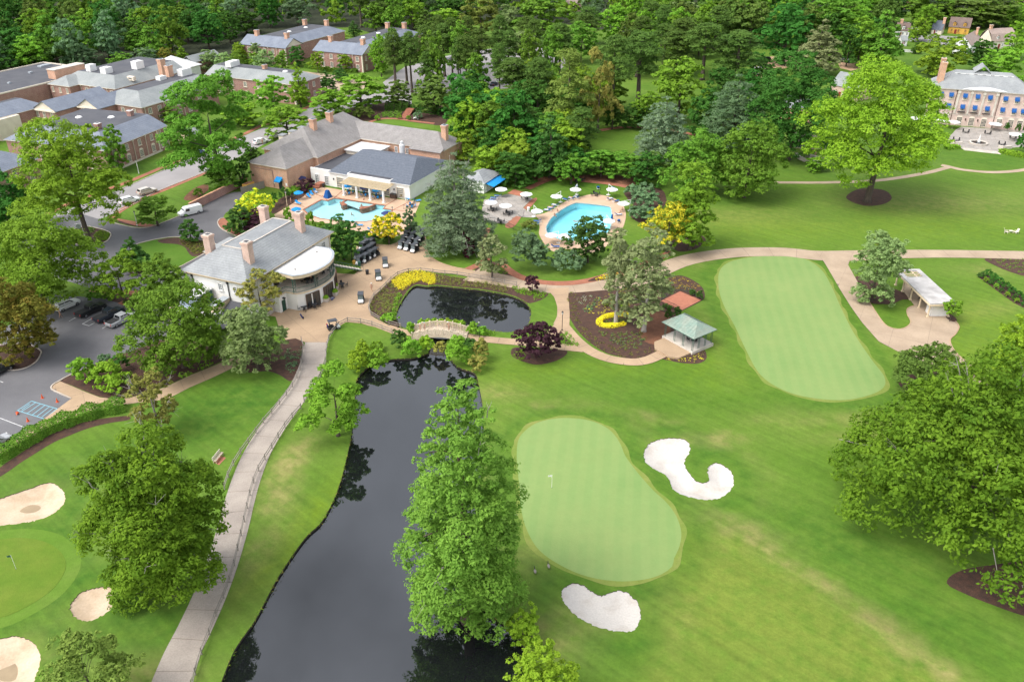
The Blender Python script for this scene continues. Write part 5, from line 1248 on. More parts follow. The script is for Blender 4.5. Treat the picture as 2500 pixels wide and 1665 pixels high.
cover('ground_cover', smooth_loop(PL('f',[(1715,960),(1790,920),(1840,990),(1890,1050),(1720,1030)]),.8),'leaf_fresh',.25,10,.12,'green ground cover in the small triangle below the lamp post')
cover('ground_cover', smooth_loop(PL('f',[(1300,1110),(1380,1080),(1410,1150),(1370,1175),(1310,1150)]),.8),'leaf_fresh',.25,10,.12,'green ground cover left under the purple-leaved tree')
cover('bedding_plants', smooth_loop(PL('i',[(320,430),(380,430),(400,560),(450,700),(600,850),(800,920),(1000,930),(1140,890),(1130,940),(1010,990),(900,1010),(760,990),(600,930),(470,830),(370,680),(315,520)]),1),['leaf_olive','leaf_bronze'],.28,2.6,.12,'rows of small bedding plants round the edge of the letter flower bed')
cover('bedding_plants', smooth_loop(PL('i',[(560,480),(760,410),(860,400),(880,560),(700,600),(560,620),(450,600)]),1),['leaf_olive','leaf_yellow_flower'],.2,1.6,.09,'small yellow-dotted bedding plants above the letter')
cover('bedding_plants', smooth_loop(PL('i',[(1220,300),(1340,275),(1440,320),(1510,375),(1530,440),(1420,420),(1320,390),(1230,380)]),1),['leaf_olive','leaf_yellow_flower'],.2,1.8,.09,'small yellow-dotted bedding plants behind the orange terrace')
cover('bedding_plants', smooth_loop(PL('i',[(1180,1015),(1300,985),(1530,945),(1550,1010),(1470,1045),(1330,1040)]),1),['leaf_olive','leaf_yellow_flower'],.2,2.2,.09,'small yellow-dotted bedding plants in front of the pavilion')
cover('ground_cover', smooth_loop(PL('i',[(580,745),(640,755),(760,780),(900,780),(1010,800),(985,900),(860,935),(760,900),(640,820)]),1),['leaf_bluegreen','leaf_olive'],.35,2.6,.15,'tufts of grey-green grass below the letter')
cover('ground_cover', smooth_loop(PL('i',[(440,590),(560,490),(600,440),(615,490),(560,560),(500,600)]),1),'leaf_bluegreen',.35,4,.14,'tufts of bluish grass left of the letter')
cover('ground_cover', smooth_loop(PL('i',[(640,690),(720,660),(820,655),(880,670),(860,695),(760,695),(680,705)]),.6),'leaf_mid',.2,9,.1,'green ground cover inside the curve of the letter')
cover('white_flowers', smooth_loop(PL('i',[(400,470),(470,445),(540,450),(500,500),(450,540),(420,520)]),.8),['leaf_white_flower','leaf_olive'],.2,4,.09,'patch of small white flowers in the letter flower bed','flowers')
cover('white_flowers', smooth_loop(PL('j',[(850,690),(880,700),(920,770),(990,830),(990,860),(950,850),(890,760)]),.8),['leaf_white_flower','leaf_purple'],.22,4,.1,'white flowers along the path by the shelter tree','flowers')
cover('yellow_flowers', smooth_loop(PL('f',[(2035,450),(2100,430),(2150,400),(2230,390),(2240,420),(2160,445),(2060,465)]),.6),'leaf_yellow_flower',.5,10,.12,'yellow flowers along the brick walk above the letter bed','flowers')
cover('ground_cover', smooth_loop(PL('d',[(1020,1400),(1080,1360),(1120,1400),(1170,1330),(1160,1450),(1110,1540),(1070,1600),(1010,1540)]),.8),'leaf_bluegreen',.3,4,.13,'grey-green tufts on the mulch beside the concrete cart path')
cover('ground_cover', smooth_loop(PL('e',[(900,380),(1000,350),(1080,365),(1090,400),(1060,430),(960,440),(890,430)]),.8),'leaf_dusk',.3,8,.14,'low plants behind the sign post on the planting island')
cover('ground_cover', smooth_loop(PL('e',[(1090,430),(1180,395),(1260,430),(1250,480),(1180,520),(1120,520)]),.8),'leaf_fresh',.3,10,.14,'bright ground cover right of the trunk on the planting island')
cover('white_flowers', smooth_loop(PL('e',[(900,470),(1060,455),(1110,490),(1050,545),(950,560)]),.8),['leaf_white_flower','leaf_straw'],.15,3,.1,'small pale flowers at the tip of the planting island','flowers')
cover('ground_cover', smooth_loop(PL('e',[(2060,500),(2200,490),(2350,540),(2360,620),(2250,670),(2170,600),(2100,550)]),.8),['leaf_dusk','leaf_bronze'],.4,6,.16,'low bronze and green plants at the back of the round lawn')
cover('ground_cover', smooth_loop(PL('n',[(1430,1180),(1530,1200),(1650,1300),(1640,1360),(1560,1370),(1480,1300)]),.6),'leaf_mid',.8,9,.3,'tall reeds on the right bank of the long pond', clump=.2, up=0, aspect=.14)
cover('ground_cover', smooth_loop(PL('f',[(-80,1100),(60,1060),(180,1140),(60,1200),(-60,1220)]),.8),'leaf_fresh',.6,6,.28,'tall grass on the upper left bank of the long pond', clump=.2, up=0, aspect=.14)
cover('bedding_plants', smooth_loop(PL('j',[(2030,495),(2200,495),(2390,500),(2390,620),(2250,590),(2120,540)]),1),['leaf_olive','leaf_fresh'],.25,1.6,.14,'small bedding plants on the mulch at the right edge')
cover('ground_cover', smooth_loop(PL('b',[(1330,1040),(1450,1000),(1550,1010),(1480,1060)]),1),['leaf_fresh','leaf_dusk'],.5,3,.25,'mixed low plants left of the brick garden steps')
cover('ground_cover', smooth_loop(PL('f',[(1060,900),(1140,935),(1100,960),(1000,955)]),.8),'leaf_fresh',.25,9,.13,'green ground cover at the lamp post by the bridge')

def margin(loop, name, label, n_per=7):
    px, py = [],[]
    for i in range(len(loop)):
        a, b_ = loop[i - 1], loop[i]; L_ = (b_ - a).length
        if in_water((a.x + b_.x) / 2,(a.y + b_.y) / 2, loop): continue
        m = int(L_ * n_per * NR.uniform(.4,1.6))
        t = NR.random(m); px += list(a.x + (b_.x - a.x) * t + NR.normal(size=m) * .13); py += list(a.y + (b_.y - a.y) * t + NR.normal(size=m) * .13)
    px, py = np.array(px), np.array(py); n = len(px)
    az = NR.uniform(0,6.28, n); nr = np.stack([np.cos(az), np.sin(az), np.full(n, .35)],1)
    return tag(link(name, leaves_mesh(name, np.stack([px, py, NR.uniform(-.1,.10, n)],1), nr, NR.uniform(.10,.24, n), NR.random(n),['leaf_limey', 'leaf_straw'],.3)), label, 'grass', kind='stuff')
margin(big_pond, 'pond_margin_grass','ragged grass along the edge of the long pond'); margin(small_pond, 'pond_margin_grass','ragged grass along the edge of the garden pond')
# ================================================================== buildings
def roofmat(name, c, c2, course=.3, amt=.1, scale=.35, rough=.75):
    """slates or shingles: weathered colour with thin courses"""
    m, N, L, b = nodes(name)
    col = mixc(N, L, rng(N, L, noise_fac(N, L, scale, 6),.3,.7), c, c2)
    co = N.new('ShaderNodeTexCoord')
    wv = N.new('ShaderNodeTexWave'); wv.wave_type = 'BANDS'; wv.bands_direction = 'Z'; wv.wave_profile = 'SAW'
    wv.inputs['Scale'].default_value = .314 / course; wv.inputs['Distortion'].default_value = .6; wv.inputs['Detail'].default_value = 1; wv.inputs['Detail Scale'].default_value = 6
    L.new(co.outputs['Object'], wv.inputs['Vector'])
    col = mixc(N, L, 1.0, col, rng(N, L, wv.outputs['Fac'],0,1,1 - amt, 1 + amt),'MULTIPLY')
    col = mixc(N, L, 1.0, col, rng(N, L, noise_fac(N, L, 2.2,4, stretch=(1,1,2.5)),.25,.75,.84,1.14),'MULTIPLY')
    L.new(col, b.inputs['Base Color']); b.inputs['Roughness'].default_value = rough; b.inputs['Specular IOR Level'].default_value = .35
    bp = N.new('ShaderNodeBump'); bp.inputs['Strength'].default_value = .3; bp.inputs['Distance'].default_value = .03
    L.new(wv.outputs['Fac'], bp.inputs['Height']); L.new(bp.outputs[0], b.inputs['Normal'])
def brickmat(name, c, c2, mortar, scale=1.0):
    m, N, L, b = nodes(name)
    co = N.new('ShaderNodeTexCoord')
    bt = N.new('ShaderNodeTexBrick')
    bt.inputs['Color1'].default_value, bt.inputs['Color2'].default_value, bt.inputs['Mortar'].default_value = (*c, 1),(*c2,1),(*mortar, 1)
    bt.inputs['Scale'].default_value = scale; bt.inputs['Mortar Size'].default_value = .012; bt.inputs['Brick Width'].default_value = .23; bt.inputs['Row Height'].default_value = .075
    sx = N.new('ShaderNodeSeparateXYZ'); ad = N.new('ShaderNodeMath'); ad.operation = 'ADD'; cb = N.new('ShaderNodeCombineXYZ')
    L.new(co.outputs['Object'], sx.inputs[0]); L.new(sx.outputs[0], ad.inputs[0]); L.new(sx.outputs[1], ad.inputs[1]); L.new(ad.outputs[0], cb.inputs[0]); L.new(sx.outputs[2], cb.inputs[1])
    L.new(cb.outputs[0], bt.inputs['Vector'])
    col = mixc(N, L, 1.0, bt.outputs['Color'], rng(N, L, noise_fac(N, L, .5,6),.25,.75,.82,1.18),'MULTIPLY')
    col = mixc(N, L, 1.0, col, rng(N, L, noise_fac(N, L, 5,3),.25,.75,.88,1.12),'MULTIPLY')
    L.new(col, b.inputs['Base Color']); b.inputs['Roughness'].default_value = .9
roofmat('slate',(.225,.235,.242),(.300,.312,.312),.28,.10)
roofmat('slate_dark',(.092,.108,.135),(.125,.140,.170),.3,.08, scale=1.6)
roofmat('slate_blue',(.150,.172,.215),(.205,.228,.270),.3,.09)
roofmat('slate_pale',(.205,.222,.222),(.285,.298,.290),.3,.06, scale=.2)
roofmat('shingle_brown',(.205,.190,.180),(.275,.258,.245),.22,.16, scale=.5)
roofmat('shingle_dark',(.13,.09,.075),(.18,.13,.11),.3,.1)
roofmat('shingle_tan',(.30,.225,.195),(.36,.28,.24),.3,.08)
roofmat('copper',(.190,.280,.232),(.270,.300,.245),.6,.03, scale=.7, rough=.6)
mat('flat_roof',(.062,.064,.075),.85,(.085,.086,.095), scale=.25, grain=.1)
mat('flat_roof_white',(.60,.60,.59),.7,(.50,.50,.49), scale=.3, lo=.5, hi=.8, grain=.04)
mat('lead',(.30,.33,.36),.6,(.38,.41,.43), scale=.5)
mat('stucco',(.80,.79,.76),.85,(.74,.72,.68), scale=.35, grain=.04, bump=.05)
mat('trim_cream',(.70,.57,.40),.7,(.62,.50,.34), scale=.6, grain=.04)
mat('trim_pale',(.74,.66,.54),.7,(.66,.58,.47), scale=.6, grain=.04)
mat('trim_white',(.80,.79,.77),.6,(.72,.71,.69), scale=.6, grain=.03)
mat('stone_pale',(.60,.54,.47),.85,(.48,.43,.37), scale=.6, grain=.12)
mat('frame_brown',(.10,.062,.045),.6, grain=.05)
mat('iron_green',(.035,.095,.075),.5,(.05,.12,.095), grain=.1)
mat('iron_black',(.022,.022,.024),.5,(.04,.04,.042))
mat('door_green',(.02,.075,.05),.5)
mat('wood_grey',(.22,.19,.165),.9,(.30,.27,.235), scale=2, grain=.2, stretch=(6,6,.6))
mat('wood_pale',(.52,.44,.34),.85,(.42,.34,.25), scale=2, grain=.15)
mat('wood_brown',(.26,.12,.06),.7,(.19,.085,.045), scale=2)
mat('metal_sheet',(.30,.38,.46),.5,(.38,.45,.52), scale=1, metal=.2)
mat('canvas_blue',(.006,.085,.30),.8,(.005,.07,.25), scale=1.5, grain=.05)
mat('canvas_sky',(.010,.28,.66),.8,(.008,.23,.58), scale=1.5, grain=.05)
mat('canvas_navy',(.03,.045,.16),.8, grain=.05)
mat('canvas_tan',(.52,.42,.27),.85,(.44,.35,.22), scale=1.5, grain=.05)
mat('canvas_white',(.83,.82,.80),.8,(.76,.75,.73), scale=1.2, grain=.03)
mat('house_yellow',(.62,.36,.07),.8,(.55,.31,.06), scale=.8)
mat('paint_red',(.22,.022,.02),.6)
brickmat('brick_red',(.330,.140,.108),(.260,.105,.085),(.42,.32,.27))
brickmat('brick_orange',(.60,.295,.175),(.52,.245,.145),(.60,.46,.35))
brickmat('brick_pink',(.58,.36,.28),(.50,.30,.23),(.62,.52,.44))
brickmat('brick_inn',(.60,.41,.345),(.53,.345,.29),(.66,.58,.52))
def glassmat(name, c, rough=.08):
    m, N, L, b = nodes(name)
    L.new(mixc(N, L, rng(N, L, noise_fac(N, L, .8,3),.3,.7), c, tuple(x * 1.8 for x in c)), b.inputs['Base Color'])
    b.inputs['Roughness'].default_value, b.inputs['Specular IOR Level'].default_value = rough, .8
glassmat('glass_dark',(.02,.024,.026)); glassmat('glass_grey',(.09,.11,.115))

_wc = {}
def window(parent, x, y, z, rz, w, h, nx=2, ny=3, fr='trim_pale', gl='glass_grey', arch=False, sill=True, name='window', border=.14):
    """frame, bars and sill standing proud of the wall, with a glass pane as its own piece; the outside is local -y"""
    k = (w, h, nx, ny, fr, gl, arch, sill, border)
    if k not in _wc:
        f, g = MB(), MB()
        b = border
        for s in (-1,1): f.box((s * (w / 2 - b / 2),-.05, h / 2),(b, .16, h))
        f.box((0,-.05, b / 2),(w - 2 * b - .004,.16, b)); f.box((0,-.05, h - b / 2),(w - 2 * b - .004,.16, b))
        for i in range(1, nx): f.box((-w / 2 + b + (w - 2 * b) * i / nx, -.035, h / 2),(.07,.08, h - 2 * b))
        for j in range(1, ny): f.box((0,-.033, b + (h - 2 * b) * j / ny),(w - 2 * b, .07,.07))
        if sill: f.box((0,-.10,-.08),(w + .2,.26,.14))
        if arch:
            n = 8
            pts = [(-w / 2, h)] + [(-w / 2 * math.cos(math.pi * i / n), h + .32 * w * math.sin(math.pi * i / n)) for i in range(1, n)] + [(w / 2, h)]
            f.add([(a, -.13, c) for a, c in pts] + [(a, .03, c) for a, c in pts],[tuple(range(n + 1)), tuple(range(2 * n + 1, n, -1))] + [(i, i + 1, n + 2 + i, n + 1 + i) for i in range(n)] )
        g.box((0,.0, h / 2),(w - 2 * b + .01,.04, h - 2 * b + .01))
        _wc[k] = (f.mesh('window', fr), g.mesh('pane', gl))
    o = link(name, _wc[k][0], parent, (x, y, z), rz)
    link('pane', _wc[k][1], o)
    return o
FY, FX, BX, BY = 0.0, math.pi / 2,-math.pi / 2, math.pi     # facing -y, +x, -x, +y
def chimney(parent, x, y, z0, z1, w=1.5, d=1.0, m='brick_pink', cap='stone_pale', flare=True):
    mb = MB()
    mb.box((x, y, (z0 + z1) / 2),(w, d, z1 - z0))
    if flare:
        mb.box((x, y, z1 - .45),(w + .18, d + .18,.22)); mb.box((x, y, z1 - .14),(w + .3, d + .3,.24))
    o = mb.build('chimney', m, parent)
    c = MB(); c.box((x, y, z1 + .05),(w * .98, d * .98,.12), mi=0); c.box((x, y, z1 + .12),(w * .55, d * .5,.1), mi=1); c.build('chimney_cap',[cap, 'flat_roof'], o)
    return o
def hip(x0, x1, y0, y1, ze, zt, ix0, ix1, iy0, iy1, over=.45, t=.16, deck_mat=1):
    """roof: eave rectangle (with overhang) up to an inner rectangle; a zero inset makes a gable"""
    X0, X1, Y0, Y1 = x0 - over, x1 + over, y0 - over, y1 + over
    a0, a1, b0, b1 = (x0 + ix0 if ix0 else X0),(x1 - ix1 if ix1 else X1),(y0 + iy0 if iy0 else Y0),(y1 - iy1 if iy1 else Y1)
    mb = MB()
    E = [Vector((X0, Y0, ze)), Vector((X1, Y0, ze)), Vector((X1, Y1, ze)), Vector((X0, Y1, ze))]
    T = [Vector((a0, b0, zt)), Vector((a1, b0, zt)), Vector((a1, b1, zt)), Vector((a0, b1, zt))]
    for i in range(4):
        j = (i + 1) % 4
        pts = [E[i], E[j], T[j], T[i]]
        if (T[j] - T[i]).length < 1e-3: pts = [E[i], E[j], T[i]]
        mb.face(pts, 0)
    if (a1 - a0) > .02 and (b1 - b0) > .02: mb.face([p + Vector((0,0,0)) for p in T], deck_mat)
    dn = Vector((0,0,-t))
    for i in range(4):
        j = (i + 1) % 4
        mb.face([E[j], E[i], E[i] + dn, E[j] + dn],2)
    mb.face([p + dn for p in E[::-1]],2)
    return mb
def gable(x0, x1, y0, y1, ze, zt, axis='x', over=.4, t=.16):
    """pitched roof with its ridge along axis, open gables closed by the wall below"""
    mb = MB()
    X0, X1, Y0, Y1 = x0 - over, x1 + over, y0 - over, y1 + over
    if axis == 'x': pts = [[(X0, Y0, ze),(X1, Y0, ze),(X1,(y0 + y1) / 2, zt),(X0,(y0 + y1) / 2, zt)],[(X1, Y1, ze),(X0, Y1, ze),(X0,(y0 + y1) / 2, zt),(X1,(y0 + y1) / 2, zt)]]
    else: pts = [[(X0, Y1, ze),(X0, Y0, ze),((x0 + x1) / 2, Y0, zt),((x0 + x1) / 2, Y1, zt)],[(X1, Y0, ze),(X1, Y1, ze),((x0 + x1) / 2, Y1, zt),((x0 + x1) / 2, Y0, zt)]]
    for p in pts: mb.slab([Vector(q) for q in p], t)
    return mb
def gable_end(mb, x0, x1, y0, y1, ze, zt, axis='x', mi=0, off=.02):
    if axis == 'x':
        for x in (x0 - off, x1 + off): mb.face([(x, y0, ze),(x, y1, ze),(x, (y0 + y1) / 2, zt)], mi)
    else:
        for y in (y0 - off, y1 + off): mb.face([(x0, y, ze),(x1, y, ze),((x0 + x1) / 2, y, zt)], mi)
def downspout(parent, x, y, z, m='trim_pale'):
    mb = MB(); mb.cyl((x, y, 0),.09, z, 6); mb.box((x, y, z - .1),(.4,.3,.35)); mb.build('downspout', m, parent)

# ------------------------------------------------------------------ clubhouse
cl = empty('clubhouse',(-48.4,138.7,0), rad(66.6),'white clubhouse with grey slate hip roof, four brick chimneys and a curved terrace','building')
w = MB(); w.bx(0,26.3,0,14.2,-.2,7.75); w.build('wall','stucco', cl)
w = MB(); w.bx(-.16,26.46,-.16,14.36,7.05,7.62); w.build('cornice','trim_cream', cl)
hip(0,26.3,0,14.2,7.8,11.5,5.2,5.6,4.9,4.9, over=.75).build('roof',['slate','slate','trim_cream'], cl)
r = MB()
for a, b_ in (((5.2,4.9),(20.7,4.9)),((5.2,9.3),(20.7,9.3)),((5.2,4.9),(5.2,9.3)),((20.7,4.9),(20.7,9.3))): r.bar((*a, 11.56),(*b_, 11.53),.28,.1)
r.build('ridge_capping','stone_pale', cl)
for x, y in ((4.3,2.5),(20.6,2.7),(20.6,11.4),(4.2,11.4)): chimney(cl, x, y, 8.4,13.7,1.35,1.5)
T_ = [(7.0,.3),(6.6,-5.2),(7.6,-6.3),(9.0,-7.2),(10.7,-7.8),(12.6,-8.0),(14.6,-7.9),(16.5,-7.35),(18.2,-6.45),(19.4,-5.5),(20.3,-4.2),(20.1,.3)]
F_ = [(4.4,.3),(4.4,-3.0),(6.45,-3.1),(6.6,-5.5),(7.6,-6.4),(9.0,-7.15),(10.7,-7.65),(12.6,-7.85),(14.5,-7.75),(16.4,-7.25),(18.1,-6.35),(19.3,-5.4),(20.2,-4.2),(20.2,.3)]
w = MB(); w.prism(F_, -.2,3.55); w.build('terrace_wall','stucco', cl)
w = MB(); w.prism(offset_loop([Vector((*p, 0)) for p in F_],.14),3.45,3.72,0,1); w.build('terrace_floor',['trim_cream','stone_pale'], cl)
w = MB(); w.prism(offset_loop([Vector((*p, 0)) for p in T_],.1),6.55,7.2,0); tr_ = w.build('terrace_roof','trim_cream', cl)
w = MB(); w.prism(offset_loop([Vector((*p, 0)) for p in T_],-.35),7.2,7.26,0); w.build('roof_membrane','flat_roof_white', tr_)
w = MB(); w.prism(offset_loop([Vector((*p, 0)) for p in T_],.16),7.202,7.24,0); w.build('roof_edge','lead', tr_)
for p in ((9,-4),(17.5,-3)): v = MB(); v.cyl((*p, 7.26),.14,.22,8); v.build('roof_vent','wood_grey', tr_)
for i in range(2,12):                                               # paired iron posts
    if i in (3,6,9,11):
        x, y = F_[i]; g = MB()
        for dx, dy in ((.35,0),(-.35,0),(0,.35)): g.cyl((x * .985 + dx, y * .96 + dy, 3.72),.055,2.85,6)
        for k in range(5): g.bar((x * .985 - .35, y * .96,4.1 + k * .55),(x * .985 + .35, y * .96,4.4 + k * .55),.04)
        g.build('terrace_post','iron_green', cl)
rl = MB()
for i in range(1, len(F_) - 1):
    a, b_ = Vector((*F_[i],0)), Vector((*F_[i + 1],0))
    if i == len(F_) - 2: b_.y = -.1
    rl.bar(a + Vector((0,0,4.72)), b_ + Vector((0,0,4.72)),.07); rl.bar(a + Vector((0,0,3.9)), b_ + Vector((0,0,3.9)),.05)
    n = max(2, int((b_ - a).length / .16))
    for k in range(n): q = a + (b_ - a) * (k / n); rl.bar(q + Vector((0,0,3.72)), q + Vector((0,0,4.72)),.028)
rl.build('terrace_railing','iron_green', cl)
def bow_door(a, b_, n=4, z1=3.0):
    a, b_ = Vector((*a, 0)), Vector((*b_, 0)); d = b_ - a; ang = math.atan2(d.y, d.x); m = (a + b_) / 2
    o = window(cl, m.x, m.y, .05, ang, round(d.length, 2), z1, n, 1,'frame_brown','glass_dark', sill=False, name='glass_door')
    return o
bow_door((7.75,-6.62),(10.6,-7.75)); bow_door((11.7,-7.93),(14.9,-7.86)); bow_door((16.2,-7.4),(18.3,-6.42))
w = MB(); w.box((5.5,-3.04,1.15),(1.05,.12,2.3)); d_ = w.build('door','door_green', cl); w = MB(); w.box((5.95,-3.12,1.1),(.08,.06,.2)); w.build('door_handle','iron_black', d_)
w = MB(); w.box((5.5,-3.3,2.75),(.35,.5,.25)); w.build('wall_lantern','iron_black', cl)
w = MB()
for k in range(9): w.bx(2.4 + .22 * k, 4.4,-1.6 + .0,-.2, k * .38, k * .38 + .3)
w.build('outside_stair','stone_pale', cl)
for x in (4.6,21.4,23.8): window(cl, x, -.02,4.4, FY, 1.2,2.2,2,4,'trim_white','glass_grey')
for x in (7.8,10.4,13,15.6,18.2): window(cl, x, -.02,3.8, FY, 1.5,2.4,3,4,'frame_brown','glass_dark', sill=False)
for y in (3,6.5): window(cl, -.02, y, 5.0, BX, 1.0,1.4,2,3,'trim_white','glass_grey')
for k in range(2): downspout(cl, -.12,4.6 + k * 8.3,7.0,'iron_black')
downspout(cl, 25.9,-.1,7.0,'trim_cream')
w = MB(); w.bx(13.4,20.8,14.2,21.8,-.1,4.4); w.build('porch_wall','stucco', cl)
w = MB(); w.bx(13.3,20.9,14.3,21.9,4.4,4.85); w.build('porch_cornice','trim_cream', cl)
hip(13.4,20.8,14.0,21.8,4.9,7.2,3.7,3.7,.01,3.4).build('porch_roof',['slate','lead','trim_cream'], cl)
w = MB(); w.bx(1.6,13.3,14.36,15.5,0,3.6); w.build('side_wall','trim_cream', cl)
st = MB()                                                              # stair down to the carts
for k in range(11): st.box((20.6 + k * .62,-3.2 - k * .28,3.45 - k * .32),(.62,1.5,.12), rad(-24))
st.build('stair_tread','stone_pale', cl)
st = MB()
for s in (-1,1):
    for k in range(12):
        p = Vector((20.3 + k * .62,-3.1 - k * .28 + s * .8,3.55 - k * .32)); st.bar(p, p + Vector((0,0,.95)),.035)
    a, b_ = Vector((20.3,-3.1 + s * .8,4.5)), Vector((27.1,-6.2 + s * .8,.95)); st.bar(a, b_, .06); st.bar(a - Vector((0,0,1.05)), b_ - Vector((0,0,1.0)),.12,.2)
st.build('stair_railing','iron_green', cl)
# service yard against the left end
yd = empty('service_shed',(-48.4,138.7,0), rad(66.6),'white-roofed metal service shed on the platform at the end of the clubhouse','shed')
w = MB(); w.bx(-6.2,-.25,4.2,13.2,-.1,2.5); w.build('platform','stucco', yd)
w = MB(); w.bx(-4.6,-.25,8.6,12.6,2.5,5.0); w.build('wall','metal_sheet', yd)
w = MB(); w.bx(-4.9,-.2,8.3,12.9,5.0,5.16); w.build('roof','flat_roof_white', yd)
w = MB(); w.bx(-3.4,-2.2,8.2,8.55,2.5,4.6); w.build('door','wood_brown', yd)
w = MB(); w.bx(-1.6,-.5,8.3,8.55,2.5,4.7); w.build('door','door_green', yd)
w = MB(); w.box((-3.2,7.3,3.0),(1.2,.12,1.0), rad(30)); w.build('board','wood_brown', yd)
w = MB(); w.bx(-6.4,-.3,13.2,14.4,0,3.4); w.build('side_wall','trim_cream', yd)
w = MB(); w.bx(-4.2,-.3,4.6,6.0,2.5,3.9,0); w.bx(-4.3,-.25,4.5,6.1,3.9,4.0,1); w.build('parapet',['trim_cream','lead'], yd)
w = MB(); w.slab([Vector(p) for p in ((-.3,4.4,3.4),(-.3,1.2,3.4),(-6.5,1.2,1.2),(-6.5,4.4,1.2))],.2); w.build('ramp_roof','flat_roof', yd)
w = MB()
for k in range(5): w.bx(-6.25,-6.15,6.5 + k * 1.4,6.6 + k * 1.4,2.5,3.5)
w.bx(-6.25,-6.15,6.5,12.2,3.4,3.5); w.bx(-6.25,-6.15,6.5,12.2,2.95,3.03); w.build('railing','iron_black', yd)

# ------------------------------------------------------------------ shingled brick hall and white pool annex
ha = empty('brick_hall',(-58.0,210.4,0), rad(64.3),'orange brick hall with weathered brown shingle roof and three chimneys beside the pool','building')
w = MB(); w.bx(0,13.5,.4,12.6,0,6); w.bx(11.4,41,-1.0,17.2,0,6.02); w.bx(31.4,42.2,-28.2,-.9,0,5.98); w.bx(29.9,31.5,-28.1,-18.5,0,5.96)
w.build('wall','brick_orange', ha)
hip(0,16,.4,12.6,6,9.4,5.5,.01,6.1,6.1).build('roof',['shingle_brown','shingle_brown','trim_pale'], ha)
hip(11.4,41,-1.0,17.2,6.03,11.4,6.5,4.5,9.1,9.1).build('roof',['shingle_brown','shingle_brown','trim_pale'], ha)
hip(31.4,42.2,-28.2,4,5.99,9.3,5.4,5.4,4.5,.01).build('roof',['shingle_brown','shingle_brown','trim_pale'], ha)
w = MB(); w.slab([Vector(p) for p in ((31.5,-18.4,6.5),(31.5,-28.6,6.5),(29.3,-28.6,5.8),(29.3,-18.4,5.8))],.14); w.build('lean_to_roof','shingle_brown', ha)
for x, y, z in ((20.5,6.6,13.2),(28.6,7.0,13.2),(36.5,-26.0,11.4)): chimney(ha, x, y, z - 5, z, 1.5,1.5,'brick_orange','lead')
for k in range(4): w = MB(); w.bx(19.5 + k * 4.3,21.3 + k * 4.3,17.0,18.6,5.2,7.4,0); w.bx(19.3 + k * 4.3,21.5 + k * 4.3,16.8,18.8,7.4,7.6,1); w.build('wall_dormer',['trim_pale','slate'], ha)
w = MB(); w.box((-.02,2.9,1.15),(.12,1.15,2.3)); d_ = w.build('door','iron_black', ha)
w = MB(); w.face([(-.05,2.0,3.4),(-.05,3.9,3.4),(-1.3,3.9,2.5),(-1.3,2.0,2.5)]); w.face([(-1.3,2.0,2.5),(-1.3,3.9,2.5),(-1.3,3.9,2.25),(-1.3,2.0,2.25)]); w.face([(-.05,2,3.4),(-1.3,2,2.5),(-.05,2,2.5)]); w.face([(-.05,3.9,3.4),(-1.3,3.9,2.5),(-.05,3.9,2.5)]); w.build('door_awning','canvas_sky', ha)
for y in (.9,5.0): w = MB(); w.box((-.06, y, 1.6),(.06,.55,.7)); w.build('notice_board','trim_white', ha)
w = MB(); w.bx(-.10,0,4.9,5.2,.3,4.9); w.bx(-.10,0,4.9,11.2,4.75,4.95); w.build('brick_band','brick_red', ha)
for y in (-5.5,-9.2,-13,-16.6): window(ha, 31.38, y, 3.4, BX, .9,1.7,2,3,'trim_white','glass_grey');
for y in (-9.2,-13,-16.6): window(ha, 31.38, y, .9, BX, .9,1.5,2,3,'trim_white','glass_grey')
an = empty('pool_annex',(-58.0,210.4,0), rad(64.3),'white pool building with dark slate roof and French windows beside the brick hall','building')
w = MB(); w.bx(7.6,24,-7.7,-1.2,0,3.9,0, ); w.build('flat_wing','stucco', an)
w = MB(); w.bx(8.0,23.6,-7.5,-1.4,3.9,3.95,0); w.build('flat_roof','flat_roof', an)
w = MB(); w.bx(7.6,7.95,-7.7,-1.2,3.9,4.35); w.bx(23.65,24,-7.7,-1.2,3.9,4.3); w.build('parapet','stucco', an)
w = MB(); w.bx(7.62,29,-32,-7.72,0,4.1); w.build('wall','stucco', an)
hip(7.62,29,-32,-7.72,4.1,7.6,10.6,10.6,4,3.2).build('roof',['slate_dark','slate_dark','trim_white'], an)
w = MB(); w.bx(7.2,9.6,-26.6,-13.4,3.6,4.55,0); w.build('parapet','trim_white', an)
w = MB(); w.bx(7.5,9.9,-26.3,-13.7,4.55,4.62,0); w.build('flat_roof','flat_roof', an)
w = MB(); w.bx(22.4,30.8,-11.5,-1.6,5.0,5.25); w.build('canopy','flat_roof_white', an)
w = MB(); w.bx(22.9,30.4,-11,-2,3.9,5.0); w.build('canopy_wall','trim_pale', an)
w = MB(); w.lathe([(.8,0),(.8,6.4),(.75,6.6),(.45,6.9),(.45,7.5),(.1,7.7)],14,(29.2,-16.4,0)); w.build('vent_tower','flat_roof_white', an, smooth=False)
for y, n in ((-3.2,2),(-6.3,3)): window(an, 7.58, y, .15, BX, 1.3,2.6, n, 5,'trim_white','glass_grey', sill=False, name='french_window')
for y in (-10.6,-15.2,-18.4,-21.6,-24.8,-29.2): window(an, 7.6, y, .15, BX, 2.2,2.8,5,5,'trim_pale','glass_grey', sill=False, name='french_window')
for y in (-8.6,-12.6,-27.4): w = MB(); w.box((7.5, y, 2.2),(.25,.22,.45)); w.build('wall_lamp','iron_black', an)
w = MB(); w.bx(5.2,7.6,-5.6,-3.8,0,.9,0); w.bx(4.4,5.2,-5.6,-3.8,0,.45); w.build('entrance_steps','brick_paving', an)
pg = empty('pergola',(-58.0,210.4,0), rad(64.3),'tan slatted pergola on white columns along the pool side of the white building','pergola')
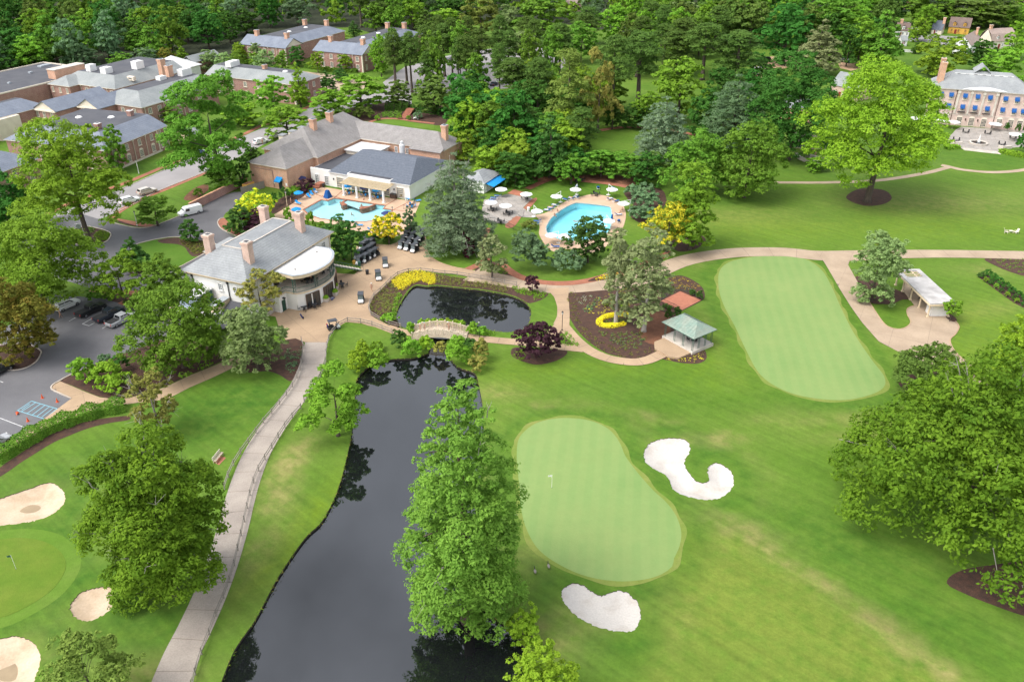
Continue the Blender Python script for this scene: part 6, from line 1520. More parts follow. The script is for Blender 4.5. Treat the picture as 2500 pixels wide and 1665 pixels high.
for k in range(4): w = MB(); w.cyl((3.2,-14.8 - k * 4.05,.02),.30,3.1,14); w.box((3.2,-14.8 - k * 4.05,.12),(.75,.75,.2)); w.build('column','trim_white', pg, smooth=False)
w = MB(); w.bx(3.0,3.4,-27.9,-13.9,3.12,3.36); w.bx(5.3,5.5,-27.7,-14,3.2,3.38); w.build('beam','canvas_tan', pg)
for k in range(44): w = MB(); w.box((5.15,-14.05 - k * .315,3.49),(4.9,.19,.07),0,0, Matrix.Rotation(rad(-4),3,'Y')); w.build('slat','canvas_tan', pg)
# garden wall and yard fence beside the hall
gw = empty('garden_wall',(-58.0,210.4,0), rad(64.3),'long low brick garden wall running from the hall towards the street','wall')
w = MB(); w.bar((-22.5,12.6,1.0),(-.2,14.2,1.0),.4,2.0); w.build('wall_body','brick_red', gw)
w = MB(); w.bar((-22.6,12.59,2.06),(-.2,14.2,2.06),.55,.12); w.build('coping','brick_orange', gw)
yf = empty('yard_fence',(-58.0,210.4,0), rad(64.3),'grey weathered plank fence of the bin yard before the brick hall','fence')
A_, B_ = Vector((-7.5,9.6,0)), Vector((-1.0,7.6,0))
for k in range(26):
    q = A_ + (B_ - A_) * (k / 25); w = MB(); w.box((q.x, q.y, .95 + .04 * math.sin(k * 2.1)),(.235,.05,1.9), math.atan2((B_ - A_).y, (B_ - A_).x)); w.build('plank','wood_grey', yf)
w = MB(); w.bar(A_ + Vector((0,.06,.4)), B_ + Vector((0,.06,.4)),.05,.1); w.bar(A_ + Vector((0,.06,1.5)), B_ + Vector((0,.06,1.5)),.05,.1); w.build('rail','wood_grey', yf)
dm = empty('skip_bin',(-58.0 + 0,210.4,0), rad(64.3),'yellow-orange open bin behind the grey plank fence','bin')
w = MB(); w.bx(-5.6,-2.6,9.4,10.9,.2,1.9,0); w.build('bin_body','house_yellow', dm); w = MB(); w.bx(-5.4,-2.8,9.6,10.7,1.9,1.93); w.build('bin_inside','wood_brown', dm)

# ------------------------------------------------------------------ pool house behind the cedar
ph = empty('pool_house', P('g',300,345), rad(64.3),'small white pool house with grey roof and blue awning behind the big cedar','building')
w = MB(); w.bx(0,9,0,6,0,3.0); w.build('wall','stucco', ph)
hip(0,9,0,6,3.0,4.6,3,3,3,3).build('roof',['slate','slate','trim_white'], ph)
w = MB(); w.slab([Vector(p) for p in ((.5,-.05,2.7),(8.5,-.05,2.7),(8.5,-2.6,2.1),(.5,-2.6,2.1))],.06); w.build('awning','canvas_sky', ph)
for x in (1.5,3.5,5.5,7.5): window(ph, x, -.02,.3, FY, .9,1.9,2,3,'trim_white','glass_dark', sill=False)
for y in (1.5,3.5): w = MB(); w.tube([(9.0, y, 2.0),(9.08, y, 2.0)],.3,14); w.build('round_window','glass_dark', ph)

# ------------------------------------------------------------------ brick hotel wings
def facade(parent, xs, y, rz, z1=.9, z2=4.2, w1=1.5, h1=2.0, arch=True, x_is=True, gap=None):
    for q in xs:
        a = (q, y) if x_is else (y, q)
        window(parent, a[0], a[1], z2, rz, w1 * .86,1.75,2,4,'trim_pale','glass_grey')
        window(parent, a[0], a[1], z1, rz, w1, h1,3,4,'trim_pale','glass_grey', arch=arch)
def vents(parent, pts, z, m='trim_white'):
    for x, y, sx, sy, h in pts: w = MB(); w.bx(x - sx / 2, x + sx / 2, y - sy / 2, y + sy / 2, z, z + h); w.box((x, y, z + h + .04),(sx * .8, sy * .8,.1)); w.build('roof_unit', m, parent)
def skylight(parent, x, y, z): w = MB(); w.lathe([(1.0, z),(1.0, z + .15),(.7, z + .4),(.1, z + .5)],10,(x, y, 0)); w.build('skylight','trim_white', parent)
h1 = empty('hotel_wing',(-111.0,224.5,0), rad(72.1),'near brick hotel wing with blue-grey roof facing the street behind the lime tree','building')
w = MB(); w.bx(0,25.7,0,34,0,6.6); w.build('wall','brick_red', h1)
hip(0,25.7,0,34,6.6,9.7,5.6,.01,5.6,5.6).build('roof',['slate_blue','flat_roof','trim_pale'], h1)
w = MB(); w.face([(25.72,-.3,6.6),(25.72,34.3,6.6),(25.72,28.4,9.66),(25.72,5.6,9.66)]); w.build('gable_wall','brick_red', h1)
w = MB(); w.bx(0,22.2,-.14,0,0,.55); w.bx(21.2,21.7,-.12,0,.55,6.5); w.build('stone_trim','trim_pale', h1)
facade(h1,(3.2,8.4,13.6,18.8),-.03, FY)
for x in (22.6,24.8): window(h1, x, -.03,4.3, FY, .75,1.9,1,4,'trim_pale','glass_grey'); window(h1, x, -.03,1.0, FY, .75,2.0,1,4,'trim_pale','glass_grey')
for x in (5.8,11,16.2,25.55): downspout(h1, x, -.16,6.3)
facade(h1,(5,10,16,22,28),-.03, BX, x_is=False)
chimney(h1,22.5,9,9.2,11.2,1.4,1.4,'brick_red','trim_white'); chimney(h1,8,8,9.2,11.2,1.4,1.4,'brick_red','trim_white')
for x, y in ((19,13),(16,22)): skylight(h1, x, y, 9.7)
h2 = empty('hotel_wing',(-118.6,270.8,0), rad(64.5),'middle brick hotel wing with pale grey roof behind the near wing','building')
w = MB(); w.bx(0,34,0,21,0,6.6); w.build('wall','brick_red', h2)
hip(0,34,0,21,6.6,9.8,6.5,.01,7.5,6.5).build('roof',['slate_pale','flat_roof','trim_pale'], h2)
for x in (3,7,11,15.5,20,25): window(h2, x, -.03,4.0, FY, 1.5,1.8,2,4); window(h2, x, -.03,.9, FY, 1.5,1.8,2,4)
for y in (3.5,8.5,12.5,17): window(h2,-.03, y, 4.0, BX, 1.5,1.8,2,4)
for x in (1,9,17.5): downspout(h2, x, -.14,6.4)
chimney(h2,27,14,9,13.5,2.2,1.6,'brick_orange','lead'); vents(h2,((22,13,3,2,1.2),(31,11,4.5,2.4,2.2)),9.8)
h3 = empty('hotel_wing',(-136.8,294.8,0), rad(65.2),'right brick hotel wing with dark flat deck, half hidden by the tall open tree','building')
w = MB(); w.bx(31,46,-52,-12,0,7); w.build('wall','brick_red', h3)
hip(31,46,-52,-12,7,9.6,5,5,5,.01).build('roof',['slate_pale','flat_roof','trim_pale'], h3)
for y in (-48,-42,-36,-30,-24,-18): window(h3,30.97, y, 4.2, BX, 1.5,1.8,2,4); window(h3,30.97, y, .9, BX, 1.5,1.8,2,4)
for x in (34,38,42): window(h3, x, -52.03,4.2, FY, 1.4,1.8,2,4); window(h3, x, -52.03,.9, FY, 1.4,1.8,2,4)
w = MB(); w.bx(30.9,31.5,-52.15,-51.5,0,6.9); w.build('stone_trim','trim_pale', h3)
chimney(h3,38,-34,9,11,1.6,1.2,'brick_orange','lead'); vents(h3,((37,-20,5,2.5,1.8),),9.6); skylight(h3,37,-44,9.6)
h4 = empty('hotel_wing',(-136.8,294.8,0), rad(65.2),'upper brick hotel wing with pale roof and white roof boxes','building')
w = MB(); w.bx(0,33,0,27.5,0,7); w.bx(-4,0,17.5,27.4,0,7); w.build('wall','brick_red', h4)
hip(0,33,0,27.5,7,10.2,5,.01,5,5).build('roof',['slate_pale','flat_roof','trim_pale'], h4)
hip(-4,3,17.5,27.5,6.98,9.6,3.6,.01,5,5).build('roof',['slate_pale','flat_roof','trim_pale'], h4)
for y in (2,6,10,14): window(h4,-.03, y, 4.4, BX, 1.4,1.8,2,4)
for y in (19,22.5,26): window(h4,-4.03, y, 4.4, BX, 1.0,1.8,2,4)
for x in (3,8,13,18): window(h4, x, -.03,4.4, FY, 1.4,1.8,2,4)
for y in (4,12,16.6): downspout(h4,-.15, y, 6.8)
vents(h4,((7,18,2.8,2.2,2.2),(6.5,10,3.2,2.6,2.0),(17,6,3.6,2.6,2.6)),10.2); chimney(h4,20,-2.5,6,13.6,2.2,1.8,'brick_orange','lead')
w = MB(); w.bx(8.2,9.4,-.3,2.6,8,9.4); dm_ = w.build('dormer','trim_pale', h4); window(h4,8.18,1.2,8.3, BX, 1.6,.9,2,1)
h5 = empty('hotel_wing',(-136.8,294.8,0), rad(65.2),'low brick building with a wide dark flat roof at the left edge','building')
w = MB(); w.bx(-26,20.5,28.6,60,0,7); w.build('wall','brick_red', h5)
w = MB(); w.bx(-25.6,20.1,29,59.6,7.0,7.08); w.build('flat_roof','flat_roof', h5)
w = MB(); w.bx(-26.1,20.6,28.5,28.9,7,7.4); w.bx(-26.1,20.6,59.7,60.1,7,7.4); w.bx(20.2,20.6,28.9,59.7,7,7.4); w.bx(-26.1,-25.7,28.9,59.7,7,7.4); w.build('parapet','trim_pale', h5)
w = MB(); w.bx(1.5,14.5,30.4,34.2,7.08,10.2,0); w.bx(1.3,14.7,30.2,34.4,10.2,10.4,1); w.build('stair_tower',['brick_orange','stone_pale'], h5)
vents(h5,((-10,40,1,1,.4),(5,48,1.4,1,.5),(16,54,5,2,.5)),7.08,'lead')
wt = empty('white_tent',(-136.8,294.8,0), rad(65.2),'white peaked tent roof behind the upper hotel wing','tent')
hip(36,50,8,24,5.5,9.4,7,7,8,8, over=.2).build('canopy',['flat_roof_white'] * 3, wt)
w = MB(); w.bx(36.5,49.5,8.5,23.5,0,5.4); w.build('side_wall','canvas_white', wt)
h6 = empty('hotel_wing',(-136.8,294.8,0), rad(65.2),'hotel wing with two cream gables at the left edge','building')
w = MB(); w.bx(-64,-27.5,4,17,0,6.5); w.bx(-29,-8,-5.6,4.4,0,6.48); w.bx(-21,-6,-15,-6,0,6.46); w.build('wall','brick_red', h6)
hip(-64,-25,4,17,6.5,9.2,.01,4,5.5,5.5).build('roof',['slate_blue','flat_roof','trim_pale'], h6)
for x0, x1, y0, y1 in ((-29,-7,-5.6,4.4),(-21,-5,-15,-6)):
    gable(x0, x1, y0, y1,6.5,9.3,'x').build('roof','slate_blue', h6)
    g = MB(); g.face([(x0 - .02, y0,6.5),(x0 - .02, y1,6.5),(x0 - .02,(y0 + y1) / 2,9.1)]); g.build('pediment','trim_pale', h6)
w = MB(); w.bx(-29.6,-29,-5.7,4.5,6.1,6.5); w.bx(-21.5,-21,-15.1,-5.9,6.1,6.5); w.build('cornice','trim_pale', h6)
for y in (-13,-10.5,-8): window(h6,-21.03, y, 4.0, BX, 1.1,1.8,2,4)
for y in (-3.5,0,3): window(h6,-29.03, y, 4.0, BX, 1.2,1.8,2,4)
w = MB(); w.bx(-44,-36,2.2,4.0,0,6.3); w.build('bay','trim_pale', h6)
vents(h6,((-52,11,8,3,2.0),(-40,12,5,2,1.6)),9.2)
h7 = empty('hotel_wing',(-136.8,294.8,0), rad(72),'blue-grey hotel roof at the left edge nearest the viewer','building')
w = MB(); w.bx(-96,-70,-34,-14,0,6.4); w.build('wall','brick_red', h7)
hip(-96,-70,-34,-14,6.4,9.4,5,5,6,6).build('roof',['slate_blue','flat_roof','trim_pale'], h7)
for x in (-90,-84,-78,-73): window(h7, x, -34.03,4.0, FY, 1.4,1.8,2,4); window(h7, x, -34.03,.9, FY, 1.4,1.8,2,4)
h8 = empty('link_roofs',(-136.8,294.8,0), rad(65.2),'low pale-roofed link building in front of the wood','building')
gable(36,52,14,20,4.5,6.5,'x').build('roof','slate_pale', h8); gable(52.5,68,14.5,20.5,5.2,7.4,'x').build('roof','slate_pale', h8)
w = MB(); w.bx(36,52,14,20,0,4.4); w.bx(52.6,68,14.5,20.5,0,5.1); w.build('wall','brick_red', h8)
po = empty('porch',(-111.0,224.5,0), rad(72.1),'little cream porch with grey pitched roof on the street side of the hotel','porch')
gable(29,34.5,-5.2,1.2,3.1,4.7,'x', over=.3).build('roof','slate_pale', po)
g = MB(); g.face([(28.98,-5.2,3.1),(28.98,1.2,3.1),(28.98,-2.0,4.6)]); g.build('pediment','trim_cream', po)
for x in (29.2,34.2):
    for y in (-5,-3,-1,1): g = MB(); g.bx(x - .2, x + .2, y - .2, y + .2,0,3.0); g.build('column','trim_cream', po)
g = MB(); g.bx(28.9,34.6,-5.3,1.3,2.9,3.1); g.build('beam','trim_cream', po)

# ------------------------------------------------------------------ twin brick wings at the top
def twin(bx, by, ny, rear, label):
    e = empty('hotel_wing', (bx, by, 0), rad(65), label, 'building')
    w = MB(); w.bx(0,11.6,0, ny, 0,7); w.bx(11.6, rear[0], rear[1], rear[2],0,7); w.build('wall','brick_red', e)
    gable(0,11.6,0, ny, 7,10.2,'y').build('roof','slate_blue', e)
    hip(9, rear[0], rear[1], rear[2],7.02,9.7,.01,5,5.5,5.5).build('roof',['slate_blue','flat_roof','trim_pale'], e)
    g = MB(); g.face([(0,-.02,7),(11.6,-.02,7),(5.8,-.02,10.1)]); g.build('pediment','trim_pale', e)
    for y in np.arange(2.4, ny - 1,4.3): window(e, -.03, float(y),4.3, BX, 1.5,1.9,2,4); window(e, -.03, float(y),.9, BX, 1.5,2.1,3,4)
    for x in (2.6,8.8): window(e, x, -.03,4.3, FY, 1.0,1.8,2,4); window(e, x, -.03,.9, FY, 1.0,2.0,2,4)
    for y in (4.6,9): downspout(e, -.15, y, 6.8)
    w = MB(); w.bx(-.1,.4,-.12,.4,0,6.9); w.build('stone_trim','trim_pale', e)
    for x, y in ((5.8,3),(5.8, ny - 5),(rear[0] - 8, rear[2] - 6),(rear[0] - 5, rear[1] + 6)): chimney(e, x, y, 9,12.2,1.7,1.5,'brick_orange','lead')
    for x, y in ((20,(rear[1] + rear[2]) / 2),(32,(rear[1] + rear[2]) / 2)): skylight(e, x, y, 9.72)
    return e
p_ = P('b',500,437,7); twin(p_.x, p_.y, 24,(46,2,24),'left of the twin brick wings with slate roofs and chimneys at the top')
twin(-61.0,354.2,24,(53,3,22),'right of the twin brick wings with slate roofs and chimneys at the top')

# ------------------------------------------------------------------ the inn at the upper right
inn = empty('brick_inn',(138.6,276.5,0), rad(-20.2),'three-storey pink brick inn with grey hip roof and rows of blue window awnings','building')
w = MB(); w.bx(-1.6,26.5,0,13.4,0,11.5); w.build('wall','brick_inn', inn)
hip(-1.6,26.5,0,13.4,11.5,16.2,5.6,6.2,6.2,6.2, over=.5).build('roof',['slate','slate','stone_pale'], inn)
w = MB(); w.bx(3.6,20.8,5.0,5.3,15.0,15.5); w.build('clerestory','trim_white', inn)
w = MB()
for k in range(7): w.bx(4.4 + k * 2.45,5.4 + k * 2.45,4.9,5.0,15.08,15.4)
w.build('clerestory_vent','iron_black', inn)
gable(9.5,14,5.5,12,16.0,18.0,'y', over=.1).build('ridge_gable','slate', inn)
w = MB(); n = 12; pts = [(6.3 + 13.2 * k / n, -.6 + 0 * k, 11.62 + 0) for k in range(n + 1)]
w.face([(6.3,-.55,11.75)] + [(6.3 + 13.0 * k / n, .9 * math.sin(math.pi * k / n) - .5,11.75 + .8 * math.sin(math.pi * k / n)) for k in range(1, n)] + [(19.3,-.55,11.75)]); w.build('curved_pediment','trim_white', inn)
chimney(inn, -.2,2.6,11.0,19.0,1.5,1.1,'brick_orange','stone_pale'); chimney(inn, -.4,6.2,11.0,19.6,1.4,1.1,'brick_orange','stone_pale'); chimney(inn, 26.0,8.0,11,19,1.5,1.1,'brick_orange','stone_pale')
xs = (.6,3.6,7.7,11.3,14.9,19.3,22.6,25.2)
for q, x in enumerate(xs):
    for z in (8.4,4.9):
        window(inn, x, -.03, z, FY, 1.15,1.9,2,4,'trim_pale','glass_grey', border=.12)
        w = MB(); w.slab([Vector(p) for p in ((x - .66,-.05, z + 2.0),(x + .66,-.05, z + 2.0),(x + .66,-.8, z + 1.05),(x - .66,-.8, z + 1.05))],.05); w.slab([Vector(p) for p in ((x - .66,-.8, z + 1.05),(x + .66,-.8, z + 1.05),(x + .66,-.83, z + .72),(x - .66,-.83, z + .72))],.02)
        for s in (-1,1): w.face([(x + s * .66,-.05, z + 2.0),(x + s * .66,-.8, z + 1.05),(x + s * .66,-.05, z + 1.05)])
        w.build('window_awning','canvas_blue', inn)
    window(inn, x, -.03,.3 if 5 < x < 17 else .7, FY, 1.7,2.5,4,5,'trim_pale','glass_dark', arch=True, sill=False, name='arched_window')
for x in (5.75,9.5,13.1,16.8): w = MB(); w.bx(x - .3, x + .3,-.28,0,3.9,11.2); w.box((x, -.2,10.6),(.95,.5,.7)); w.build('pilaster','stone_pale', inn)
w = MB(); w.bx(-1.7,26.6,-.12,0,3.6,3.85); w.bx(-1.7,26.6,-.10,0,3.2,3.3); w.build('string_course','stone_pale', inn)
for x in (7.7,11.3,14.9):
    w = MB()
    for k in range(9): w.bar((x - 1.1 + k * .275,-.55 - .18 * math.sin(math.pi * k / 8),4.55),(x - 1.1 + k * .275,-.55 - .18 * math.sin(math.pi * k / 8),5.5),.035)
    for k in range(8):
        for z in (4.55,5.5): w.bar((x - 1.1 + k * .275,-.55 - .18 * math.sin(math.pi * k / 8), z),(x - 1.1 + (k + 1) * .275,-.55 - .18 * math.sin(math.pi * (k + 1) / 8), z),.05)
    w.bx(x - 1.15, x + 1.15,-.7,0,4.4,4.5); w.build('balcony','iron_black', inn)
for x in (5.1,17.6): downspout(inn, x, -.15,11.3,'frame_brown')
for x in (9.5,13.1): w = MB(); w.box((x, -.3,2.2),(.3,.35,.7)); w.build('wall_lantern','frame_brown', inn)
# terrace
te = sheet('inn_terrace', PL('y6',[(510,400),(600,300),(660,270),(1346,310),(1500,330),(1500,480),(1200,500),(1060,540),(860,535),(650,490),(520,460)]),'joint',2)
slabs_in(PL('y6',[(510,400),(600,300),(660,270),(1346,310),(1500,330),(1500,480),(1200,500),(1060,540),(860,535),(650,490),(520,460)]), rad(-20),2.4,'flagstone', LEVEL * 2.8, te)
ts = empty('terrace_steps',(0,0,0),0,'wide pale stone steps from the inn terrace down to the lawn','steps')
a, b_ = P('y6',655,510), P('y6',1055,555)
for k in range(4): w = MB(); w.bar(a + Vector((.4 * k * .3,-.45 * k, .28 - .09 * k)), b_ + Vector((.4 * k * .3,-.45 * k, .28 - .09 * k)),.5,.14); w.build('step','stone_pale', ts)
for pts, lb in (([(515,440),(590,460),(665,460)],'left'),([(1060,500),(1120,510),(1205,505)],'right')):
    lw = empty('low_wall',(0,0,0),0,'low pale stone wall at the %s end of the inn terrace steps' % lb, 'wall')
    q = PL('y6', pts)
    for a, b_ in zip(q[:-1], q[1:]): w = MB(); w.bar(a + Vector((0,0,.4)), b_ + Vector((0,0,.4)),.7,.8); w.build('wall_block','stone_pale', lw)
fo = empty('fountain', P('y6',845,455),0,'round stone fountain with a white jet on the inn terrace','fountain')
w = MB(); w.lathe([(2.6,0),(2.7,.5),(2.2,.52),(2.1,.3)],28); w.build('rim','stone_pale', fo)
w = MB(); w.cyl((0,0,.02),2.1,.32,28); w.build('basin_water','pond_water', fo)
w = MB(); w.lathe([(.5,.34),(.32,.9),(.2,1.6),(.1,2.3),(.02,2.9)],12); w.build('jet','canvas_white', fo, smooth=True)
# curved stone bar and panelled wall under the dark tree
cb_ = empty('panelled_wall',(0,0,0),0,'tan-framed wall of grey panels under the big dark tree','wall')
a, b_ = P('y7',360,400), P('y7',1000,430)
w = MB(); w.bar(a + Vector((0,.2,1.6)), b_ + Vector((0,.2,1.6)),.2,3.2); w.build('frame','trim_cream', cb_)
for k in range(9):
    q = a + (b_ - a) * ((k + .5) / 9); w = MB(); w.box((q.x, q.y + .06,1.65),((b_ - a).length / 9 * .82,.1,2.7), math.atan2((b_ - a).y, (b_ - a).x)); w.build('panel','glass_grey', cb_)
w = MB(); w.bar(a + Vector((0,2.2,3.5)), b_ + Vector((0,2.2,3.5)),4.6,.3); w.build('roof','shingle_dark', cb_)
for nm, pts, h_, lb in (('stone_bench_wall',[(405,525),(470,580),(570,620),(700,645),(850,655),(920,640)],1.0,'outer curved dry-stone wall of the sunken garden under the trees'),('stone_bench_wall',[(560,525),(640,550),(740,570),(900,575)],.9,'inner curved stone bench wall of the sunken garden under the trees')):
    o = empty(nm, (0,0,0),0, lb, 'wall'); q = smooth_loop(PL('y7', pts),1.5, closed=False)
    for a, b_ in zip(q[:-1], q[1:]): w = MB(); w.bar(a + Vector((0,0, h_ / 2)), b_ + Vector((0,0, h_ / 2)),.5, h_); w.build('stone_course','stone_pale', o)

# ------------------------------------------------------------------ houses beyond
def house(sh, a, b_, depth, ze, zt, wall, roof, label, dorm=0, gambrel=False, door='paint_red', nw=3, chim=((.1,.5),), wf='trim_white'):
    p, q = P(sh, *a), P(sh, *b_)
    d = q - p; ang = math.atan2(d.y, d.x); Lx = d.length
    e = empty('house', p, ang, label, 'house')
    w = MB(); w.bx(0, Lx, 0, depth, 0, ze); gable_end(w, 0, Lx, 0, depth, ze, zt - .1,'x', off=0); w.build('wall', wall, e)
    if gambrel:
        zm = ze + (zt - ze) * .62; r_ = MB()
        for s in (0,1):
            y = lambda f: f * depth if s == 0 else depth - f * depth
            r_.slab([Vector(v) for v in ((-.3, y(-.04), ze),(Lx + .3, y(-.04), ze),(Lx + .3, y(.16), zm),(-.3, y(.16), zm))],.12); r_.slab([Vector(v) for v in ((-.3, y(.16), zm),(Lx + .3, y(.16), zm),(Lx + .3, y(.5), zt),(-.3, y(.5), zt))],.12)
        r_.build('roof', roof, e)
    else: gable(0, Lx, 0, depth, ze, zt, 'x', over=.3).build('roof', roof, e)
    for k in range(nw): window(e, Lx * (k + .5) / nw, -.03,.9, FY, 1.0,1.5,2,4, wf, 'glass_dark')
    w = MB(); w.box((Lx * .36,-.05,1.05),(1.0,.1,2.1)); w.build('door', door, e)
    for k in range(dorm):
        x = Lx * (k + .5) / dorm; z = ze + .5
        w = MB(); w.bx(x - .65, x + .65,.25, depth * .35, z, z + 1.5); w.build('dormer', wf, e); window(e, x, .22, z + .15, FY, .9,1.2,2,3, wf, 'glass_dark', sill=False)
        gable(x - .75, x + .75,.2, depth * .4, z + 1.5, z + 2.1,'y', over=.1).build('dormer_roof', roof, e)
    for fx, fy in chim: chimney(e, Lx * fx, depth * fy, ze, zt + 1.6,1.2,.9,'brick_orange','stone_pale')
    return e
house('y5',(1065,535),(1390,560),8,3.2,7.4,'house_yellow','shingle_dark','bright yellow house with dark dormered roof and red door',2, wf='house_yellow', chim=())
house('y5',(1740,790),(2110,770),8,3.4,8.4,'trim_pale','shingle_tan','cream house with brown gambrel roof at the right edge',2, True)
house('y5',(1400,900),(1560,800),7,4.5,8.2,'trim_white','shingle_tan','white gabled house with a red chimney beside the gambrel house',0, chim=((.9,.3),))
house('y5',(240,590),(440,600),7,3.0,6.2,'trim_white','shingle_dark','white dormered house behind the tall dark conifer',1, chim=((.3,.5),))
house('y5',(320,745),(410,745),4,2.6,4.6,'trim_white','slate_pale','small white shed below the dormered house',0, nw=1, chim=())
house('y5',(330,160),(520,150),8,5,9,'brick_red','shingle_dark','red brick house at the very top right of centre',0)
house('y5',(800,545),(960,560),6,2.2,6.2,'trim_pale','slate_dark','low house with a steep dark roof left of the yellow house',0, nw=1, chim=((.95,.4),))
house('y5',(2210,250),(2330,240),7,4,7,'brick_red','shingle_dark','red brick house at the right edge in the trees',0)
house('y2',(590,130),(680,130),7,5,9,'trim_white','slate_pale','white house peeping through the trees at the top',0, nw=2)
house('y2',(2090,450),(2250,470),8,4,7.5,'trim_white','slate_pale','white house behind the grey-olive conifer',0)
house('y1',(570,860),(720,760),6,3.4,6.6,'brick_orange','shingle_tan','small orange brick house hidden among the pines',0, nw=2, chim=())
house('y2',(1960,1080),(2260,1150),9,4.2,8.2,'brick_pink','slate_pale','grey-roofed annex hidden between the dark and the lime tree',0, chim=())
house('y2',(1400,1330),(1720,1390),8,4,7,'brick_orange','slate_pale','orange brick annex hidden under the big dark tree',0, chim=())
house('D',(1290,30),(1345,28),8,4.5,8,'brick_pink','shingle_tan','pink brick house at the top edge in the middle',0)
# ================================================================== vehicles
def paint(name, c, rough=.3): return mat(name, c, rough, tuple(x * .92 for x in c), grain=.02, spec=.5, coat=.6)
paint('car_white',(.78,.78,.77)); paint('car_black',(.012,.013,.015)); paint('car_navy',(.012,.018,.03)); paint('car_silver',(.36,.37,.38)); paint('car_tan',(.50,.44,.36)); paint('car_red',(.28,.02,.025)); paint('car_blue',(.03,.07,.16)); paint('car_grey',(.10,.105,.11))
mat('rubber',(.018,.018,.019),.9); mat('rim',(.42,.42,.43),.4, metal=.7); mat('plastic_dark',(.03,.03,.032),.6); mat('lamp_red',(.45,.02,.015),.3); mat('lamp_clear',(.75,.75,.72),.2)
glassmat('car_glass',(.012,.014,.016),.05)
def loft(mb, secs, mi=0):
    """cross-sections (x, half width low, half width high, z low, z mid, z high) along a body"""
    rings = []
    for x, wl, wh, z0, z1, z2 in secs: rings.append([(x, -wl, z0),(x, -wl * 1.03, z1),(x, -wh, z2 - .04),(x, -wh * .9, z2),(x, wh * .9, z2),(x, wh, z2 - .04),(x, wl * 1.03, z1),(x, wl, z0)])
    n = 8
    mb.add([v for r in rings for v in r],[(i * n + k, i * n + (k + 1) % n, (i + 1) * n + (k + 1) % n, (i + 1) * n + k) for i in range(len(rings) - 1) for k in range(n)] + [tuple(range(n)), tuple((len(rings) - 1) * n + k for k in range(n - 1,-1,-1))], mi)
_vm = {}
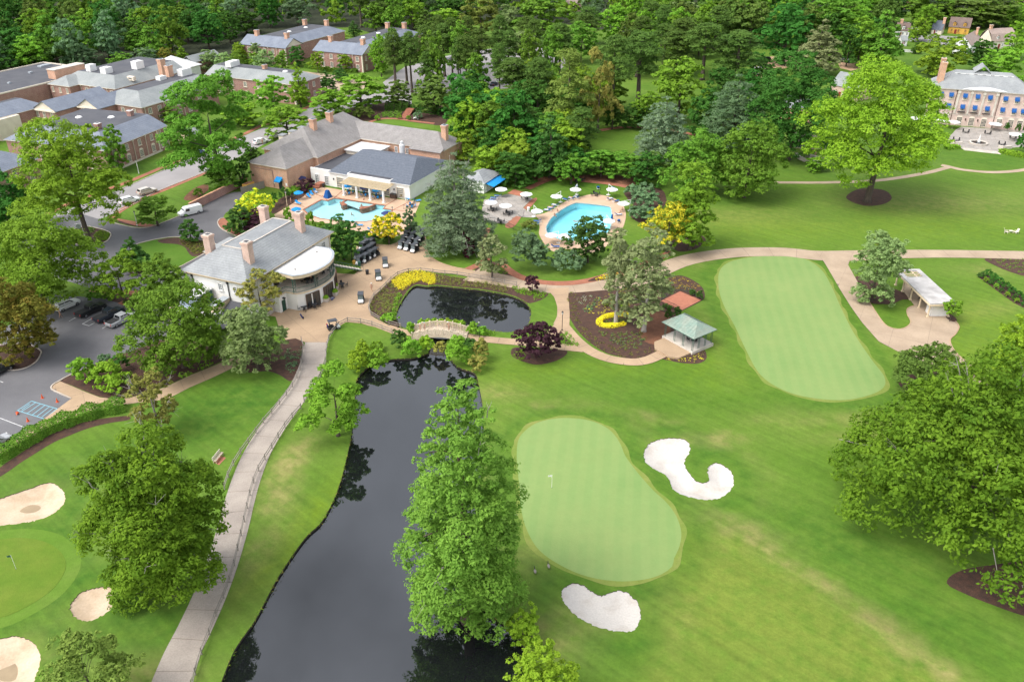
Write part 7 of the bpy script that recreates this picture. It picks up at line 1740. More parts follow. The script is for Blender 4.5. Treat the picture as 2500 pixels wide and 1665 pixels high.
def vehicle(kind, colour, p, ang, label, group=None):
    """length along local x, nose at +x"""
    e = empty({'suv': 'sport_utility_car', 'sedan': 'car', 'pickup': 'pickup_truck', 'van': 'van'}[kind], p, ang, label, {'pickup': 'pickup', 'van': 'van'}.get(kind, 'car'), group)
    if (kind, colour) not in _vm:
        L, W = {'suv': (4.9,1.95),'sedan': (4.6,1.82),'pickup': (5.8,2.0),'van': (5.6,2.0)}[kind]
        h = W / 2; b, c, g = MB(), MB(), MB()
        l = L / 2
        if kind == 'pickup':
            loft(b, [(-l, h * .93, h * .9,.5,.75,1.0),(-l + .1, h, h * .97,.38,.75,1.05),(-.55, h, h * .97,.32,.75,1.08),(.9, h, h * .96,.32,.75,1.1),(l - .25, h * .97, h * .9,.36,.75,1.06),(l, h * .85, h * .78,.45,.75,.92)])
            loft(c, [(-.75, h * .93, h * .86,1.06,1.1,1.12),(-.62, h * .92, h * .76,1.06,1.3,1.78),(.85, h * .92, h * .76,1.06,1.3,1.80),(1.55, h * .92, h * .82,1.04,1.08,1.12)])
            c.bx(-l + .12,-.75,-h * .8, h * .8,1.06,1.12,1)
            cab = (-.75,-.62,.85,1.55,1.79)
        elif kind == 'van':
            loft(b, [(-l, h * .95, h * .9,.4,1.0,2.0),(-l + .12, h, h * .9,.32,1.0,2.08),(1.2, h, h * .88,.32,1.0,2.08),(1.75, h, h * .84,.32,1.0,1.5),(2.0, h, h * .86,.32,.9,1.15),(l, h * .88, h * .8,.42,.8,.95)])
            cab = None
        else:
            zt = 1.72 if kind == 'suv' else 1.45; zb = 1.02 if kind == 'suv' else .92
            loft(b, [(-l, h * .9, h * .85,.45,.7, zb - .05),(-l + .15, h, h * .94,.34,.7, zb),(.9, h, h * .95,.28,.7, zb),(l - .3, h * .97, h * .9,.32,.65, zb - .08),(l, h * .82, h * .75,.42,.62, zb - .22)])
            r0 = -l + .12 if kind == 'suv' else -l + .75
            c_ = (r0, r0 + (.35 if kind == 'suv' else .75),.35,1.25, zt)
            loft(c, [(c_[0], h * .93, h * .86, zb - .02, zb + .02, zb + .04),(c_[1], h * .93, h * .74, zb - .02, zb + .25, zt - .02),(c_[2], h * .93, h * .74, zb - .02, zb + .25, zt),(c_[3], h * .93, h * .84, zb - .04, zb, zb + .03)])
            cab = c_
        zb0 = 1.08 if kind == 'pickup' else (1.02 if kind == 'suv' else .92)
        if cab:
            x0, x1, x2, x3, zt = cab; a = .02
            lo, hi = zb0 + .1, zt - .1
            lx = lambda xa, xb, z: xa + (xb - xa) * (z - zb0) / (zt - zb0)
            yw = lambda z: h * (.93 - .17 * max(0,(z - zb0 - .2)) / (zt - zb0 - .2)) * 1.01 + a
            for s in (-1,1):
                xm = (x1 + x2) / 2
                g.face([(lx(x0, x1, lo) + .12, s * yw(lo), lo),(xm - .05, s * yw(lo), lo),(xm - .05, s * yw(hi), hi),(lx(x0, x1, hi) + .12, s * yw(hi), hi)]); g.face([(xm + .05, s * yw(lo), lo),(lx(x3, x2, lo) - .1, s * yw(lo), lo),(lx(x3, x2, hi) - .1, s * yw(hi), hi),(xm + .05, s * yw(hi), hi)])
            for xa, xb in ((x0, x1),(x3, x2)):
                sg = -1 if xa == x0 else 1
                g.face([(lx(xa, xb, lo) + sg * a, -h * .76, lo),(lx(xa, xb, lo) + sg * a, h * .76, lo),(lx(xa, xb, hi) + sg * a, h * .66, hi),(lx(xa, xb, hi) + sg * a, -h * .66, hi)])
        else:
            g.face([(1.24,-h * .74,2.0),(1.24, h * .74,2.0),(1.78, h * .78,1.5),(1.78,-h * .78,1.5)])
            for s in (-1,1): g.face([(.35, s * h * 1.035,1.25),(1.35, s * h * 1.03,1.25),(1.2, s * h * .97,1.8),(.35, s * h * .99,1.8)])
        if not c.v: c.bx(-l * .9, l * .1,-h * .6, h * .6,2.07,2.10)
        wheel = MB(); wheel.tube([(0,-.12,0),(0,.12,0)],.36,14); rim = MB(); rim.tube([(0,-.135,0),(0,.135,0)],.22,12)
        hl, tl = MB(), MB(); hl.box((0,0,0),(.12,.34,.16)); tl.box((0,0,0),(.1,.2,.34))
        _vm[kind, colour] = (b.mesh('body', colour), c.mesh('cabin',[colour, 'plastic_dark']), g.mesh('window','car_glass', fix=False), wheel.mesh('tyre','rubber'), rim.mesh('rim','rim'), hl.mesh('headlight','lamp_clear'), tl.mesh('tail_light','lamp_red'), L, W)
    b, c, g, wm, rm, hm, tm, L, W = _vm[kind, colour]
    bo = link('body', b, e); link('cabin', c, e); link('window_glass', g, e)
    for sx in (-1,1):
        for sy in (-1,1):
            wo = link('wheel', wm, e, (sx * L * .31, sy * (W / 2 - .1),.36)); link('rim', rm, wo)
    for sy in (-1,1):
        link('headlight', hm, e, (L / 2 - .06, sy * W * .34,.68)); link('tail_light', tm, e, (-L / 2 + .03, sy * W * .43,.85))
    return e
def veh(kind, colour, sh, rear, front, label, group=None):
    a, b = P(sh, *rear), P(sh, *front)
    return vehicle(kind, colour, (a + b) / 2, math.atan2((b - a).y, (b - a).x), label, group)
veh('pickup','car_black','e',(920,1395),(1185,1275),'black pickup truck with an open bed, leftmost of the three in the car park')
veh('pickup','car_navy','e',(1120,1455),(1390,1325),'dark pickup truck with a covered bed, middle of the three in the car park')
veh('pickup','car_silver','e',(1265,1510),(1535,1380),'silver pickup truck, rightmost of the three in the car park')
veh('suv','car_white','e',(660,1325),(890,1225),'white car under the leaning branches left of the black pickups')
veh('suv','car_white','e',(1400,95),(1590,45),'white car parked on the street below the tan one')
veh('suv','car_tan','a',(1245,1395),(1405,1350),'tan and white large car parked on the street beside the brick walk')
veh('van','car_white','d',(245,140),(85,180),'white delivery van on the drive by the brick garden wall')
veh('suv','car_white','b',(360,1255),(465,1220),'white car parked under the spreading street tree')
veh('suv','car_white','b',(230,1305),(340,1275),'white car with people unloading, behind the hall on the street')
veh('suv','car_white','b',(757,765),(810,748),'white car on the brick drive below the twin wings')
veh('sedan','car_black','k',(-60,800),(60,740),'black car at the left edge of the car park')
veh('sedan','car_silver','k',(-90,1460),(20,1400),'silver car cut by the left edge near the hedge')
veh('sedan','car_blue','a',(1745,1040),(1850,1005),'dark blue car half hidden by the tall open tree')
veh('van','car_white','t',(250,1590),(450,1500),'white van parked below the clubhouse service shed')
veh('suv','car_black','y2',(1290,690),(1180,690),'black boxy car standing alone on the gravel court')
for x, y, c, lb in ((1225,765,'car_grey','dark grey car farthest back in the row on the gravel court'),(1180,785,'car_white','white car second from the back in the gravel court row'),(1170,808,'car_navy','dark car second from the front in the gravel court row'),(1145,838,'car_white','white car nearest in the row on the gravel court')): veh('sedan', c, 'y2',(x + 60, y),(x - 60, y), lb)
veh('suv','car_blue','y2',(2175,725),(2190,690),'blue car on the small gravel court'); veh('suv','car_navy','y2',(2105,715),(2120,680),'dark car left of the blue car on the small gravel court')
for x, y, k, c, lb in ((745,790,'sedan','car_blue','blue car between the pines, nearest the upper street'),(840,730,'sedan','car_black','black car between the pines right of the blue one'),(925,700,'sedan','car_grey','grey car between the pines beside the black one'),(1170,745,'suv','car_red','red car between the pines'),
                       (820,910,'sedan','car_silver','silver car on the near row under the pines'),(1840,730,'suv','car_silver','silver car beside the pale round tree in the upper lot'),(1290,890,'suv','car_grey','grey car under the dense pine in the upper lot'),(1500,960,'sedan','car_white','white car under the pines at the right of the upper lot'),(1440,985,'sedan','car_navy','dark car under the pines at the right of the upper lot'),
                       (235,300,'suv','car_black','black car behind the right slate roof at the top'),(140,290,'suv','car_navy','dark car left of the black one behind the slate roof'),(390,290,'suv','car_white','white car right of the black one behind the slate roof'),(1090,360,'suv','car_silver','silver car far up the lane beyond the pines'),(1310,840,'sedan','car_silver','silver car behind the grey car under the dense pine'),(1640,870,'sedan','car_white','white car at the far right under the pines')):
    veh(k, c, 'y3',(x - 35, y + 18),(x + 35, y - 18), lb)

# ------------------------------------------------------------------ golf carts
mat('cart_white',(.74,.74,.73),.35, coat=.4); mat('cart_roof',(.05,.055,.065),.5,(.07,.075,.085)); mat('seat_dark',(.02,.02,.022),.7)
def m1(fn, name, mats): b = MB(); fn(b); return b.mesh(name, mats)
def _body(b):
    loft(b, [(-1.15,.5,.45,.32,.5,.62),(-.9,.58,.55,.28,.5,.68),(-.1,.58,.55,.26,.4,.5),(.3,.58,.5,.26,.3,.36),(.7,.58,.5,.26,.3,.40)])
def _cowl(b): loft(b, [(.62,.52,.48,.30,.6,.86),(.85,.55,.48,.30,.6,.84),(1.1,.5,.38,.30,.5,.66),(1.22,.4,.28,.34,.45,.52)])
def _posts(b): b.bar((-.62,0,.6),(-.75,0,1.82),.05)
def _postf(b): b.bar((.72,0,.85),(.52,0,1.82),.05)
CART = dict(body=m1(_body, 'body','plastic_dark'), cowl=m1(_cowl, 'cowl','cart_white'), seat=m1(lambda b: (b.bx(-.55,.05,-.5,.5,.62,.78), b.box((-.6,0,.98),(.14,1.0,.42))),'seat','seat_dark'), posts=m1(_posts, 'canopy_post','plastic_dark'), postf=m1(_postf, 'canopy_post','plastic_dark'),
            roof=m1(lambda b: (b.box((-.08,0,1.85),(1.75,1.16,.08), taper=.94), b.box((-.08,0,1.905),(1.5,.95,.03))),'canopy','cart_roof'), wind=m1(lambda b: b.face([(.74,-.48,.88),(.74,.48,.88),(.56,.48,1.75),(.56,-.48,1.75)]),'windscreen','glass_grey'),
            wheel=m1(lambda b: b.tube([(0,-.09,0),(0,.09,0)],.23,12),'wheel','rubber'), rim=m1(lambda b: b.tube([(0,-.1,0),(0,.1,0)],.12,10),'rim','rim'), bag=m1(lambda b: (b.tube([(-.98,-.2,.5),(-1.12,-.2,1.25)],.13,8), b.tube([(-.98,.2,.5),(-1.12,.2,1.25)],.13,8,1)),'golf_bag',['canvas_navy','lamp_red']),
            steer=m1(lambda b: b.tube([(.42,-.22,.98),(.50,-.22,1.02)],.17,10),'steering_wheel','plastic_dark'))
def cart(p, ang, label, group=None, bag=False):
    e = empty('golf_cart', p, ang, label, 'golf cart', group)
    for nm, k in (('body','body'),('cowl','cowl'),('seat','seat'),('canopy','roof'),('windscreen','wind'),('steering_wheel','steer')): link(nm, CART[k], e)
    for sy in (-.5,.5): link('canopy_post', CART['posts'], e, (0, sy, 0)); link('canopy_post', CART['postf'], e, (0, sy, 0))
    for sx in (-.78,.82):
        for sy in (-.5,.5): w = link('wheel', CART['wheel'], e, (sx, sy, .23)); link('rim', CART['rim'], w)
    if bag: link('golf_bag', CART['bag'], e)
    return e
ORD = ('nearest','second','third','farthest')
rows = [[(1478,1312),(1532,1325),(1592,1342)],[(1500,1266),(1556,1280),(1618,1294)],[(1526,1222),(1582,1234),(1644,1248)],[(1560,1180),(1612,1192),(1665,1205)]]
for i, rw in enumerate(rows):
    for j, q in enumerate(rw): cart(P('c', *q), rad(-118),'golf cart in the block under the cedar, %s row, %s column' % (ORD[i],('left','middle','right')[j]),'golf carts parked in rows')
for j, q in enumerate([(1100,1452),(1152,1432),(1198,1404),(1240,1382)]): cart(P('c', *q), rad(-112),'golf cart in the front line by the clubhouse stair, %s from the left' % ('first','second','third','fourth')[j],'golf carts parked in rows')
for j, q in enumerate([(1085,1405),(1132,1385),(1178,1362),(1215,1338)]): cart(P('c', *q), rad(-112),'golf cart in the second line by the clubhouse stair, %s from the left' % ('first','second','third','fourth')[j],'golf carts parked in rows')
for j, q in enumerate([(1128,1322),(1170,1300),(1208,1296),(1150,1272),(1195,1258)]): cart(P('c', *q), rad(-112),'golf cart in the small group under the dark glossy tree, number %s from the stair' % ('one','two','three','four','five')[j],'golf carts parked in rows')
cart(P('d',1918,628), rad(-80),'golf cart on the plaza nearest the parked blocks of carts', bag=True); cart(P('d',1855,742), rad(-75),'golf cart on the plaza left of the yellow flower bank', bag=True)
cart(P('d',1700,945), rad(-85),'golf cart on the plaza beside the curve of the pond fence', bag=True); cart(P('d',1452,1190), rad(25),'golf cart loaded with golf bags by the rail fence corner', bag=True)

# ================================================================== bridge, pavilion, shelter
mat('bridge_paint',(.72,.60,.46),.75,(.64,.52,.39), scale=1.5, grain=.05)
A_, B_ = P('x',320,640), P('x',1720,690)
dv = B_ - A_; BL = dv.length; BW = 3.1
br = empty('footbridge', A_, math.atan2(dv.y, dv.x),'arched cream footbridge with lattice railings between the two ponds','bridge')
arch = lambda x: .25 + .95 * math.sin(math.pi * max(0, min(1, x / BL)))
for k in range(26):                                          # deck planks
    x = BL * (k + .5) / 26; w = MB(); w.box((x, 0, arch(x)),(BL / 26 * .93, BW, .08),0,0, Matrix.Rotation(-math.atan((arch(x + .1) - arch(x - .1)) / .2),3,'Y')); w.build('plank','wood_pale', br)
for s in (-1,1):
    y = s * (BW / 2 + .05)
    w = MB()
    for k in range(14): a, b = BL * k / 14, BL * (k + 1) / 14; w.bar((a, y, arch(a) - .22),(b, y, arch(b) - .22),.14,.42)
    w.build('beam','bridge_paint', br)
    rl = MB()
    for k in range(14):
        a, b = BL * k / 14, BL * (k + 1) / 14
        rl.bar((a, y, arch(a) + 1.12),(b, y, arch(b) + 1.12),.12,.09); rl.bar((a, y, arch(a) + .18),(b, y, arch(b) + .18),.08,.07)
    rl.build('handrail','bridge_paint', br)
    for k in range(8): x = BL * k / 7; w = MB(); w.box((x, y, arch(x) + .6),(.15,.15,1.35)); w.box((x, y, arch(x) + 1.33),(.22,.22,.1)); w.build('post','bridge_paint', br)
    for k in range(7):
        lt = MB(); x0, x1 = BL * k / 7 + .08, BL * (k + 1) / 7 - .08
        for t in range(4):
            xa, xb = x0 + (x1 - x0) * t / 4, x0 + (x1 - x0) * (t + 1) / 4
            for za, zb in ((.22,1.08),(1.08,.22),(.22,.65),(.65,.22),(.65,1.08),(1.08,.65)): lt.bar((xa, y, arch(xa) + za),(xb, y, arch(xb) + zb),.035,.05)
        lt.build('lattice_panel','bridge_paint', br)
pv = empty('pavilion',(31.3,126.1,0), rad(36.0),'open pavilion with green copper roof on thin dark posts beside the flower bed','pavilion')
w = MB(); w.bx(-.2,5.2,-.2,7.1,0,.55); w.build('floor','stone_pale', pv)
w = MB(); w.prism([(-3.4,5.8),(-4.2,4.8),(-4.2,1.4),(-3.2,.1),(-.22,.1),(-.22,6.6),(-2.6,6.6)],0,.34); w.build('lower_step','concrete_tan', pv)
w = MB(); w.bx(-4.6,-4.2,2.4,4.0,0,.17); w.build('step','concrete_tan', pv)
hip(0,5,0,6.9,3.35,5.0,2.5,2.5,1.7,1.7, over=.45, t=.1).build('roof',['copper','copper','iron_green'], pv)
sm = MB()
for i in range(1,12):
    for s in (0,1):
        y = -.45 + 7.8 * i / 12; f = min(1, max(0,(y + .45) / 2.15),(7.35 - y) / 2.15)
        sm.bar((-.45 if s == 0 else 5.45, y, 3.37),(2.5 if f >= 1 else (-.45 + 2.95 * f if s == 0 else 5.45 - 2.95 * f), y, 3.37 + 1.65 * f),.05,.05)
sm.build('roof_seam','copper', pv)
for x in (.15,4.85):
    for y in (.15,2.4,4.5,6.75):
        for d in (-.14,.14): w = MB(); w.cyl((x, y + d, .55),.045,2.8,6); w.build('post','iron_green', pv)
for x in (1.7,3.3):
    for d in (-.14,.14): w = MB(); w.cyl((x + d, .15,.55),.045,2.8,6); w.build('post','iron_green', pv)
mat('shelter_roof',(.50,.48,.46),.9,(.34,.325,.31), scale=.5, grain=.12)
sl = empty('open_shelter',(77.7,139.1,0), rad(2),'open concrete shelter with flat white roof on cream columns beside the practice lawn','shelter')
w = MB(); w.bx(0,.9,0,15.3,3.0,3.26); w.bx(4.1,5,0,15.3,3.0,3.26); w.bx(.9,4.1,0,11.6,3.0,3.26); w.bx(.9,4.1,14.5,15.3,3.0,3.26); w.build('roof','shelter_roof', sl)
for k in range(3): w = MB(); w.bx(.9,4.1,12.3 + k * .85,12.45 + k * .85,3.0,3.2); w.build('slat','trim_cream', sl)
w = MB(); w.bx(2.9,3.05,11.6,14.5,3.02,3.18); w.build('slat','trim_cream', sl)
w = MB(); w.bx(-.06,.12,-.06,15.36,2.72,3.02); w.bx(4.88,5.06,-.06,15.36,2.72,3.02); w.bx(.12,4.88,-.06,.12,2.72,3.02); w.build('fascia','trim_cream', sl)
for x in (.55,4.5):
    for y in (.8,4.4,8.0,11.6,14.6): w = MB(); w.cyl((x, y, 0),.15,2.75,10); w.box((x, y, .12),(.44,.44,.24)); w.build('column','trim_cream', sl)
w = MB(); w.bx(1.2,4.4,1.0,3.0,0,2.3); w.build('white_cabinet','trim_white', sl)

# ================================================================== fences
def rail_fence(name, pts, label, mt='wood_grey', gap=2.6, h=1.05, rails=(.45,.9), iron=False, post=.11):
    c = smooth_loop(pts, .8, closed=False); s = [0]
    for i in range(1, len(c)): s.append(s[-1] + (c[i] - c[i - 1]).length)
    at = lambda d: Vector([float(np.interp(d, s, [p[k] for p in c])) for k in range(3)])
    n = max(1, round(s[-1] / gap)); e = empty(name, at(0),0, label, 'fence'); o = at(0)
    ps = [at(s[-1] * k / n) - o for k in range(n + 1)]
    pm = m1(lambda b: b.box((0,0, h / 2 + .03),(post, post, h + .06)),'post', mt)
    for p in ps: link('post', pm, e, p)
    for a, b in zip(ps[:-1], ps[1:]):
        if iron:
            w = MB(); k = max(3, int((b - a).length / .3))
            for j in range(k): q = a + (b - a) * (j / k); w.bar(q + Vector((0,0,.1)), q + Vector((0,0, h)),.03)
            for z in rails: w.bar(a + Vector((0,0, z)), b + Vector((0,0, z)),.045)
            w.build('railing_panel', mt, e)
        else:
            for z in rails: w = MB(); w.bar(a + Vector((0,0, z)), b + Vector((0,0, z)),.07,.12); w.build('rail', mt, e)
    return e
rail_fence('rail_fence', PL('f',[(1330,512),(1190,488),(1045,460),(920,438),(780,418),(630,405),(485,385),(330,395),(230,440),(178,495),(110,560),(40,625),(5,700),(18,775),(160,850),(290,888)]),'wooden rail fence curving round the garden pond beside the plaza')
rail_fence('rail_fence', PL('d',[(1980,1232),(1870,1190),(1735,1145),(1560,1130),(1480,1190),(1425,1260),(1400,1330),(1385,1430),(1378,1530)]) + PL('D',[(730,880),(700,925)]),'wooden rail fence round the small lawn left of the bridge')
rail_fence('rail_fence', PL('m',[(350,510),(300,560),(200,690),(120,820),(40,950),(0,1010)]) + PL('l',[(2355,130),(2300,240),(2250,400),(2215,560),(2180,720),(2140,900),(2095,1090),(2025,1300),(1940,1500),(1890,1640)]) + PL('D',[(455,1530),(440,1600)]),'long wooden rail fence on the pond side of the concrete cart path')
rail_fence('rail_fence', PL('d',[(1165,1305),(1185,1360),(1175,1440),(1150,1540)]) + PL('m',[(370,30),(355,130),(300,270),(220,395),(120,520),(50,600),(-30,700)]) + PL('l',[(2140,70),(2110,120),(2050,250),(2020,350)]),'wooden rail fence on the lawn side of the concrete cart path')
rail_fence('pool_fence', PL('g',[(285,590),(380,600),(480,625),(560,665),(620,690)]),'black iron fence below the flagstone terrace','iron_black',2.0,1.2,(.2,1.15), True, .06)
rail_fence('pool_fence', PL('c',[(320,985),(400,930),(490,870),(560,820)]),'black iron fence left of the large pool','iron_black',2.0,1.2,(.2,1.15), True, .06)
rail_fence('pool_fence', PL('c',[(1490,960),(1560,960),(1600,890)]),'black railing at the right corner of the large pool deck','iron_black',1.6,1.1,(.2,1.05), True, .05)
rail_fence('terrace_railing', PL('i',[(1160,490),(1320,400),(1520,480)]),'low railing behind the orange brick terrace','iron_green',1.6,1.0,(.2,.95), True, .05)
rail_fence('terrace_railing', PL('i',[(1160,510),(1240,545),(1320,585)]),'low railing in front of the orange brick terrace','iron_black',1.6,.9,(.2,.85), True, .05)
for pts, lb in (([(1240,215),(1330,225)],'upper white picket fence beyond the tall conifer'),([(1340,260),(1500,285)],'white picket fence behind the small yellow-green tree'),([(1330,375),(1420,380)],'white picket fence across the little lawn'),([(1245,468),(1360,475)],'white picket fence nearest the gravel court')):
    a, b = P('h', *pts[0]), P('h', *pts[1]); e = empty('picket_fence', a, math.atan2((b - a).y, (b - a).x), lb, 'fence'); L_ = (b - a).length
    pm = m1(lambda q: q.box((0,0,.6),(.28,.05,1.2)),'picket','trim_white')
    for k in range(int(L_ / .36)): link('picket', pm, e, (k * .36,0,0))
    w = MB(); w.bx(0, L_, .03,.09,.3,.4); w.bx(0, L_, .03,.09,.9,1.0); w.build('rail','trim_white', e)

# ================================================================== lamps, flags, signs, small things
LP = dict(pole=m1(lambda b: b.lathe([(.14,0),(.12,.35),(.06,.5),(.05,3.3),(.1,3.4)],8),'post','iron_black'), polew=m1(lambda b: b.lathe([(.14,0),(.12,.35),(.08,.5),(.07,3.3),(.1,3.4)],8),'post','trim_white'), polec=m1(lambda b: b.lathe([(.12,0),(.08,.5),(.07,3.3),(.1,3.4)],8),'post','trim_cream'),
          glass=m1(lambda b: b.lathe([(.10,3.42),(.19,3.85),(.19,3.86)],6),'lantern','lamp_clear'), cap=m1(lambda b: b.lathe([(.24,3.86),(.1,4.02),(.03,4.15)],6),'cap','iron_black'))
def lamp(p, label, pole='pole', s=1.0):
    e = empty('lamp_post', p, 0, label, 'lamp'); e.scale = (1,1, s)
    link('post', LP[pole], e); l = link('lantern', LP['glass'], e); link('lantern_cap', LP['cap'], l)
lamp(P('e',1577,335),'white lamp post on the verge corner left of the white van','polew',.9); lamp(P('d',645,325),'white lamp post beside the purple-brown shrubs behind the clubhouse','polew',.95)
lamp(P('f',1737,914),'black lamp post at the fork of the garden path'); lamp(P('f',995,992),'black lamp post at the right end of the footbridge'); lamp(P('d',1617,575),'black lamp post by the carts below the glossy tree'); lamp(P('f',265,885),'short black lamp post at the corner of the garden pond fence', s=.6)
lamp(P('c',596,805),'cream lamp post by the loungers left of the large pool','polec',.75); lamp(P('c',446,930),'cream lamp post on the deck corner left of the large pool','polec',.95); lamp(P('c',1396,1040),'slim lamp post on the near right deck of the large pool', s=.7); lamp(P('a',1248,1192),'grey lamp post on the lawn before the near hotel wing','polew',.95); lamp(P('a',1666,1070),'black lamp post on the brick walk before the little porch', s=.9); lamp(P('a',1508,1140),'short black lamp post on the brick walk before the near wing', s=.5); lamp(P('c',1530,870),'cream lamp post at the right end of the white pool building','polec',.8)
def flag(p, cm, label):
    e = empty('golf_flag', p, 0, label, 'flag')
    w = MB(); w.cyl((0,0,-.02),.022,2.25,6); w.build('pole','trim_white', e)
    w = MB(); n = 6
    for k in range(n): a, b = k / n, (k + 1) / n; w.add([(-.04 - .5 * a, .05 * math.sin(a * 6),2.2),(-.04 - .5 * b, .05 * math.sin(b * 6),2.2 - .03),(-.04 - .5 * b, .05 * math.sin(b * 6),1.85 + .1 * b),(-.04 - .5 * a, .05 * math.sin(a * 6),1.85 + .1 * a)],[(0,1,2,3)])
    w.build('flag_cloth', cm, e, fix=False)
    w = MB(); w.cyl((0,0,.045),.075,.006,12); w.build('cup','iron_black', e)
flag(P('l',145,1062),'iron_green','flagstick with a dark green flag on the dark green at the left edge'); flag(P('o',541,848),'trim_white','flagstick with a white flag on the pale green by the long pond')
sg = empty('entrance_sign', P('e',975,452), rad(10),'pale oval sign hanging from a white post on the planting island','sign')
w = MB(); w.box((0,0,1.6),(.2,.2,3.2)); w.box((-.7,0,3.0),(1.5,.1,.1)); w.build('post','trim_white', sg)
w = MB(); w.tube([(-.85,-.05,2.35),(-.85,.05,2.35)],.55,18); w.build('board','copper', sg)
bn = empty('wooden_bench', P('y8',213,33), math.atan2((P('y8',225,12) - P('y8',198,45)).y, (P('y8',225,12) - P('y8',198,45)).x),'pale wooden bench on a brick pad by the concrete cart path','bench')
w = MB(); w.bx(-1.1,1.1,-.2,.25,.42,.48); w.build('seat','wood_pale', bn); w = MB(); w.box((0,.3,.75),(2.2,.06,.45)); w.build('backrest','trim_pale', bn)
for x in (-.95,.95):
    for y in (-.15,.25): w = MB(); w.bx(x - .05, x + .05, y - .05, y + .05,.02,.44); w.build('leg','wood_pale', bn)
def adirondack(p, ang, label):
    e = empty('garden_chair', p, ang, label, 'chair')
    w = MB(); w.box((0,0,.35),(.6,.6,.06),0,0, Matrix.Rotation(rad(8),3,'Y')); w.build('seat','trim_pale', e)
    for k in range(5): w = MB(); w.box((-.42,-.24 + k * .12,.72),(.04,.1,.85),0,0, Matrix.Rotation(rad(-22),3,'Y')); w.build('back_slat','trim_pale', e)
    for s in (-1,1):
        w = MB(); w.box((0, s * .37,.58),(.75,.14,.04)); w.build('armrest','trim_pale', e)
        for x in (-.3,.32): w = MB(); w.box((x, s * .33,.28),(.07,.07,.56)); w.build('leg','trim_pale', e)
adirondack(P('j',2192,255), rad(-20),'left cream garden chair on the upper lawn'); adirondack(P('j',2282,258), rad(200),'right cream garden chair on the upper lawn')
gt = empty('garden_table', P('j',2236,250),0,'low cream table between the two garden chairs','table'); w = MB(); w.bx(-.45,.45,-.3,.3,.42,.47); w.build('table_top','trim_pale', gt)
for x in (-.35,.35):
    for y in (-.22,.22): w = MB(); w.bx(x - .04, x + .04, y - .04, y + .04,0,.42); w.build('leg','trim_pale', gt)
mat('cone_orange',(.75,.11,.03),.6)
for i, (q, lb) in enumerate((((382,1000),'orange traffic cone farthest up the car park'),((516,1035),'orange traffic cone beside the blue hatching corner'),((252,1208),'orange traffic cone nearest the walk below the blue hatching'),((158,1142),'fallen orange cone left of the blue hatching'))):
    e = empty('traffic_cone', P('k', *q),0, lb, 'cone'); w = MB(); w.lathe([(.17,.04),(.09,.45),(.03,.75)],10); w.build('cone_body','cone_orange', e); w = MB(); w.box((0,0,.02),(.42,.42,.04)); w.build('base','cone_orange', e)
    if i == 3: e.rotation_euler = (rad(85),0,.4); e.location.z = .2
# bins, planters, mats
for q, sh, lb, c in (((1755,700),'d','small dark bin on the plaza near the two carts','plastic_dark'),((1638,615),'d','yellow cooler box at the foot of the clubhouse stair','house_yellow'),((1685,625),'d','green bin at the foot of the clubhouse stair','iron_green'),((775,765),'c','black bin by the white wall near the brick steps','plastic_dark'),((700,500),'g','white bin beside the stone steps to the round pool','trim_white'),((1130,245),'g','black cabinet on the straw bank above the round pool','plastic_dark')):
    e = empty('bin', P(sh, *q),0, lb, 'bin'); w = MB(); w.lathe([(.3,.04),(.36,.9)],12); w.build('bin_body', c, e); w = MB(); w.lathe([(.39,.91),(.36,1.0),(.1,1.06)],12); w.build('lid', c, e)
bx_ = empty('serving_cabinet', P('c',1402,862), rad(64),'dark cabinet at the right end of the pergola','cabinet'); w = MB(); w.bx(-.5,.5,-.8,.8,.04,1.1); w.build('cabinet_body','frame_brown', bx_); w = MB(); w.bx(-.55,.55,-.85,.85,1.1,1.16); w.build('counter','iron_black', bx_)
for q, sh, lb, lf in (((1640,800),'u','square stone planter left of the entrance mat','leaf_lime'),((1870,640),'u','square stone planter right of the entrance mat','leaf_lime'),((1880,480),'u','stone planter at the right end of the terrace wall','leaf_lime'),((1483,862),'c','left terracotta planter by the white pool building','leaf_rust'),((1510,862),'c','right terracotta planter by the white pool building','leaf_rust')):
    e = empty('planter', P(sh, *q), rad(66), lb, 'planter'); w = MB(); w.box((0,0,.42),(.85,.85,.8), taper=1.15); w.build('pot','stone_pale' if sh == 'u' else 'brick_orange', e)
    n = 260; d = sphere(n); d[:, 2] = np.abs(d[:, 2]); link('foliage', leaves_mesh('foliage', d * .55 + np.array([0,0,.85]), d + NR.normal(size=(n, 3)) * .4, np.full(n, .13), NR.random(n), lf), e)
e = sheet('entrance_mat', PL('u',[(1700,700),(1775,665),(1870,700),(1780,785)]),'canvas_navy',5); e['kind'] = ''; del e['kind']; tag(e, 'dark blue mat with pale lettering in front of the clubhouse doors','mat')
# pale letters on the mat cannot be read in the photograph: only their strokes
for a, b in (((1730,708),(1750,738)),((1750,698),(1775,735)),((1775,690),(1800,728)),((1800,690),(1825,715))):
    p, q = P('u', *a), P('u', *b); t = (q - p).normalized(); nn = Vector((-t.y, t.x, 0)) * .05; sheet('letter_stroke',[p + nn, q + nn, q - nn, p - nn],'paint_white',5.4, parent=e)

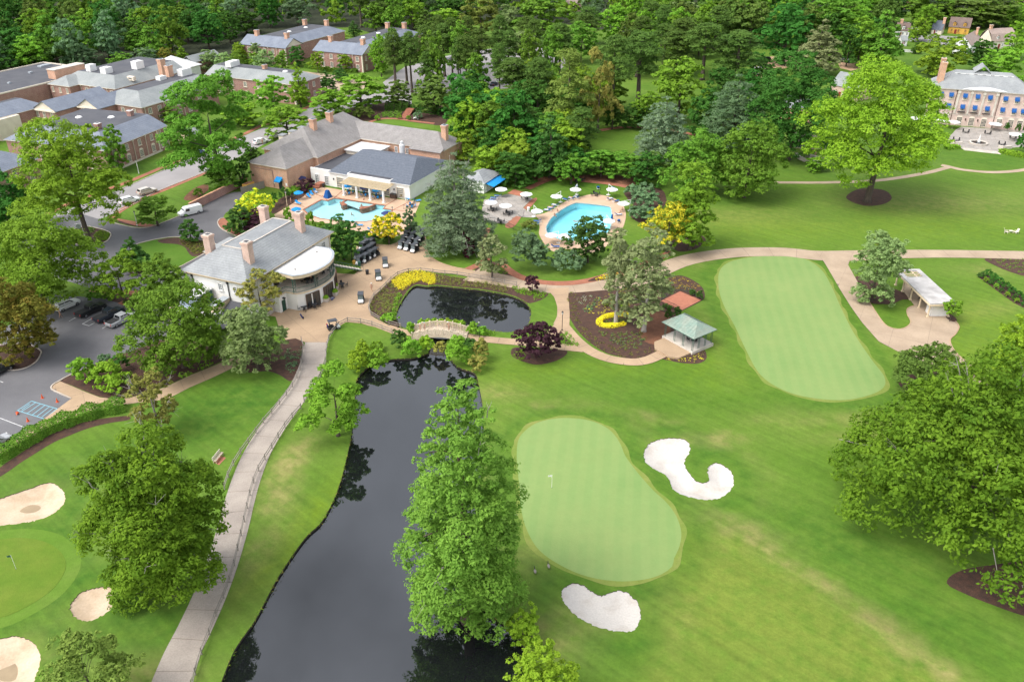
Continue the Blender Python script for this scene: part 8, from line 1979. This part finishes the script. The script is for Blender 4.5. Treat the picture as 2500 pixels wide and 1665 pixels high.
# ------------------------------------------------------------------ tables, umbrellas, loungers
FU = dict(top=m1(lambda b: b.cyl((0,0,.70),.62,.04,16),'table_top','plastic_dark'), ped=m1(lambda b: (b.cyl((0,0,0),.05,.7,8), b.cyl((0,0,0),.28,.04,10)),'pedestal','plastic_dark'), topw=m1(lambda b: b.cyl((0,0,.70),.62,.04,16),'table_top','flagstone'),
          seat=m1(lambda b: b.box((0,0,.44),(.46,.46,.05)),'seat','plastic_dark'), back=m1(lambda b: b.box((-.22,0,.72),(.05,.46,.5)),'backrest','plastic_dark'), leg=m1(lambda b: b.box((0,0,.21),(.04,.04,.42)),'leg','plastic_dark'),
          seatb=m1(lambda b: b.box((0,0,.44),(.46,.46,.05)),'seat','canvas_sky'), backb=m1(lambda b: b.box((-.22,0,.72),(.05,.46,.5)),'backrest','canvas_sky'))
def dining(p, label, n=4, rot=0.3, blue=False, top='top', group=None):
    e = empty('cafe_table', p, rot, label, 'table', group); link('table_top', FU[top], e); link('pedestal', FU['ped'], e)
    for k in range(n):
        a = rot + 2 * math.pi * k / n; q = Vector(p) + Vector((math.cos(a) * .95, math.sin(a) * .95,0))
        c = empty('cafe_chair', q, a + math.pi, '%s chair at the %s' % ('blue' if blue else 'dark', label.replace('with chairs ', '')),'chair', 'chairs at the %s' % label[:40])
        link('seat', FU['seatb' if blue else 'seat'], c); link('backrest', FU['backb' if blue else 'back'], c)
        for x in (-.19,.19):
            for y in (-.19,.19): link('leg', FU['leg'], c, (x, y, 0))
_um = {}
def umbrella(p, cm, label, r=1.45, h=2.5, canti=False, group=None):
    if (cm, r, h, canti) not in _um:
        c = MB(); n = 8; pr = [(0, h + .02)] ; ring = lambda rr, z: [(rr * math.cos(2 * math.pi * k / n), rr * math.sin(2 * math.pi * k / n), z) for k in range(n)]
        c.add([(0,0, h)] + ring(r * .5, h - .22) + ring(r, h - .52) + ring(r, h - .66),[(0,1 + k, 1 + (k + 1) % n) for k in range(n)] + [(1 + k, 9 + k, 9 + (k + 1) % n, 1 + (k + 1) % n) for k in range(n)] + [(9 + k, 17 + k, 17 + (k + 1) % n, 9 + (k + 1) % n) for k in range(n)])
        c.add(ring(r * .97, h - .56) + [(0,0, h - .08)],[(k, (k + 1) % n, 8) for k in range(n)])
        po = MB()
        if canti: po.cyl((r * 1.05,0,0),.05, h + .45,8); po.bar((r * 1.05,0, h + .4),(0,0, h + .08),.07); po.box((r * 1.05,0,.05),(.8,.8,.1))
        else: po.cyl((0,0,0),.03, h + .08,8); po.cyl((0,0,0),.26,.08,10)
        rb = MB()
        for k in range(n): a = 2 * math.pi * k / n; rb.bar((0,0, h - .1),(r * .95 * math.cos(a), r * .95 * math.sin(a), h - .58),.02)
        _um[cm, r, h, canti] = (c.mesh('canopy', cm, fix=False), po.mesh('pole','trim_white' if canti else 'wood_grey'), rb.mesh('rib','trim_white'))
    c, po, rb = _um[cm, r, h, canti]
    e = empty('parasol', p, NR.uniform(0,3), label, 'umbrella', group); link('canopy', c, e); link('pole', po, e); link('rib_frame', rb, e)
    return e
LO = {}
for cm in ('canvas_blue','canvas_sky'):
    LO[cm] = dict(frame=m1(lambda b: (b.bx(-1.0,1.0,-.32,-.26,.28,.34), b.bx(-1.0,1.0,.26,.32,.28,.34), b.bx(-1.0,-.94,-.26,.26,.28,.34), b.bx(.94,1.0,-.26,.26,.28,.34)),'frame','trim_white'), seat=m1(lambda b: b.box((.32,0,.37),(1.32,.62,.08)),'cushion', cm), back=m1(lambda b: b.box((-.62,0,.60),(.75,.62,.08),0,0, Matrix.Rotation(rad(38),3,'Y')),'backrest', cm), leg=m1(lambda b: b.box((0,0,.14),(.05,.05,.28)),'leg','trim_white'))
def lounger(p, ang, cm, label, towel=False, group=None):
    e = empty('sun_lounger', p, ang, label, 'sun lounger', group); q = LO[cm]
    link('frame', q['frame'], e); link('cushion', q['seat'], e); link('backrest', q['back'], e)
    for x in (-.9,.9):
        for y in (-.29,.29): link('leg', q['leg'], e, (x, y, 0))
    if towel: w = MB(); w.box((.3,0,.42),(1.0,.5,.02)); tag(w.build('towel', 'trim_white', None, loc=Vector(p), rz=ang),'white towel spread on the ' + label.replace('with a white towel ', ''),'towel')
def spot(sh, x, y): return P(sh, x, y) + Vector((0,0,.03))
W_ = 'umbrella at the round pool, '
for (x, y), lb in (((1120,372),'far left on the lawn edge'),((1448,372),'far right on the lawn edge'),((950,435),'left beside the reclining loungers'),((1550,500),'right beside the sitting bathers'),((775,570),'lower left by the stone steps'),((1420,660),'half hidden behind the dark pool tree'),((905,790),'nearest, at the lower left of the water'),((1020,800),'second nearest, beside the dark pool tree')):
    umbrella(spot('g', x, y),'canvas_white','white ' + W_ + lb, 1.5,2.5, canti=True)
for (x, y), lb in (((455,370),'by the pool house wall'),((680,415),'at the brick terrace corner'),((365,490),'left over the dark chairs'),((495,520),'nearest the stone steps')): umbrella(spot('g', x, y),'canvas_white','white umbrella on the flagstone terrace ' + lb, 1.6,2.5)
for (x, y), lb in (((675,395),'by the upper steps'),((375,500),'under the left white umbrella'),((515,535),'nearest the stone steps'),((440,610),'against the iron fence')): dining(spot('g', x, y),'dark table with chairs on the flagstone terrace ' + lb)
dining(spot('g',1300,362),'dark table with chairs at the far end of the round pool'); dining(spot('g',1165,232),'dark table with chairs on the straw bank above the pool')
for i, (x, y, a, t, lb) in enumerate(((1133,290,90,0,'on the lawn behind the far left umbrella'),(1325,300,88,0,'alone on the lawn above the round pool'),(1460,305,100,0,'on the lawn behind the far right umbrella'),(1035,405,130,0,'at the far left corner of the round pool'),(1085,395,125,1,'with a white towel at the far left of the round pool'),(1130,385,120,1,'with a white towel right of the far left corner'),
        (1430,400,40,1,'with a white towel at the far right of the round pool'),(1485,420,30,0,'at the far right corner of the round pool'),(940,455,150,1,'with a white towel under the left umbrella'),(905,480,165,1,'with a white towel below the left umbrella'),(872,500,170,1,'with a white towel nearest the left of the water'),(1510,600,80,0,'by itself on the right side of the round pool'),(1505,540,10,1,'with a white towel beside the bathers on the right'),(780,600,170,0,'at the lower left by the stone steps'),(765,625,170,1,'with a white towel at the lower left of the round pool'),(940,830,0,0,'behind the grey-green shrubs near the pool'),
        (428,372,160,0,'by the pool house wall, right'),(392,392,160,0,'by the pool house wall, middle'),(378,412,160,0,'by the pool house wall, left'))): lounger(spot('g', x, y), rad(a),'canvas_blue','dark blue lounger ' + lb, t)
for x, y, a, t, lb in ((665,830,-60,0,'on the near deck left of the blue slide cover'),(700,812,-60,1,'with a white towel beside the purple tree'),(640,855,-60,0,'beside the left blue umbrella'),(545,915,-40,0,'left of the lamp on the pool deck'),(1535,880,60,0,'upright at the right end of the white building'),(1090,1115,0,0,'on the near deck below the pool'),(1205,1155,0,0,'on the near deck left of the yellow-blossomed tree'),(1615,895,30,0,'on the right corner deck under the cedar')): lounger(spot('c', x, y), rad(a),'canvas_sky','bright blue lounger ' + lb, t)
for x, y, c, lb in ((555,875,'canvas_sky','bright blue umbrella left of the large pool'),(535,1025,'canvas_sky','bright blue umbrella at the near left of the large pool'),(1000,812,'canvas_sky','bright blue umbrella at the left under the pergola'),(1145,828,'canvas_navy','faded navy umbrella in the middle under the pergola'),(1255,850,'canvas_sky','bright blue umbrella at the right under the pergola'),(1355,835,'canvas_navy','faded navy umbrella beside the dark cabinet'),(1340,1060,'canvas_navy','grey-blue umbrella at the near right of the large pool'),(583,740,'canvas_navy','navy umbrella by the brick corner behind the purple tree')): umbrella(spot('c', x, y), c, lb, 1.25,2.35)
for x, y, lb in ((1000,825,'left table with chairs under the pergola'),(1145,842,'middle table with chairs under the pergola'),(1255,862,'right table with chairs under the pergola'),(1560,945,'table with chairs on the right corner deck of the pool')): dining(spot('c', x, y), lb, blue=True)
for x, y, lb in ((1075,1010,'round table with chairs left of the glass doors'),(1340,950,'round table with chairs before the first glass door'),(2040,430,'round table with chairs at the right end of the terrace wall')): dining(P('u', x, y) + Vector((0,0,.06)), lb)
for x, y, lb in ((1150,310,'left'),(1280,270,'middle'),(1560,60,'right')): p = P('u', x, y, 3.74); dining(p, '%s table with chairs on the upper clubhouse terrace' % lb)
for x, y, lb in ((705,335,'left table with chairs on the inn terrace'),(945,350,'middle table with chairs on the inn terrace'),(600,425,'table with chairs at the left terrace wall'),(1100,470,'table with chairs at the right terrace wall'),(1220,400,'table with chairs under the right inn umbrella')): dining(spot('y6', x, y), lb, top='topw')
umbrella(spot('y6',1015,310),'canvas_white','white umbrella near the inn wall',2.0,2.6); umbrella(spot('y6',1235,425),'canvas_white','white umbrella at the right of the fountain',2.0,2.6)
for x, y, lb in ((150,250,'leftmost'),(300,230,'second'),(440,270,'third'),(560,290,'rightmost')): umbrella(spot('y6', x, y),'canvas_white','%s of the white umbrellas behind the lime tree' % lb, 2.0,2.7)
dining(P('i',1440,850,.56),'table with chairs inside the copper-roofed pavilion')
dining(P('v',590,760) + Vector((0,0,.08)),'far table with chairs under the flat white shelter', blue=False, top='topw'); dining(P('v',790,960) + Vector((0,0,.08)),'near table with chairs under the flat white shelter', top='topw')
sc_ = empty('slide_cover', spot('c',812,855), rad(60),'blue tarpaulin tent over the seat at the pool edge','cover'); w = MB(); w.add([(-.9,-.8,0),(.9,-.8,0),(.9,.8,0),(-.9,.8,0),(-.35,-.35,1.9),(.35,-.35,1.9),(.35,.35,1.9),(-.35,.35,1.9)],[(0,1,5,4),(1,2,6,5),(2,3,7,6),(3,0,4,7),(4,5,6,7)]); w.build('tarpaulin','canvas_blue', sc_)
sc_ = empty('slide_cover', spot('g',1448,590), rad(60),'folded blue cover standing at the right edge of the round pool','cover'); w = MB(); w.add([(-.4,-.3,0),(.4,-.3,0),(.4,.3,0),(-.4,.3,0),(-.1,-.1,1.7),(.1,-.1,1.7),(.1,.1,1.7),(-.1,.1,1.7)],[(0,1,5,4),(1,2,6,5),(2,3,7,6),(3,0,4,7),(4,5,6,7)]); w.build('tarpaulin','canvas_blue', sc_)
gb = empty('garden_bench', P('b',1675,1075), rad(-20),'white garden bench on the brick terrace above the court lawn','bench'); w = MB(); w.bx(-.9,.9,-.25,.25,.42,.48); w.build('seat','trim_white', gb); w = MB(); w.box((0,.28,.8),(1.8,.06,.7)); w.build('backrest','trim_white', gb)
for x in (-.8,.8):
    for y in (-.2,.22): w = MB(); w.bx(x - .05, x + .05, y - .05, y + .05,0,.44); w.build('leg','trim_white', gb)
gs = empty('garden_steps',(0,0,0),0,'brick garden steps climbing between the dark hedge blocks','steps')
a, b = P('b',1585,1045), P('b',1635,1000)
for k in range(7): q = a + (b - a) * (k / 7); w = MB(); w.box((q.x, q.y, .1 + .16 * k),(2.6,(b - a).length / 7 * 1.02,.2), math.atan2((b - a).y, (b - a).x) - math.pi / 2); w.build('step','brick_paving', gs)
ps = empty('pool_steps',(0,0,0),0,'grey stone steps from the flagstone terrace to the round pool','steps')
a, b = P('g',630,490), P('g',615,545); d = P('g',700,525) - P('g',650,500)
for k in range(3): w = MB(); q = d.normalized() * (.5 * k); w.bar(a + q + Vector((0,0,.3 - .08 * k)), b + q + Vector((0,0,.3 - .08 * k)),.48,.14); w.build('step','flagstone', ps)
for q, lb in (((1010,1165),'golf bag on a trolley standing on the plaza below the tables'),):
    e = empty('golf_bag', P('u',1040,1230),.4, lb, 'golf bag'); w = MB(); w.tube([(0,0,.1),(-.35,.1,.95)],.15,8); w.build('bag_body','canvas_navy', e); w = MB(); w.tube([(-.35,.1,.95),(-.42,.12,1.15)],.1,8); w.build('club_heads','rim', e)
    for s in (-1,1): w = MB(); w.tube([(.05, s * .25 - .03,.15),(.05, s * .25 + .03,.15)],.15,10); w.build('wheel','rubber', e)
for (x, y), lb in (((1495,585),'left goose on the grass by the pale green'),((1617,538),'right goose on the grass by the pale green')):
    e = empty('goose', P('n', x, y), rad(100), lb, 'goose')
    w = MB(); w.lathe([(.02,-.34),(.11,-.26),(.17,-.05),(.16,.12),(.09,.28),(.03,.36)],10); me_ = w.mesh('body','wood_grey', smooth=True)
    me_.transform(Matrix.Translation((0,0,.32)) @ Matrix.Rotation(rad(90),4,'Y')); link('body', me_, e)
    w = MB(); w.tube([(.26,0,.38),(.36,0,.52),(.38,0,.68),(.44,0,.72),(.53,0,.70)],[.07,.045,.04,.05,.02],8); w.build('neck','iron_black', e)
    for s in (-.06,.06): w = MB(); w.cyl((0, s, 0),.015,.22,5); w.build('leg','iron_black', e)

# ================================================================== people
mat('skin',(.50,.29,.20),.6, grain=.04); mat('hair',(.06,.04,.03),.8)
for nm, c in (('white',(.75,.75,.74)),('sky',(.42,.62,.74)),('mint',(.10,.62,.40)),('yellow',(.78,.50,.02)),('navy',(.02,.03,.08)),('khaki',(.45,.38,.27)),('grey',(.30,.30,.31)),('orange',(.75,.13,.03)),('rose',(.55,.25,.2))): mat('cloth_' + nm, c, .85, grain=.05)
SK = {  # joints: pelvis, chest, neck, head, top, shoulders, elbows, hands, knees, ankles, toes
    'stand': dict(pel=(0,0,.95), che=(.02,0,1.32), nec=(.02,0,1.50), hea=(.04,0,1.63), top=(.04,0,1.74), sho=(.0,.19,1.44), elb=(-.02,.24,1.16), han=(.08,.22,.92), fin=(.11,.21,.84), hip=(0,.10,.90), kne=(.02,.10,.50), ank=(-.02,.10,.09), toe=(.16,.11,.04)),
    'lean': dict(pel=(-.05,0,.95), che=(.10,0,1.28), nec=(.20,0,1.44), hea=(.27,0,1.55), top=(.30,0,1.65), sho=(.14,.19,1.38), elb=(.30,.24,1.16), han=(.48,.16,1.12), fin=(.55,.14,1.12), hip=(-.05,.10,.90), kne=(.0,.10,.50), ank=(-.06,.10,.09), toe=(.12,.11,.04)),
    'sit': dict(pel=(0,0,.12), che=(-.06,0,.48), nec=(-.04,0,.66), hea=(-.01,0,.79), top=(0,0,.90), sho=(-.06,.19,.60), elb=(-.02,.25,.34), han=(.20,.20,.22), fin=(.28,.19,.2), hip=(.03,.10,.1), kne=(.44,.12,.16), ank=(.52,.12,-.22), toe=(.68,.12,-.26)),
    'lie': dict(pel=(0,0,.14), che=(-.34,0,.24), nec=(-.50,0,.36), hea=(-.60,0,.44), top=(-.69,0,.50), sho=(-.44,.19,.29), elb=(-.26,.28,.16), han=(-.02,.24,.14), fin=(.06,.22,.14), hip=(.04,.10,.12), kne=(.44,.11,.18), ank=(.84,.11,.10), toe=(.90,.11,.24))}
_pm = {}
def body_mesh(pose, walk=False):
    if (pose, walk) in _pm: return _pm[pose, walk]
    J = {k: Vector(v) for k, v in SK[pose].items()}
    V, R, Z, E_ = [],[],[],[]
    def add(co, r, z, parent=None):
        V.append(co); R.append(r); Z.append(z)
        if parent is not None: E_.append((parent, len(V) - 1))
        return len(V) - 1
    pel = add(J['pel'],.14,2); che = add(J['che'],.155,1, pel); nec = add(J['nec'],.06,0, che); hea = add(J['hea'],.10,0, nec); add(J['top'],.085,3, hea)
    for s in (1,-1):
        f = lambda k, dx=0: Vector((J[k].x + dx, J[k].y * s, J[k].z))
        w = (.16 * s) if walk else 0
        a = add(f('sho'),.065,1, che); a = add(f('elb',-w * .6),.045,0, a); a = add(f('han',-w),.032,0, a); add(f('fin',-w),.026,0, a)
        a = add(f('hip'),.095,2, pel); a = add(f('kne', w * .8),.07,2, a); a = add(f('ank', w * 1.4) + Vector((0,0,.05 if walk and s < 0 else 0)),.042,0, a); add(f('toe', w * 1.4),.035,4, a)
    me = bpy.data.meshes.new('body'); me.from_pydata(V, E_, [])
    o = bpy.data.objects.new('tmp_body', me); COL.objects.link(o)
    o.modifiers.new('s','SKIN'); sd = o.modifiers.new('d','SUBSURF'); sd.levels = sd.render_levels = 1
    sv = me.skin_vertices[0].data
    for i, r in enumerate(R): sv[i].radius = (r, r)
    sv[0].use_root = True
    dg = bpy.context.evaluated_depsgraph_get(); dg.update()
    out = bpy.data.meshes.new_from_object(o.evaluated_get(dg))
    bpy.data.objects.remove(o)
    smp = []
    for a, b in E_:
        for t in (0,.25,.5,.75,1): smp.append((V[a].lerp(V[b], t), Z[a] if t < .5 and Z[a] != 2 or (t < .5) else Z[b]))
    SP_ = np.array([tuple(p) for p, _ in smp]); SZ = np.array([z for _, z in smp])
    fc = np.array([tuple(f.center) for f in out.polygons])
    zi = SZ[np.argmin(((fc[:, None] - SP_[None]) ** 2).sum(2), axis=1)]
    out.polygons.foreach_set('material_index', zi.astype(np.int32)); out.polygons.foreach_set('use_smooth',[True] * len(out.polygons))
    _pm[pose, walk] = out
    return out
def person(p, ang, pose, shirt, shorts, label, hat='white', walk=False):
    me = body_mesh(pose, walk).copy(); me.materials.clear()
    for m in ('skin','cloth_' + shirt if shirt != 'skin' else 'skin','cloth_' + shorts, 'cloth_' + hat if hat != 'hair' else 'hair','cloth_grey'): me.materials.append(M_[m])
    e = empty('person', p, ang, label, 'person'); link('body', me, e)
    if hat != 'hair' and pose in ('stand','lean'):
        h = SK[pose]; w = MB(); w.lathe([(.125,0),(.12,.06),(.04,.10)],12,(h['top'][0],0, h['top'][2] - .06)); w.tube([(h['top'][0] + .1,0, h['top'][2] - .05),(h['top'][0] + .2,0, h['top'][2] - .07)],[.09,.06],8); w.build('cap','cloth_' + hat, e)
    return e
person(P('d',1795,852) + Vector((0,0,.05)), rad(80),'stand','white','navy','person in white shirt and dark shorts walking across the plaza', walk=True)
an_ = math.atan2(dv.y, dv.x)
for t, pose, sh_, so, lb, turn in ((.12,'stand','sky','grey','person in a pale blue shirt at the left end of the bridge',0.4),(.21,'stand','white','grey','person in a white shirt and cap walking on the bridge', math.pi),(.66,'lean','mint','rose','person in a mint green shirt leaning over the bridge rail', math.pi * .75)):
    q = A_ + dv * t; person(Vector((q.x, q.y, arch(t * BL) + .05)) + Vector((-math.sin(an_), math.cos(an_),0)) * (.4), an_ + turn, pose, sh_, so, lb)
person(P('t',2190,980), rad(60),'stand','yellow','khaki','person in a yellow shirt by the clubhouse wall', hat='hair')
person(P('e',700,1395), rad(20),'stand','white','navy','person in a white shirt standing behind the white car', hat='hair', walk=True)
person(P('y7',700,545) + Vector((0,0,.3)), rad(-90),'stand','orange','navy','person in a bright orange shirt at the curved stone bench', hat='hair')
person(P('b',300,1300), rad(90),'stand','rose','khaki','person in light clothes beside the white car on the street', hat='hair')
person(P('h',1615,300), rad(-90),'stand','khaki','khaki','person in tan clothes walking on the lane before the yellow house', hat='hair', walk=True)
for x, y, a, pose, s_, so, lb in ((1135,880,-60,'sit','skin','navy','bather sitting in the shallow shelf of the large pool'),(1115,945,-80,'sit','skin','rose','bather sitting on the brick curl in the large pool'),(1025,1005,0,'sit','mint','navy','swimmer in green standing in the middle of the large pool'),(925,905,-90,'sit','skin','navy','swimmer at the upper edge of the large pool'),(985,830,30,'sit','white','khaki','diner in white at the left pergola table'),(1025,838,150,'sit','white','navy','diner opposite at the left pergola table'),(1010,812,200,'sit','grey','navy','diner in grey at the left pergola table'),(620,868,40,'sit','rose','navy','bather sitting by the left blue umbrella'),(480,905,30,'stand','white','white','person in white by the iron fence left of the pool')):
    z = {880: -.25,945: .05,1005: -.35,905: -.35}.get(y, .42 if pose == 'sit' else .03); person(P('c', x, y) + Vector((0,0, z)), rad(a), pose, s_, so, lb, hat='hair')
for x, y, a, pose, s_, so, lb, z in ((935,545,-40,'sit','skin','navy','bather sitting on the left edge of the round pool',.02),(960,505,-40,'sit','skin','rose','second bather on the left edge of the round pool',.02),(1125,590,10,'lie','skin','navy','swimmer floating in the middle of the round pool',-.22),(1520,535,170,'sit','rose','navy','bather sitting right of the round pool',.40),(1540,510,190,'sit','skin','navy','bather under the right umbrella of the round pool',.40),(905,478,165,'lie','skin','grey','sunbather lying on the lounger left of the round pool',.36),(1085,393,125,'lie','skin','navy','sunbather lying at the far left of the round pool',.36)):
    person(P('g', x, y) + Vector((0,0, z)), rad(a), pose, s_, so, lb, hat='hair')
for x, y, a, lb in ((1150,300,60,'diner at the left table of the upper clubhouse terrace'),(1300,255,200,'diner at the middle table of the upper clubhouse terrace')): person(P('u', x, y, 3.74) + Vector((.7,.4,.46)), rad(a),'sit','white','navy', lb, hat='hair')
